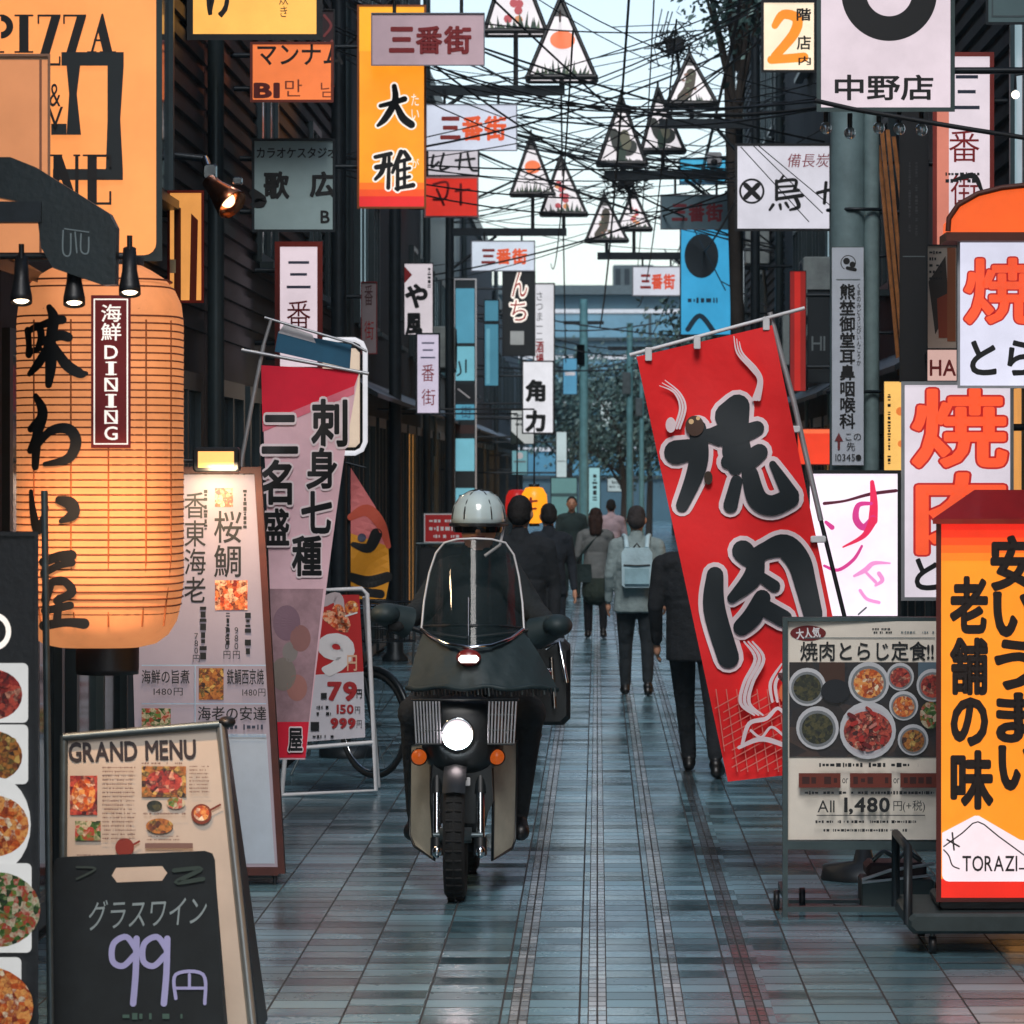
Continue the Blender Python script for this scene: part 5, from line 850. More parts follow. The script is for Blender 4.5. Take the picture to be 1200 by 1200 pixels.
# set-meal menu stand on the right
ST = flat(16.35, -4, 1010)
root = thing('menu_stand', 'steel framed menu stand with dish photos and the price 1,480 beside the red banner', 'menu stand', (P(1010, 1080, 16.35).x, 16.4, 0))
mb = MB(); d = Draw(mb, ST); PB = pr((236, 226, 212)); d.rect(922, 728, 1106, 984, PB, 0.0)
d.disk(947, 742, 21, pr((110, 22, 26), 'ink'), 9); d.text('大人気', (933, 736, 961, 748), WH, bold=0.03, rot=-6); d.micro(1022, 735, 1050, 743, 2, BK, 2, .6); d.micro(1056, 738, 1096, 744, 1, GY, 3, .5); d.rect(942, 747, 1096, 748, GY)
d.text('焼肉とらじ定食!!', (938, 752, 1094, 774), BK, bold=0.015)
d.rect(925, 776, 1106, 887, food_mat('table', [(16, 16, 20), (40, 30, 28), (24, 26, 34), (70, 52, 44)], 9)); d.rect(960, 776, 990, 800, pr((70, 46, 36))); d.rect(1076, 776, 1106, 800, pr((90, 110, 124)))
PLW = pr((200, 200, 204))
for (x, y, r, m_) in ((946, 805, 22, SOUP), (1018, 800, 24, CURRY), (1055, 793, 16, MEAT), (1093, 803, 19, MEAT), (1059, 827, 17, CURRY), (958, 853, 25, SOUP), (1017, 856, 33, MEAT), (1070, 867, 18, STEW)):
    d.disk(x, y, r, PLW, r * 1.02); d.disk(x, y + 1, r * 0.86, mat('bowl_%d' % x, (120, 124, 128) if r < 30 else (196, 190, 196), 0.4), r * 0.86); d.disk(x, y + 1, r * (0.74 if r < 30 else 0.86), m_, r * 0.72)
d.disk(979, 810, 17, pr((26, 30, 36)), 14); d.disk(1090, 838, 12, SALAD, 16)
rnd = random.Random(5)
for k in range(30): a = rnd.random() * 6.28; q = rnd.random() ** .5 * 24; d.stroke([(1017 + q * math.cos(a), 856 + q * math.sin(a)), (1017 + q * math.cos(a) + rnd.uniform(-7, 7), 856 + q * math.sin(a) + rnd.uniform(-5, 5))], rnd.uniform(3, 5), rnd.choice((MEAT, MEAT, pr((176, 44, 40)), pr((110, 24, 28)), pr((196, 120, 110)))), seg=2)
d.micro(960, 893, 1082, 900, 1, BK, 7, .8); RB = pr((112, 44, 30))
for x in (936, 996, 1055): d.rect(x, 906, x + 49, 923, RB); d.micro(x + 4, 909, x + 45, 920, 1, pr((60, 22, 18)), x, .8, jag=0)
for x in (987, 1047): d.text('or', (x, 912, x + 7, 918), BK)
d.micro(943, 926, 1100, 932, 1, BK, 8, .7); d.text('All', (958, 938, 978, 952), BK); d.text('1,480', (990, 935, 1042, 954), BK, bold=0.03); d.text('円(+税)', (1047, 938, 1084, 952), BK); d.rect(957, 955, 1084, 956, BK); d.micro(953, 960, 1086, 966, 1, BK, 9, .6); d.micro(965, 970, 1072, 976, 1, BK, 10, .6)
mb.build('poster', root)
mb = MB(); FR = mat('stand_steel', (70, 84, 86), 0.4, 0.5, var=0.3)
def bar(a, b, w_): mb.box(Vector((min(a.x, b.x), a.y - 0.012, min(a.z, b.z))), Vector((max(a.x, b.x), a.y + 0.03, max(a.z, b.z))), FR)
y_ = 16.36
def fb(x0, y0, x1, y1, dy=0.0): a, b = P(x0, y1, y_ + dy), P(x1, y0, y_ + dy); mb.box((a.x, y_ + dy - 0.02, a.z), (b.x, y_ + dy + 0.02, b.z), FR)
fb(917, 723, 923, 1080); fb(1105, 723, 1111, 1080); fb(923, 723, 1105, 728); fb(923, 985, 1105, 995); fb(923, 1062, 1105, 1068)
for x in (918, 1106): fb(x, 800, x + 4, 1056, 0.42)
for x in (917, 1105): a = P(x + 3, 995, y_); mb.box((a.x - 0.012, y_ + 0.021, 0.08), (a.x + 0.012, y_ + 0.40, 0.11), FR); mb.box((a.x - 0.012, y_ + 0.021, 1.0), (a.x + 0.012, y_ + 0.4, 1.02), FR)
fb(924, 1054, 1104, 1058, 0.42); mb.build('frame', root)
mb = MB(); mb.box(P(923, 984, 16.372), P(1105, 729, 16.372) + Vector((0, 0.012, 0)), DARKSTEEL); mb.build('backing', root)
for x, dy in ((910, 0.25), (940, 0.35)): mb = MB(); mb.lathe(Vector((P(x, 0, y_ + dy).x, y_ + dy, 0.045)), [(0.001, -0.012), (0.043, -0.012), (0.043, 0.012), (0.001, 0.012)], BLACK, (1, 0, 0), 18); mb.build('caster', root)
# crate of cables under the stand
root = thing('junk_crate', 'low grey crate with pale strips lying under the set-meal menu stand', 'crate', (P(1046, 1050, 16.75).x, 16.75, 0))
a = P(1008, 1050, 16.75).x; b = P(1092, 1050, 16.75).x; mb = MB(); mb.bbox((a, 16.64, 0.004), (b, 16.9, 0.13), mat('grey_crate', (70, 84, 84), 0.6), 0.01); mb.build('box', root); mb = MB(); mb.bbox((a + 0.02, 16.65, 0.131), (b - 0.03, 16.88, 0.2), pr((56, 34, 36)), 0.02); mb.tube([(a, 16.63, 0.13), (a + 0.12, 16.63, 0.17), (b, 16.63, 0.2)], 0.008, WHITEP, 6); mb.tube([(a, 16.63, 0.118), (b, 16.63, 0.15)], 0.007, WHITEP, 6); mb.tube([(a + 0.05, 16.7, 0.205), (a + 0.1, 16.7, 0.25), (a + 0.16, 16.7, 0.21), (a + 0.2, 16.7, 0.25), (a + 0.26, 16.7, 0.205)], 0.012, STEEL, 6); mb.build('strip', root)

# orange lit lantern box on a wheeled base
STZ = flat(15.15, 3, 1160)
root = thing('lantern_box', 'tall orange lit box sign with a red roof and a white TORAZI badge', 'sign', (P(1170, 1120, 15.3).x, 15.4, 0))
OR = em((248, 140, 34), 0.95); mb = MB(); d = Draw(mb, STZ); d.rect(1103, 612, 1250, 1052, OR, 0.0)
for i, c in enumerate(((222, 34, 22), (228, 50, 24), (234, 72, 26), (240, 96, 28), (246, 120, 32))): d.rect(1103, 612 + i * 9, 1250, 612 + (i + 1) * 9, em(c, 0.95))
d.rect(1103, 1030, 1250, 1052, em((222, 40, 28), 0.9))
for ch, box in (('老', (1115, 678, 1156, 740)), ('舗', (1115, 750, 1156, 812)), ('の', (1116, 820, 1156, 872)), ('味', (1116, 882, 1162, 946)), ('安', (1163, 630, 1212, 690)), ('い', (1166, 696, 1212, 744)), ('う', (1168, 752, 1212, 806)), ('ま', (1170, 814, 1216, 868)), ('い', (1172, 876, 1214, 924))): d.text(ch, box, pr((26, 16, 14), 'ink'), bold=0.045)
BD = em((238, 220, 226), 0.9); d.rrect(1104, 985, 1250, 1033, 8, BD); d.poly([(1104, 976), (1104, 1000), (1250, 1000), (1250, 994), (1195, 984), (1147, 956), (1142, 956)], BD); d.stroke([(1106, 992), (1128, 976), (1146, 963), (1170, 980), (1200, 1002)], 1.6, BK, seg=3); d.stroke([(1106, 996), (1112, 1003), (1116, 1014), (1124, 1018)], 1.6, BK); d.stroke([(1110, 984), (1124, 992)], 2, BK); d.stroke([(1116, 976), (1118, 996)], 2, BK); d.text('TORAZI', (1128, 1003, 1192, 1021), BK, bold=0.01); d.rect(1194, 1017, 1230, 1019, BK)
mb.build('face', root)
mb = MB(); DR = mat('dark_red_frame', (84, 24, 22), 0.4); x0, x1 = P(1098, 0, 15.15).x, P(1256, 0, 15.15).x; zt, zb = P(0, 609, 15.15).z, P(0, 1056, 15.15).z
ring = [(1097, 607), (1253, 607), (1253, 1057), (1097, 1057)]; inn = [(1103, 612), (1248, 612), (1248, 1052), (1103, 1052)]
mb.add([STZ(*p, 0.012) for p in ring] + [STZ(*p, 0.012) for p in inn] + [STZ(*p, -0.004) for p in inn] + [STZ(*p, -0.42) for p in ring], [(k, (k + 1) % 4, 4 + (k + 1) % 4, 4 + k) for k in range(4)] + [(4 + k, 4 + (k + 1) % 4, 8 + (k + 1) % 4, 8 + k) for k in range(4)] + [((k + 1) % 4, k, 12 + k, 12 + (k + 1) % 4) for k in range(4)] + [(12, 15, 14, 13)], DR); mb.build('housing', root)
mb = MB(); RRF = mat('red_roof_paint', (150, 24, 26), 0.3, coat=0.4); o = [STZ(1093, 608, 0.06), STZ(1262, 608, 0.06), STZ(1262, 608, -0.46), STZ(1093, 608, -0.46)]; t_ = [STZ(1142, 574, -0.14), STZ(1216, 574, -0.14), STZ(1216, 574, -0.28), STZ(1142, 574, -0.28)]
mb.add(o + t_ + [p - Vector((0, 0, 0.02)) for p in o], [(0, 1, 5, 4), (1, 2, 6, 5), (2, 3, 7, 6), (3, 0, 4, 7), (4, 5, 6, 7), (8, 9, 1, 0), (9, 10, 2, 1), (10, 11, 3, 2), (11, 8, 0, 3), (11, 10, 9, 8)], RRF); mb.build('roof', root)
mb = MB(); mb.bbox((x0 - 0.12, 15.05, 0.085), (x1 + 0.1, 15.75, 0.165), mat('base_steel', (58, 70, 72), 0.5, 0.4, var=0.35), 0.02); mb.bbox((x0 + 0.01, 15.18, 0.165), (x1 - 0.01, 15.6, zb + 0.002), DARKSTEEL, 0.01); mb.tube([(x0 - 0.12, 15.08, 0.12), (x0 - 0.12, 15.08, 0.42), (x0 - 0.12, 15.7, 0.42), (x0 - 0.12, 15.7, 0.12)], 0.018, DARKSTEEL, 8); mb.build('base', root)
for (x, y) in ((x0 - 0.02, 15.12), (x1 - 0.05, 15.12), (x0 - 0.02, 15.66), (x1 - 0.05, 15.66)):
    mb = MB(); mb.lathe(Vector((x, y, 0.036)), [(0.001, -0.014), (0.034, -0.014), (0.034, 0.014), (0.001, 0.014)], BLACK, (1, 0, 0), 18); mb.tube([(x, y, 0.045), (x, y, 0.085)], 0.01, STEEL, 6); mb.build('caster', root)

# ------------------------------------------------------------------ street lamps, name boxes, cables
PW = em((228, 222, 226), 0.78)
def street_lamp(side, px, Y, arm_y, arm_x, lanterns, label, rnd_seed=0, pole_r=0.06):
    X = (px - CX) * Y / F; top = P(px, arm_y, Y).z; root = thing('street_lamp', label, 'street lamp', (X, Y, 0), 'triangular street lamps')
    mb = MB(); mb.tube([(X, Y, 0.002), (X, Y, max(top + 0.9, P(0, -40, Y).z if Y < 32 else top + 0.7))], [pole_r * 1.15, pole_r * 0.9], DARKSTEEL, 14); mb.lathe((X, Y, 0.003), [(pole_r * 2.2, 0), (pole_r * 2.2, 0.03), (pole_r * 1.4, 0.08), (pole_r * 1.3, 0.5), (pole_r * 1.05, 0.52)], DARKSTEEL, n=16); mb.build('pole', root)
    mb = MB(); ax = P(arm_x, 0, Y).x; a, b = sorted((X, ax)); mb.box((a, Y - 0.035, top - 0.05), (b, Y + 0.035, top + 0.05), DARKSTEEL); mb.tube([(X, Y, top - 0.5), (X + (ax - X) * 0.4, Y, top - 0.05)], 0.02, DARKSTEEL, 6); mb.build('arm', root)
    for k, (apx, apy, bl_, br_, by, style) in enumerate(lanterns):
        yl = Y - 0.12 + 0.24 * (k % 2); A = P(apx, apy, yl); B_, C_ = P(bl_, by, yl), P(br_, by, yl); w_ = (C_.x - B_.x); m = MB(); cen = Vector(((B_.x + C_.x) / 2, yl + w_ * 0.3, B_.z)); dep = w_ * 0.3
        base = [Vector((B_.x, yl, B_.z)), Vector((C_.x, yl, B_.z)), Vector((C_.x, yl + 2 * dep, B_.z)), Vector((B_.x, yl + 2 * dep, B_.z))]; ap = Vector((A.x, yl + dep * 0.8, A.z))
        for i in range(4): m.tube([base[i], ap], 0.024, BLACK, 6); m.tube([base[i], base[(i + 1) % 4]], 0.03, BLACK, 6)
        m.tube([ap - Vector((0, 0, 0.02)), ap + Vector((0, 0, 0.08))], 0.014, BLACK, 6)
        t = 0.74; capv = [ap + (q - ap) * (1 - t) for q in base]; m.add([ap] + [c + (c - cen).normalized() * 0.012 for c in capv], [(0, 1, 2), (0, 2, 3), (0, 3, 4), (0, 4, 1)], BLACK)
        m.tube([cen, Vector((cen.x, cen.y, top))] if top < cen.z else [cen, cen - Vector((0, 0, 0.12))], 0.025, BLACK, 8); lo = m.build('lantern_frame', root)
        m = MB(); m.add([base[0], base[1], base[2], base[3]] + [ap], [(0, 1, 4), (1, 2, 4), (2, 3, 4), (3, 0, 4), (3, 2, 1, 0)], PW)
        def S(u, v, l=0.0):                              # u 0..1 across, v 0..1 up the front pane
            md = (base[0] + base[1]) / 2; p = md + (base[1] - base[0]) * (u - 0.5) + (ap - md) * v; n_ = (base[1] - base[0]).cross(ap - base[0]).normalized(); return p + n_ * l
        dd = Draw(m, S); dd.l = 0.002; rr = random.Random(rnd_seed + k)
        if style == 'sun':
            dd.disk(0.52, 0.46, 0.185, em((228, 104, 40), 0.85), 0.115)
        if style == 'flower':
            for q in range(9): dd.disk(0.36 + 0.26 * rr.random(), 0.12 + 0.42 * rr.random(), 0.07, em((190, 60, 70), 0.6) if q % 3 else em((220, 140, 80), .6), 0.05, n=8)
        GN = pr((50, 74, 62)); GN2 = pr((96, 112, 88))
        for q in range(16):
            x = 0.13 + 0.74 * q / 15; hgt = rr.uniform(0.05, (0.30 if style != 'bird' else 0.12) * (1 - 1.4 * abs(x - .5))); dd.poly([(x - 0.03, 0.02), (x + 0.03, 0.02), (x + rr.uniform(-.06, .06), hgt)], GN if q % 3 else GN2)
        if style == 'bird':
            dd.stroke([(0.36, 0.38), (0.42, 0.26), (0.62, 0.2), (0.72, 0.24)], 0.06, pr((60, 66, 62))); dd.stroke([(0.34, 0.42), (0.38, 0.34)], 0.035, pr((60, 66, 62))); dd.stroke([(0.5, 0.22), (0.48, 0.1)], 0.02, GN); dd.stroke([(0.56, 0.4), (0.6, 0.28)], 0.03, pr((120, 120, 100)))
        if style == 'sprig':
            dd.stroke([(0.3, 0.1), (0.45, 0.3), (0.52, 0.6)], 0.02, pr((90, 84, 72)))
            for q in range(10): dd.disk(0.35 + 0.25 * rr.random(), 0.15 + 0.45 * rr.random(), 0.04, pr((120, 130, 104)) if q % 2 else pr((150, 110, 90)), 0.025, n=7)
        m.build('lantern_pane', lo, root)
    return root
street_lamp(-1, 397, 30.0, -12, 560, [], 'nearest thick dark street lamp post on the left, beside the orange hanging sign')
street_lamp(-1, 463, 38.4, 106, 662, [(657, -6, 618, 698, 90, 'sun'), (600, -70, 568, 640, 36, 'flower')], 'dark street lamp whose arm carries the big sun lantern at the top')
street_lamp(-1, 527, 50.0, 272, 664, [(622, 158, 599, 649, 227, 'sun'), (657, 182, 634, 687, 250, 'flower')], 'third dark street lamp on the left, its arm carrying two small triangular lanterns')
street_lamp(1, 866, 43.0, 205, 708, [(728, 112, 701, 757, 191, 'bird'), (771, 102, 752, 802, 176, 'bird')], 'right hand street lamp carrying two bird lanterns in the middle of the street', 7, 0.05)
street_lamp(1, 853, 53.0, 300, 700, [(708, 228, 687, 735, 281, 'sprig'), (742, 222, 723, 763, 268, 'flower')], 'far right hand street lamp carrying two small lanterns below the bird lanterns', 9, 0.05)
street_lamp(1, 885, 40.0, 145, 772, [(808, 62, 782, 840, 121, 'sprig')], 'right hand street lamp with one pale lantern among the leaves', 5, 0.05)

def name_box(Y, rect, face, c1, c2, label, up, depth=0.14):
    x0, y0, x1, y1 = rect; wd = x1 - x0; hg = y1 - y0
    r = sign('street_name_box', label, 'sign', Y, rect, face, lambda d: (d.text('三', (x0 + wd * .16, y0 + hg * .28, x0 + wd * .37, y0 + hg * .74), c1, bold=0.04), d.text('番', (x0 + wd * .40, y0 + hg * .26, x0 + wd * .62, y0 + hg * .77), c2, bold=0.04), d.text('街', (x0 + wd * .65, y0 + hg * .26, x0 + wd * .88, y0 + hg * .77), c2, bold=0.04)), depth, 1.2, pr((120, 124, 134)), group='street name boxes on the lamp arms')
    mb = MB()
    for t in (.2, .8): mb.tube([P(x0 + wd * t, y0, Y + depth / 2), P(x0 + wd * t, up, Y + depth / 2)], 0.014, BLACK, 6)
    mb.build('hanger', r); return r
name_box(29.1, (436, 16, 567, 76), pr((226, 196, 206)), pr((140, 36, 40), 'ink'), pr((140, 36, 40), 'ink'), 'unlit grey street name box in front of the orange hanging sign', -20)
name_box(38.3, (500, 123, 605, 176), em((206, 212, 228), 0.75), pr((160, 50, 44), 'ink'), em((222, 90, 48), 0.75), 'white lit street name box right of the orange hanging sign', 105)
name_box(49.9, (553, 283, 626, 317), em((206, 216, 230), 0.75), pr((160, 50, 44), 'ink'), em((222, 90, 48), 0.75), 'white lit street name box above the black kana sign', 272)
name_box(52.9, (742, 313, 797, 346), em((206, 210, 222), 0.72), pr((170, 50, 44), 'ink'), em((214, 80, 50), 0.7), 'white lit street name box left of the blue banner sign', 300)
name_box(42.9, (775, 229, 856, 268), pr((96, 122, 134)), pr((120, 40, 50), 'ink'), pr((130, 40, 50), 'ink'), 'unlit blue grey street name box below the security camera', 205)

CAB = mat('cable_black', (16, 20, 24), 0.6); rnd = random.Random(11)
def cable(a, b, sag, label, r=0.011, grp='overhead cables'):
    mb = MB(); n = 14; mb.tube([a.lerp(b, i / n) - Vector((0, 0, 4 * sag * (i / n) * (1 - i / n))) for i in range(n + 1)], r, CAB, 5)
    return tag(mb.build('overhead_cable'), label, 'cable', grp)
XL = 'thin black overhead cable sagging across the pale sky between the two rows of buildings'
AL = [(rnd.uniform(26, 62), rnd.uniform(4.4, 7.6)) for _ in range(11)]; AR = [(rnd.uniform(26, 66), rnd.uniform(4.4, 7.6)) for _ in range(11)]
for k in range(70):
    (Ya, za), (Yb, zb) = rnd.choice(AL), rnd.choice(AR); Ya += rnd.gauss(0, .15); Yb += rnd.gauss(0, .15); za += rnd.gauss(0, .07); zb += rnd.gauss(0, .07)
    cable(Vector((-2.28, Ya, za)), Vector((2.28, Yb, zb)), rnd.uniform(0.05, 0.5), XL, rnd.choice((0.006, 0.008, 0.011)))
for k in range(12):
    Ya = rnd.uniform(60, 105); cable(Vector((-2.28, Ya, rnd.uniform(3.9, 5.3))), Vector((2.28, Ya + rnd.uniform(-8, 12), rnd.uniform(3.9, 5.3))), rnd.uniform(0.1, 0.5), XL, 0.014)
XA = 'thin black overhead cable running along the middle of the street'
for k in range(8):
    x0 = rnd.uniform(-0.9, 1.9); x1 = x0 + rnd.uniform(-0.7, 0.5); cable(Vector((x0, rnd.uniform(27, 38), rnd.uniform(4.6, 6.6))), Vector((x1, rnd.uniform(58, 100), rnd.uniform(4.0, 6.2))), rnd.uniform(0.2, 0.7), XA, rnd.choice((0.008, 0.012)), 'cables along the street')
mb = MB(); mb.tube([P(956, 118, 18.7), P(1000, 128, 18.6), P(1080, 142, 18.5), P(1140, 152, 18.4), P(1230, 166, 18.3)], 0.012, CAB, 6); tag(mb.build('overhead_cable'), 'thick black cable slung under the white branch sign', 'cable')
for q_ in (((868, 172), (948, 260)), ((882, 170), (964, 250)), ((888, 170), (972, 240))): mb = MB(); mb.tube([P(*q_[0], 28.6), P(*q_[1], 28.4)], 0.004, CAB, 5); tag(mb.build('overhead_cable'), 'fine wire crossing slantwise in front of the white bird sign', 'cable', 'wires in front of the bird sign')
mb = MB(); mb.tube([P(846, 330, 47), P(900, 360, 40)], 0.008, CAB, 5); tag(mb.build('overhead_cable'), 'short black cable slanting across the foot of the blue banner sign', 'cable')
def tangle(px, py, Y, rad, label, n):
    c = P(px, py, Y); mb = MB(); rr = random.Random(px)
    for k in range(n):
        pts = []; a0 = rr.random() * 6.3; q = rr.uniform(.3, 1)
        for i in range(6): a = a0 + i * rr.uniform(.3, 1.3); e_ = 2.2 if i in (0, 5) else 1.0; pts.append(c + Vector((math.cos(a) * rad * q * e_ * rr.uniform(.4, 1.3), rr.uniform(-.3, .3), math.sin(a) * rad * 0.8 * e_ * q * rr.uniform(.3, 1.2))))
        mb.tube(pts, 0.007, CAB, 4)
    mb.bbox(c - Vector((rad * .35, 0.08, rad * .25)), c + Vector((rad * .3, 0.08, rad * .22)), BLACK, 0.02); mb.tube([c, Vector((c.x + 0.05, Y, c.z - 0.4))], 0.02, CAB, 5)
    tag(mb.build('cable_tangle'), label, 'cable tangle', 'cable tangles')
tangle(735, 212, 47.0, 0.30, 'tangle of black cables round a junction box under the bird lanterns', 20); tangle(792, 52, 42.0, 0.30, 'tangle of black cables above the pale lantern at the upper right of the sky', 20)

# far poles and signs down the street
for (x, Y, r, zt, lab) in ((684, 76, 0.10, 5.3, 'teal utility pole far down the street left of the woman'), (738, 70, 0.07, 4.6, 'slim grey pole far down the street above the man with the backpack'), (752, 84, 0.06, 4.4, 'pale lamp pole far down the street near the edge of the red banner')):
    q = P(x, 0, Y).x; mb = MB(); mb.tube([(q, Y, 0.002), (q, Y, zt)], [r, r * .8], mat('teal_pole', (90, 140, 148), 0.5, var=0.3), 12); mb.box((q - 0.4, Y - 0.03, zt - 0.5), (q + 0.4, Y + 0.03, zt - 0.43), DARKSTEEL); mb.bbox((q - 0.14, Y - 0.12, zt - 1.3), (q + 0.02, Y - 0.02 - r, zt - 0.9), STEEL, 0.02); tag(mb.build('utility_pole'), lab, 'utility pole', 'far poles')
sign('white_upright_sign', 'pale upright sign with small print far down the street beside the teal pole', 'sign', 74.0, (690, 548, 703, 620), em((150, 200, 206), 0.6), lambda d: d.micro(693, 556, 701, 608, 1, BK, 3, .7, True), 0.2, 1, DARKSTEEL)
sign('pale_shop_sign', 'pale green shop sign far down the street behind the orange lantern', 'sign', 70.0, (646, 560, 676, 610), em((112, 160, 160), 0.4), lambda d: d.rect(646, 578, 676, 582, pr((60, 90, 94))), 0.2, 1, DARKSTEEL)
sign('white_upright_sign', 'thin white upright sign far down the street below the short white sign', 'sign', 72.0, (652, 506, 664, 566), em((190, 210, 214), 0.6), lambda d: d.rect(653, 540, 663, 541, GY), 0.2, 1, DARKSTEEL, arm=-1)
sign('white_upright_sign', 'small white sign far down the street between two teal poles', 'sign', 90.0, (704, 470, 716, 500), em((196, 214, 218), 0.6), lambda d: d.micro(706, 474, 714, 496, 1, BK, 13, .7, True), 0.2, 0.8, DARKSTEEL)
sign('teal_wall_sign', 'pale teal hanging sign far down on the left above the orange lantern', 'sign', 80.0, (600, 528, 618, 556), em((120, 176, 186), 0.5), lambda d: (d.rect(602, 540, 616, 542, GY), d.disk(609, 534, 4, WH)), 0.2, 0.8, DARKSTEEL, arm=-1)
sign('blue_sign', 'small blue sign far down the street left of the teal utility pole', 'sign', 86.0, (660, 420, 676, 462), em((90, 160, 196), 0.5), lambda d: d.rect(662, 436, 674, 440, WH), 0.2, 0.8, DARKSTEEL)
sign('white_notice', 'low white banner sign far down the street below the tree', 'sign', 92.0, (712, 560, 734, 576), em((186, 206, 210), 0.5), lambda d: d.micro(714, 563, 732, 573, 2, GY, 14, .6), 0.2, 0.8, DARKSTEEL)
# ------------------------------------------------------------------ people: tapered volumes fused into one skin
def fuse(prims, voxel, name, parent=None, root=None, smooth=2):
    """prims: ('c', p0, p1, r0, r1, mat) capsule or ('e', centre, radii, mat) ellipsoid; one continuous surface, coloured by nearest volume"""
    mb = MB(); O = Vector(root['_o']) if root is not None else Vector(prims[0][1])
    for p in prims:
        if p[0] == 'f':
            vs = []; a, b = Vector(p[1]), Vector(p[2]); n_ = 20
            for c_, r_ in ((a, p[3]), (b, p[4])): vs += [c_ + Matrix.Rotation(p[5], 3, 'Z') @ Vector((math.cos(2 * math.pi * i / n_) * r_[0], math.sin(2 * math.pi * i / n_) * r_[1], 0)) for i in range(n_)]
            mb.add(vs, [(i, (i + 1) % n_, n_ + (i + 1) % n_, n_ + i) for i in range(n_)] + [tuple(range(n_ - 1, -1, -1)), tuple(range(n_, 2 * n_))], p[6])
        elif p[0] == 'c':
            a, b = Vector(p[1]), Vector(p[2]); d = b - a; L = d.length or 1e-4; d = d / L; pts = []; rs = []
            for t in (0.999, 0.92, 0.7, 0.38): pts.append(a - d * p[3] * t); rs.append(p[3] * math.sqrt(1 - t * t))
            pts += [a, a.lerp(b, .5), b]; rs += [p[3], (p[3] + p[4]) / 2, p[4]]
            for t in (0.38, 0.7, 0.92, 0.999): pts.append(b + d * p[4] * t); rs.append(p[4] * math.sqrt(1 - t * t))
            mb.tube(pts, rs, p[5], 14)
        else: mb.ell(p[1], p[2], p[3], 18, 12)
    me = bpy.data.meshes.new('tmp'); me.from_pydata([tuple(v) for v in mb.v], [], mb.f); ob = bpy.data.objects.new('tmp', me); col.objects.link(ob)
    rm = ob.modifiers.new('r', 'REMESH'); rm.mode = 'VOXEL'; rm.voxel_size = voxel; rm.use_smooth_shade = True
    sm = ob.modifiers.new('s', 'SMOOTH'); sm.factor = 0.5; sm.iterations = smooth
    dg = bpy.context.evaluated_depsgraph_get(); out = bpy.data.meshes.new_from_object(ob.evaluated_get(dg)); bpy.data.objects.remove(ob)
    mats = []
    for p in prims:
        if p[-1] not in mats: mats.append(p[-1])
    out.materials.clear()
    for m_ in mats: out.materials.append(m_)
    idx = []
    P_ = []
    for p in prims:
        if p[0] == 'f': a, b = Vector(p[1]), Vector(p[2]); P_.append((2, a, b - a, max((b - a).length_squared, 1e-8), (p[3][0] + p[3][1]) / 2 + .01, (p[4][0] + p[4][1]) / 2 + .01, mats.index(p[6])))
        elif p[0] == 'c': a, b = Vector(p[1]), Vector(p[2]); P_.append((0, a, b - a, max((b - a).length_squared, 1e-8), p[3], p[4], mats.index(p[5])))
        else: P_.append((1, Vector(p[1]), p[2], min(p[2]), 0, 0, mats.index(p[3])))
    for f in out.polygons:
        c = f.center; best = 1e9; bi = 0
        for q in P_:
            if q[0] == 2:
                t = (c - q[1]).dot(q[2]) / q[3]; dd = ((c - q[1] - q[2] * t).length - (q[4] + (q[5] - q[4]) * t) - .03) if -.02 < t < 1.03 else 1e6
            elif q[0] == 0:
                t = max(0, min(1, (c - q[1]).dot(q[2]) / q[3])); dd = (c - q[1] - q[2] * t).length - (q[4] + (q[5] - q[4]) * t)
            else:
                v = c - q[1]; k = math.sqrt((v.x / q[2][0]) ** 2 + (v.y / q[2][1]) ** 2 + (v.z / q[2][2]) ** 2); dd = (k - 1) * q[3]
            if dd < best: best = dd; bi = q[6]
        idx.append(bi)
    out.polygons.foreach_set('material_index', idx); out.polygons.foreach_set('use_smooth', [True] * len(idx))
    out.transform(Matrix.Translation(-O)); out.name = name; ob = bpy.data.objects.new(name, out); col.objects.link(ob)
    if parent is not None: ob.parent = parent
    else: ob.location = O; ob['_o'] = tuple(O)
    return ob
SKIN = mat('skin', (188, 138, 112), 0.55, var=0.1); HAIRB = mat('black_hair', (30, 27, 27), 0.75, var=0.5, scale=30, bump=0.8, bd=0.01, bs=2, spec=0.25); SHOE = mat('black_shoe', (18, 18, 20), 0.4)
def cloth(n, c): return mat('cloth_' + n, c, 0.9, var=0.3, scale=4, bump=0.9, bd=0.035, bs=2.2)
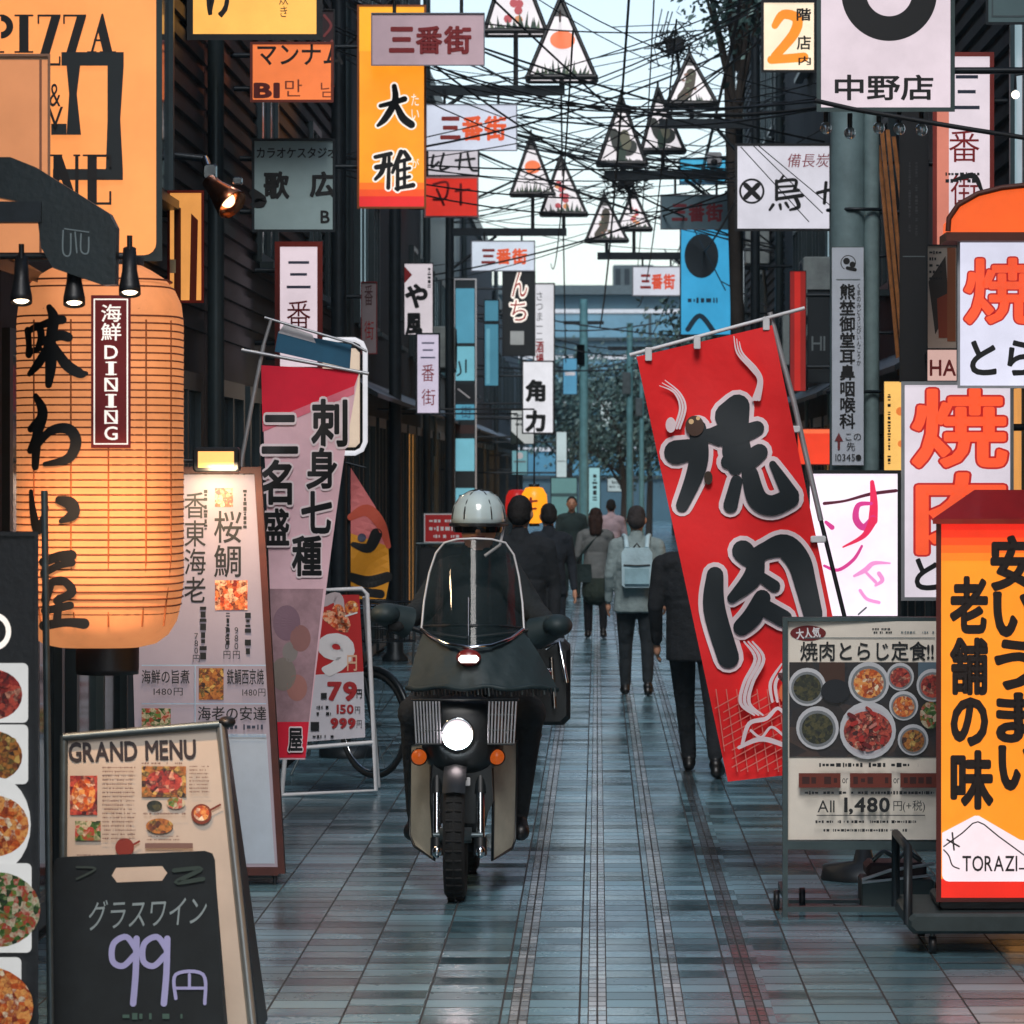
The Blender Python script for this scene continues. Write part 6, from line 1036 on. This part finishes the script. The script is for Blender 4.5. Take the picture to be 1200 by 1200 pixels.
def person(px, fy, Y, h, yaw, label, coat, trou, stride=0.25, hair=HAIRB, long_hair=0, coat_hem=0.80, shoe=SHOE, bulk=1.0, balding=False, lean=0.0, arms=(0.1, -0.1), skirt=None, vox=0.0095, swing=(None, None), bow=0.0):
    """yaw 0 = walking away from the camera; origin between the feet; h = standing height"""
    o = Vector((P(px, fy, Y).x, Y, 0.004)); s = h / 1.70; cy, sy = math.cos(R(yaw)), math.sin(R(yaw))
    def L(x, y, z):
        x += lean * z; y += bow * max(0, z - 0.9) ** 2
        return o + Vector((x * cy - y * sy, x * sy + y * cy, z)) * s
    def rr(*r): return tuple(v * s for v in r)
    pr_ = [('e', L(0, 0, 1.22), rr(.19 * bulk, .12 * bulk, .22), coat)]
    for sd_, st in ((-1, stride), (1, -stride)):
        hip = L(sd_ * .09, 0, .86); knee = L(sd_ * .10, st * .55 + .03, .48); ank = L(sd_ * .10, st, .10 + (0.05 if st < 0 else 0))
        pr_ += [('c', hip, knee, .092 * s * bulk, .068 * s, trou), ('c', knee, ank, .066 * s, .050 * s, trou), ('c', L(sd_ * .10, st - .03, .055 + (0.03 if st < 0 else 0)), L(sd_ * .115, st + .15, .038), .045 * s, .038 * s, shoe), ('c', L(sd_ * .10, st - .05, .04), L(sd_ * .11, st + .05, .035), .038 * s, .038 * s, shoe)]
    pr_ += [('e', L(0, 0, .92), rr(.165 * bulk, .125 * bulk, .14), trou), ('e', L(0, .0, 1.06), rr(.165 * bulk, .12 * bulk, .24), coat), ('c', L(-.13, 0, 1.36), L(.13, 0, 1.36), .085 * s, .085 * s, coat), ('f', L(0, -.005, 1.12), L(0, -.01, coat_hem), rr(.165 * bulk, .12 * bulk), rr(.188 * bulk, .142 * bulk), R(yaw), coat), ('c', L(0, 0, 1.38), L(0, .02, 1.50), .062 * s, .055 * s, SKIN), ('c', L(0, -.01, 1.40), L(0, 0, 1.445), .078 * s, .07 * s, coat)]
    if skirt: pr_ += [('c', L(0, 0, .86), L(0, 0, .62), .16 * s, .19 * s, skirt)]
    for i, sd_ in enumerate((-1, 1)):
        sh = L(sd_ * .185, 0, 1.355); el = L(sd_ * .245, -arms[i] * .3, 1.09); wr = L(sd_ * .255, arms[i] + .06, .87); d = (wr - el).normalized()
        if swing[i]: el = L(*swing[i][0]); wr = L(*swing[i][1]); d = (wr - el).normalized()
        pr_ += [('c', sh, el, .066 * s * bulk, .052 * s, coat), ('c', el, wr, .050 * s, .038 * s, coat)]
        pa = wr + d * .075 * s; pr_ += [('e', pa, rr(.026, .034, .050), SKIN)]
        f_ = Vector((-sy, cy, 0)); 
        for k, (off, ln) in enumerate(((-.026, .062), (-.009, .072), (.009, .068), (.026, .052))):
            b0 = pa + d * .03 * s + f_ * off * s; m0 = b0 + d * ln * .55 * s; tp = m0 + d * ln * .4 * s - Vector((cy, sy, 0)) * sd_ * .018 * s; pr_ += [('c', b0, m0, .0105 * s, .010 * s, SKIN), ('c', m0, tp, .010 * s, .009 * s, SKIN)]
        pr_ += [('c', pa + f_ * .03 * s, pa + f_ * .055 * s + d * .035 * s, .012 * s, .010 * s, SKIN)]
    hc = L(0, .035, 1.595)
    pr_ += [('e', hc, rr(.078, .096, .112), SKIN), ('e', L(0, .075, 1.54), rr(.055, .055, .06), SKIN), ('c', L(0, .125, 1.60), L(0, .145, 1.575), .012 * s, .016 * s, SKIN), ('c', L(-.02, .122, 1.535), L(.02, .122, 1.535), .010 * s, .010 * s, mat('lips', (150, 84, 78), 0.5))]
    for sd_ in (-1, 1): pr_ += [('e', L(sd_ * .080, .025, 1.59), rr(.014, .022, .034), SKIN), ('e', L(sd_ * .032, .118, 1.612), rr(.014, .01, .008), HAIRB)]
    ob = fuse(pr_, vox, 'person', root=None) if False else None
    base = [('e', o, (0.001,) * 3, coat)]
    class _R(dict): pass
    ob = fuse(pr_, vox, 'person', None, _R(_o=tuple(o))); ob.location = o; ob['_o'] = tuple(o); tag(ob, label, 'person')
    hp = [('e', L(0, .012, 1.62), rr(.086, .102, .112), hair), ('e', L(0, -.03, 1.585), rr(.080, .070, .075), hair)]
    rt_ = random.Random(int(px)); hp[0] = ('e', L(0, .005, 1.635), rr(.083, .098, .095), hair)
    for q_ in range(46):
        a_ = rt_.uniform(0, 6.28); e_ = rt_.uniform(-.5, 1.2); c_ = Vector((math.cos(a_) * math.cos(e_) * .08, math.sin(a_) * math.cos(e_) * .094 + .004, 1.63 + math.sin(e_) * .09))
        if c_.y > .06 and c_.z < 1.66: continue
        hp.append(('c', L(*c_), L(c_.x * 1.10, c_.y * 1.12, c_.z - .045), .013 * s, .006 * s, hair))
    if balding: hp = [('e', L(0, -.035, 1.575), rr(.086, .072, .075), hair), ('c', L(-.075, .02, 1.60), L(.075, .02, 1.60), .02 * s, .02 * s, hair)]
    if long_hair: hp += [('c', L(-.03, -.06, 1.56), L(-.03, -.085, 1.56 - long_hair), .07 * s, .05 * s, hair), ('c', L(.03, -.06, 1.56), L(.03, -.085, 1.56 - long_hair), .07 * s, .05 * s, hair)]
    fuse(hp, vox, 'hair', ob, ob)
    return ob, L, s
C1 = cloth('teal_jacket', (134, 150, 152)); C1b = cloth('dark_trousers', (26, 34, 40)); BLKC = cloth('black_suit', (20, 25, 31)); WOC = cloth('grey_coat', (122, 126, 126)); DKG = cloth('dark_green', (40, 56, 56)); NVY = cloth('navy_jersey', (24, 32, 42))
p1, L1, s1 = person(746, 815, 32.5, 1.58, 0, 'walking person in a pale teal jacket and dark trousers seen from behind, wearing a backpack', C1, C1b, 0.10, mat('grey_hair', (58, 54, 54), 0.8, var=0.5, scale=30, bump=0.8, bs=2, spec=0.2), coat_hem=0.76, bulk=1.14, arms=(.02, .06))
mb = MB(); BPK = mat('pale_blue_fabric', (176, 204, 214), 0.6, var=0.25, bump=0.3)
root = thing('backpack', 'pale blue backpack on the back of the person in the teal jacket', 'backpack', L1(0, -.2, 1.0))
sq = [(-.135, 1.01), (-.14, 1.30), (-.11, 1.345), (.11, 1.345), (.14, 1.30), (.135, 1.01), (.11, .985), (-.11, .985)]
mb.prism([L1(x, -.26, z) for x, z in sq], (0, .13 * s1, 0), BPK); mb.build('bag', root); mb = MB(); mb.prism([L1(x, -.29, z) for x, z in [(-.11, 1.02), (-.11, 1.16), (.11, 1.16), (.11, 1.02)]], (0, .03 * s1, 0), mat('pale_blue_pocket', (146, 182, 194), 0.6, var=0.3)); mb.tube([L1(-.12, -.265, 1.19), L1(0, -.272, 1.185), L1(.12, -.265, 1.19)], 0.007, BLACK, 5); mb.build('pocket', root)
mb = MB(); [mb.tube([L1(sd_ * .09, -.2, 1.34), L1(sd_ * .10, -.12, 1.44), L1(sd_ * .115, 0, 1.452), L1(sd_ * .125, .10, 1.36), L1(sd_ * .13, .13, 1.2)], 0.022, BPK, 8) for sd_ in (-1, 1)]; mb.tube([L1(-.03, -.2, 1.345), L1(0, -.2, 1.385), L1(.03, -.2, 1.345)], 0.008, BLACK, 6); mb.build('strap', root)
p2, L2, s2 = person(824, 906, 24.0, 1.64, -4, 'person in a black suit walking away, half hidden by the red banner', BLKC, BLKC, 0.30, coat_hem=0.74, bulk=1.05, lean=-0.06, arms=(.05, -.05))
root = thing('plastic_bag', 'white plastic bag hanging by the side of the person in the black suit', 'bag', L2(.27, -.1, .74)); mb = MB(); N_ = 14; WB = mat('white_plastic', (190, 200, 208), 0.4, var=0.2, bump=0.4)
mb.lathe(L2(.275, -.05, .74), [(0.02, 0.0), (0.09, 0.005), (0.115, 0.06), (0.105, 0.15), (0.07, 0.22), (0.03, 0.25), (0.015, 0.27)], WB, n=20, sq=2.6, sy=0.6); mb.build('bag', root); mb = MB(); mb.tube([L2(.265, -.05, .97), L2(.25, -.02, 1.02), L2(.26, .0, .97)], 0.008, WB, 6); mb.build('handle', root)
p3, L3, s3 = person(698, 748, 43.6, 1.46, 0, 'person with brown hair in a short grey coat and black tights walking away', WOC, cloth('black_tights', (18, 20, 26)), 0.06, mat('brown_hair', (62, 44, 38), 0.75, var=0.5, scale=30, bump=0.8, bs=2, spec=0.2), 0.16, coat_hem=0.80, skirt=cloth('olive_skirt', (54, 66, 58)), bulk=0.95)
root = thing('handbag', 'dark green bag at the left hip of the person in the grey coat', 'bag', L3(-.2, 0, .72)); mb = MB(); mb.prism([L3(x, -.16, z) for x, z in [(-.30, .74), (-.32, .98), (-.06, .98), (-.04, .74)]], (0, .08, 0), DKG); mb.build('bag', root); mb = MB(); mb.tube([L3(-.28, -.12, .98), L3(-.12, -.12, 1.2), L3(.1, -.06, 1.42)], 0.012, DKG, 6); mb.build('strap', root)
person(670, 708, 57, 1.5, 180, 'distant person in dark green clothes standing left of the person in the grey coat', DKG, DKG, 0.05, vox=0.014, bulk=1.1)
person(643, 789, 36.0, 1.57, 10, 'person in a dark jersey behind the rider, just below the orange lantern', NVY, NVY, 0.08, vox=0.012)
person(609, 868, 27.0, 1.70, -8, 'person in a black coat standing close behind the motorcycle rider', BLKC, BLKC, 0.10, coat_hem=0.55, bulk=1.12, vox=0.011)
person(716, 705, 58, 1.45, 0, 'distant person in a pink and white top beside the person in the grey coat', cloth('pink_top', (190, 168, 176)), C1b, 0.08, vox=0.014)
# ------------------------------------------------------------------ motorcycle with windshield and its rider
YB = F * H / (1055 - CY)
def B(x, y, dy=0.0): return P(x, y, YB + dy)
kb = YB / F
root = bike = thing('motorcycle', 'dark delivery motorcycle with a tall windshield and lit headlight riding towards the camera', 'motorcycle', B(540, 1055, 0.6))
BODY = mat('bike_black', (18, 23, 26), 0.42, var=0.3); SHIELD = mat('leg_shield_grey', (168, 164, 150), 0.5, var=0.25); TYRE = mat('tyre_rubber', (18, 19, 20), 0.85, bump=0.4, scale=20); CANVAS = mat('apron_canvas', (26, 44, 48), 0.62, var=0.05, bump=0.5, bd=0.05, bs=0.5, scale=6)
wr_ = 0.285
def wheel(xpx, dy, width, name):
    c = Vector((B(xpx, 0, dy).x, YB + dy, wr_ + 0.003)); m = MB(); prof = [(wr_ - .06, -width / 2 * .8), (wr_ - .025, -width / 2), (wr_ - .006, -width / 2 * .7), (wr_, 0), (wr_ - .006, width / 2 * .7), (wr_ - .025, width / 2), (wr_ - .06, width / 2 * .8), (wr_ - .06, -width / 2 * .8)]
    m.lathe(c, prof, TYRE, (1, 0, 0), 48)
    for k in range(40):                                  # tread blocks
        a = 2 * math.pi * k / 40
        for q in (-1, 1):
            p = c + Vector((q * width * .2, math.cos(a) * (wr_ - .001), math.sin(a) * (wr_ - .001))); m.tube([p - Vector((width * .16, 0, 0)), p + Vector((width * .16, 0, 0))], 0.006, TYRE, 4)
    t = m.build(name, bike); m = MB(); m.torus(c, wr_ - .065, .012, CHROME, (1, 0, 0), 36, 6); m.lathe(c, [(0.001, -.07), (.035, -.07), (.035, .07), (.001, .07)], STEEL, (1, 0, 0), 18); m.build('rim', t, bike)
    m = MB(); [m.tube([c + Vector(((-1) ** k * .03, math.cos(k * .35) * .03, math.sin(k * .35) * .03)), c + Vector((0, math.cos(k * .35 + .4) * (wr_ - .07), math.sin(k * .35 + .4) * (wr_ - .07)))], 0.002, CHROME, 4, caps=False) for k in range(18)]; m.build('spoke', t, bike)
    return c
wc = wheel(534, 0.0, 0.095, 'wheel'); wc2 = wheel(551, 1.2, 0.085, 'wheel')
# front mudguard, forks
mb = MB(); g_ = []
for i in range(15):
    a = R(42 + 100 * i / 14)
    g_.append([wc + Vector((x, -math.cos(a) * (wr_ + .03 - abs(x) * .25), math.sin(a) * (wr_ + .03 - abs(x) * .25))) for x in (-.05, -.038, 0, .038, .05)])
for i in range(14):
    for j in range(4): mb.add([g_[i][j], g_[i + 1][j], g_[i + 1][j + 1], g_[i][j + 1]], [(0, 1, 2, 3)], BODY, True)
mb.build('mudguard', bike, weld=True)
for xp in (512, 563):
    mb = MB(); mb.tube([B(xp, 880, .16), B(xp, 930, .10)], .026, BODY, 12); mb.tube([B(xp, 925, .10), B(xp, 988, .02)], .019, CHROME, 12); mb.tube([B(xp, 982, .02), B(xp, 1002, .0)], .03, BODY, 12); mb.ell(B(xp, 998, -.02), (.022, .022, .028), CHROME); mb.build('fork', bike)
mb = MB(); mb.tube([wc - Vector((.10, 0, 0)), wc + Vector((.12, 0, 0))], .012, STEEL, 8); mb.build('axle', bike)
# leg shields: curved panels
for sgn, pts in ((-1, [(481, 872), (480, 978), (486, 992), (509, 1008), (505, 940), (505, 868)]), (1, [(576, 872), (578, 940), (577, 1008), (600, 994), (604, 982), (606, 868)])):
    mb = MB(); cx_ = 543.0; m2 = []
    def dep(x): return .12 + .28 * (abs(x - cx_) / 62) ** 2
    mb.prism([B(x, y, dep(x)) for x, y in pts], (0, .02, 0), SHIELD, False); mb.tube([B(x, y, dep(x) - .004) for x, y in pts], .007, BODY, 6, closed=True); mb.build('leg_shield', bike)
# body, headlight cowl
mb = MB(); mb.lathe(B(542, 862, .16), [(.001, -.10), (.12, -.10), (.165, -.06), (.185, .02), (.18, .14), (.12, .2)], BODY, (0, 1, 0), 28, sq=2.6); mb.prism([B(x, y, .10) for x, y in [(508, 880), (505, 940), (514, 965), (566, 965), (578, 940), (575, 880)]], (0, .5, 0), BODY); mb.build('front_cowl', bike)
mb = MB(); c = B(536, 860, .05); mb.lathe(c, [(.05, .03), (.070, .01), (.076, -.012), (.069, -.022), (.063, -.012)], CHROME, (0, 1, 0), 28); hl = mb.build('headlight', bike)
mb = MB(); mb.lathe(c, [(.063, -.012), (.036, -.026)], em((226, 208, 214), 1.0), (0, 1, 0), 28); mb.lathe(c, [(.036, -.026), (.025, -.029), (.001, -.032)], em((255, 236, 238), 20.0), (0, 1, 0), 28); mb.build('lens', hl, bike)
ld = bpy.data.lights.new('headlight_beam', 'SPOT'); ld.energy = 60; ld.color = (1, .93, .9); ld.spot_size = R(70); ld.spot_blend = .8; ld.shadow_soft_size = .05; lo = bpy.data.objects.new('headlight_beam', ld); col.objects.link(lo); lo.parent = bike; lo.location = c + Vector((0, -.06, 0)) - Vector(bike['_o']); lo.rotation_euler = (R(78), 0, 0)
AMB = em((214, 96, 30), 0.45)
for x, y in ((491, 887), (582, 887)):
    mb = MB(); c = B(x, y, .10); mb.lathe(c, [(.001, -.03), (.024, -.024), (.034, -.006), (.034, .008)], AMB, (0, 1, 0), 18); mb.lathe(c, [(.035, -.006), (.04, 0), (.037, .03), (.02, .06), (.001, .06)], BODY, (0, 1, 0), 18); mb.tube([c + Vector((0, .04, 0)), B(540, y - 4, .2)], .012, BODY, 6); mb.build('turn_signal', bike)
mb = MB(); mb.bbox(B(525, 921, .06), B(551, 911, .06) + Vector((0, .008, 0)), WHITEP, .004); mb.box(B(530, 914, .058), B(547, 911.5, .058) + Vector((0, .001, 0)), BODY); mb.build('front_badge', bike)
# wire basket with luggage bars
mb = MB(); WI = mat('basket_wire', (196, 200, 206), 0.35, 0.5)
for (x0, x1, t0, t1) in ((488, 516, 484, 512), (572, 602, 570, 605)):
    for k in range(9): x = x0 + (x1 - x0) * k / 8; mb.tube([B(x, 872, -.02), B(x + (x - 545) * .05, 822, -.04)], .0045, WI, 5)
    for y in (822, 838, 856, 872): mb.tube([B(x0 - 1, y, -.025), B(x1 + 1, y, -.025)], .005, BODY, 5); mb.tube([B(x0, y, -.025), B(x0, y, .26)], .004, BODY, 5); mb.tube([B(x1, y, -.025), B(x1, y, .26)], .004, BODY, 5)
mb.tube([B(484, 820, -.03), B(606, 820, -.03), B(608, 820, .3), B(482, 820, .3)], .006, BODY, 6, closed=True); mb.build('basket', bike)
# apron below the windshield
mb = MB(); NX, NY = 16, 8; rows_ = []
for j in range(NY + 1):
    t = j / NY; y = 740 + 66 * t; xl = 497 - 20 * t ** .8; xr = 612 + 42 * t ** .8; rows_.append([B(xl + (xr - xl) * i / NX, y + 2 * math.sin(i * 1.3) * t + 20 * math.sin(math.pi * i / NX) * (1 - t) ** 1.5, .30 - .20 * math.sin(math.pi * i / NX) - .14 * t + .012 * math.sin(i * 2.1 + j)) for i in range(NX + 1)])
for j in range(NY):
    for i in range(NX): mb.add([rows_[j][i], rows_[j + 1][i], rows_[j + 1][i + 1], rows_[j][i + 1]], [(0, 1, 2, 3)], CANVAS, True)
mb.tube([p - Vector((0, .005, 0)) for p in rows_[-1]], .012, CANVAS, 6); ap_ = mb.build('apron', bike, weld=True)
mb = MB()
for i in range(40): x = 482 + 168 * i / 39; mb.tube([B(x, 806, -.06 + .2 * abs(i - 20) / 20), B(x + 1, 814 + 2 * (i % 2), -.06 + .2 * abs(i - 20) / 20)], .005, STEEL if i % 3 == 0 else BODY, 4)
mb.build('fringe', ap_, bike)
# windshield
WS = mat('windshield_acrylic', (30, 44, 48), 0.04, var=0.08, alpha=0.55, spec=0.3)
ol = [(494, 738), (497, 705), (503, 672), (511, 648), (521, 636), (536, 632), (556, 631), (576, 632), (592, 636), (602, 650), (608, 676), (612, 706), (614, 738)]
def wdep(x, y): return .12 + .22 * ((x - 554) / 58) ** 2 + (738 - y) * .0019
mb = MB(); NY = 12
def span(y):
    l = [p for p in ol if p[0] < 555]; r = [p for p in ol if p[0] > 555]
    def itp(a):
        a = sorted(a, key=lambda p: p[1])
        for p, q in zip(a, a[1:]):
            if p[1] <= y <= q[1] and q[1] > p[1]: return p[0] + (q[0] - p[0]) * (y - p[1]) / (q[1] - p[1])
        return a[0][0] if y < a[0][1] else a[-1][0]
    return itp(l), itp(r)
gr = []
for j in range(NY + 1):
    y = 632.5 + (738 - 632.5) * (j / NY) ** 1.4; a, b = span(y); gr.append([(a + (b - a) * i / 12, y + 20 * math.sin(math.pi * i / 12) * (j / NY) ** 3) for i in range(13)])
for j in range(NY):
    for i in range(12): mb.add([B(*p, wdep(*p)) for p in (gr[j][i], gr[j + 1][i], gr[j + 1][i + 1], gr[j][i + 1])], [(0, 1, 2, 3)], WS, True)
ws = mb.build('windshield', bike, weld=True); mb = MB(); mb.tube([B(*p, wdep(*p)) for p in ol], .0055, WHITEP, 6); mb.build('edge_strip', ws, bike)
mb = MB(); mb.tube([B(x, y, wdep(x, y) - .03) for x, y in ((494, 738), (505, 746), (524, 755), (549, 759), (576, 757), (598, 749), (613, 738))], .010, CHROME, 8); mb.tube([B(x, y, wdep(x, y) - .004) for x, y in ((496, 734), (520, 733), (554, 733), (590, 734), (612, 736))], .006, BODY, 6); mb.tube([B(549, 758, .1), B(549, 700, .16)], .004, CHROME, 6); mb.build('windshield_trim', bike)
mb = MB(); c = B(549, 771, .03); mb.lathe(c, [(.001, -.03), (.04, -.025), (.055, -.005), (.055, .02)], mat('lamp_red', (120, 34, 30), 0.25), (0, 1, 0), 24, sy=.7); ml = mb.build('emblem_lamp', bike); mb = MB(); mb.bbox(B(537, 777, -.03), B(561, 768, -.03) + Vector((0, .03, 0)), em((250, 232, 226), 2.0), .012); mb.build('lens', ml, bike)  # white lens is a reflection put in as glow on the oval emblem
# handlebar with muffs and mirrors
mb = MB(); mb.tube([B(455, 726, .50), B(500, 742, .42), B(545, 748, .40), B(600, 742, .42), B(652, 732, .50)], .013, BODY, 8); mb.build('handlebar', bike)
for x, y in ((452, 720), (653, 733)):
    mb = MB(); sg = 1 if x > 550 else -1; mb.ell(B(x, y, .44), (.070, .10, .052), CANVAS); mb.tube([B(x, y, .45), B(x - sg * 26, y + 10, .5)], [.055, .075], CANVAS, 12); mb.build('hand_muff', bike)
# seat, rear fender, side boxes
mb = MB(); mb.lathe(B(553, 800, 1.0), [(.001, -.28), (.12, -.26), (.15, 0), (.13, .3), (.001, .32)], mat('seat_vinyl', (18, 18, 20), .5), (0, 1, 0), 20, sy=.4); mb.build('seat', bike)
mb = MB(); mb.tube([B(545, 960, .4), B(548, 900, .8), B(552, 880, 1.4)], [.10, .13, .11], BODY, 12); mb.tube([B(575, 985, .7), B(585, 985, 1.3), B(585, 975, 1.7)], .035, CHROME, 10); mb.build('frame', bike)
mb = MB(); mb.bbox(B(588, 850, 1.15), B(668, 752, 1.15) + Vector((0, .4, 0)), BODY, .03); mb.tube([B(640, 760, 1.12), B(655, 752, 1.10), B(664, 800, 1.10)], .012, CHROME, 6); mb.tube([B(646, 770, 1.12), B(650, 830, 1.12)], .010, CHROME, 6); mb.ell(B(640, 790, 1.1), (.03, .02, .03), CHROME); mb.build('side_box', bike)  # chrome bars and knob put in for silver reflections on the box
# rider
JK = cloth('rider_jacket', (22, 30, 34)); TR_ = cloth('rider_trousers', (20, 24, 28)); GLV = cloth('glove', (18, 20, 22))
YR = .95
o = B(553, 800, YR)
class _D(dict): pass
hd = B(561, 617, .82); q = [('e', B(555, 735, .93), (.20, .14, .26), JK), ('e', B(554, 800, 1.0), (.19, .16, .16), TR_), ('c', B(532, 670, .90), B(584, 670, .90), .08, .08, JK), ('c', B(559, 664, .88), B(560, 646, .85), .088, .075, JK), ('c', B(559, 660, .88), B(560, 632, .84), .06, .055, SKIN), ('e', hd, (.085, .10, .115), SKIN), ('c', hd + Vector((0, -.09, .0)), hd + Vector((0, -.115, -.02)), .012, .016, SKIN), ('c', hd + Vector((-.02, -.09, -.055)), hd + Vector((.02, -.09, -.055)), .01, .01, MATS['lips']), ('e', hd + Vector((-.033, -.092, .012)), (.014, .008, .008), HAIRB), ('e', hd + Vector((.033, -.092, .012)), (.014, .008, .008), HAIRB)]
for sg, sx, ex, wx in ((-1, 524, 494, 466), (1, 594, 624, 644)):
    sh, el, wrp = B(sx, 672, .90), B(ex, 715, .78), B(wx, 733, .54); q += [('c', sh, el, .075, .062, JK), ('c', el, wrp, .060, .045, JK)]
    pa = B(wx + sg * 3, 730, .47); q += [('e', pa, (.035, .05, .028), GLV)]
    for k in range(4): b0 = pa + Vector((sg * (.022 - k * .015), -.035, .008)); m0 = b0 + Vector((0, -.03, -.012)); q += [('c', b0, m0, .011, .011, GLV), ('c', m0, m0 + Vector((0, .01, -.03)), .011, .010, GLV)]
    q += [('c', pa + Vector((-sg * .03, -.01, -.01)), pa + Vector((-sg * .04, -.045, -.02)), .012, .011, GLV)]
    hip, kn, an = B(553 + sg * 22, 806, .98), B(553 + sg * 66, 836, .50), B(548 + sg * 58, 952, .66); q += [('c', hip, kn, .10, .085, TR_), ('c', kn, an, .075, .055, TR_), ('c', an + Vector((0, .04, -.05)), an + Vector((sg * .02, -.16, -.075)), .048, .042, SHOE)]
rider = fuse(q, .011, 'person', None, _D(_o=tuple(o))); rider.location = o; rider['_o'] = tuple(o); tag(rider, 'motorcycle rider in dark clothes and a pale open helmet behind the windshield', 'person')
mb = MB(); HM = mat('helmet_pale', (186, 204, 206), 0.18, var=0.15, coat=0.6); vs = []; hc = hd + Vector((0, .01, .035)); nu, nv = 28, 12
mb.lathe(hc, [(.001, .135), (.05, .128), (.09, .104), (.118, .062), (.128, .01), (.127, -.025), (.120, -.028), (.115, .01)], HM, n=30, sy=1.12); h_ = mb.build('helmet', rider)
mb = MB(); mb.tube([hc + Vector((math.cos(R(a)) * .131, math.sin(R(a)) * .146, -.026)) for a in range(0, 360, 12)], .009, BODY, 6, closed=True); mb.prism([hc + Vector((math.cos(R(a)) * .128, -math.sin(R(a)) * .143 - (.04 if 10 < a < 170 else 0), -.02 - (.012 if 10 < a < 170 else 0))) for a in range(0, 181, 12)], (0, 0, .012), BODY); mb.build('peak', h_, rider)
mb = MB(); mb.lathe(hc, [(.121, -.034), (.12, -.05), (.117, -.062)], mat('smoked_visor', (14, 17, 20), 0.12, spec=0.7), n=30, sy=1.1); mb.build('visor', h_, rider)
mb = MB(); [mb.tube([hc + Vector((math.cos(R(a)) * .128 * math.cos(R(e)), math.sin(R(a)) * .144 * math.cos(R(e)), .136 * math.sin(R(e)))) for e in range(0, 85, 12)], .004, BODY, 5) for a in (-60, -120, -20, -160)]; mb.tube([hc + Vector((.12, -.02, -.02)), hc + Vector((.10, -.06, -.12)), hc + Vector((.03, -.08, -.17))], .008, WHITEP, 6); mb.build('strap', h_, rider)

# ------------------------------------------------------------------ bicycle parked behind the price board
YC = 23.9; root = thing('bicycle', 'dark bicycle parked behind the red price board', 'bicycle', (P(420, 0, YC).x, YC, 0)); BKM = mat('bike_frame_dark', (30, 36, 40), .35, .4)
ax_ = Vector((math.sin(R(48)), math.cos(R(48)), 0)); nrm = Vector((ax_.y, -ax_.x, 0)); w1 = Vector((P(440, 0, YC).x, YC - .2, .335)); w0 = w1 - ax_ * -0.02 + Vector((-.72, .75, 0)) * .95
ax_ = (w1 - w0).normalized(); nrm = Vector((ax_.y, -ax_.x, 0))
for c in (w1, w0):
    m = MB(); m.torus(c, .315, .018, TYRE, nrm, 40, 8); t = m.build('wheel', root); m = MB(); m.torus(c, .295, .009, CHROME, nrm, 40, 6); m.tube([c - nrm * .05, c + nrm * .05], .016, STEEL, 8); m.build('rim', t, root); m = MB(); [m.tube([c, c + (ax_ * math.cos(k * .393) + Vector((0, 0, 1)) * math.sin(k * .393)) * .295], .0025, STEEL, 4) for k in range(16)]; m.build('spoke', t, root)
up = Vector((0, 0, 1)); bb = w0.lerp(w1, .45) - up * .06; hd_ = w1 - ax_ * .18 + up * .50; st_ = w0.lerp(w1, .32) + up * .42; mb = MB()
for a, b in ((bb, hd_ - up * .1), (st_, hd_), (bb, st_ + up * .12), (w0, bb), (w0, st_), (hd_ + up * .1, w1)): mb.tube([a, b], .017, BKM, 8)
mb.build('frame', root); mb = MB(); g0 = hd_ + up * .22; mb.tube([hd_ + up * .08, g0], .012, CHROME, 8); mb.tube([g0 + nrm * .28 - ax_ * .18, g0 + nrm * .24, g0, g0 - nrm * .24, g0 - nrm * .28 - ax_ * .18], .012, CHROME, 8); mb.build('handlebar', root)
mb = MB(); mb.ell(st_ + up * .2, (.09, .12, .04), BLACK); mb.tube([st_ + up * .1, st_ + up * .18], .013, CHROME, 8); mb.build('saddle', root)
mb = MB(); mb.tube([w1 + (ax_ * math.cos(R(a)) + up * math.sin(R(a))) * .345 for a in range(20, 150, 12)], .02, BKM, 8); mb.build('mudguard', root); mb = MB(); mb.tube([w0 + (ax_ * math.cos(R(a)) + up * math.sin(R(a))) * .345 for a in range(30, 190, 12)], .02, BKM, 8); mb.build('mudguard', root)
mb = MB(); b0 = hd_ + ax_ * .12 + up * .02
for z in (0, .08, .16, .24): mb.tube([b0 + up * z + nrm * .15, b0 + up * z + nrm * .15 + ax_ * .28, b0 + up * z - nrm * .15 + ax_ * .28, b0 + up * z - nrm * .15], .006, BKM, 5, closed=True)
for i in range(8): a = b0 + nrm * (.15 - .3 * i / 7); mb.tube([a, a + up * .24], .004, BKM, 4); mb.tube([a + ax_ * .28, a + ax_ * .28 + up * .24], .004, BKM, 4)
mb.build('basket', root)
mb = MB(); mb.tube([bb + nrm * .05, bb + nrm * .22 - up * .27], .008, STEEL, 6); mb.torus(bb + nrm * .05, .09, .006, STEEL, nrm, 20, 5); mb.tube([bb + nrm * .06, bb + nrm * .08 - up * .16], .01, STEEL, 6); mb.build('crank', root)
# ------------------------------------------------------------------ damp evening air
mb = MB(); hm = bpy.data.materials.new('haze_air'); hm.use_nodes = True; hn = hm.node_tree; hn.nodes.remove(hn.nodes['Principled BSDF'])
pv = hn.nodes.new('ShaderNodeVolumePrincipled'); pv.inputs['Color'].default_value = (0.50, 0.76, 0.90, 1); pv.inputs['Density'].default_value = 0.0005; pv.inputs['Anisotropy'].default_value = 0.2
hn.links.new(pv.outputs[0], hn.nodes['Material Output'].inputs['Volume'])
mb.box((-85, -22, -1), (85, 605, 13), hm); struct(mb.build('haze'), 'stuff')
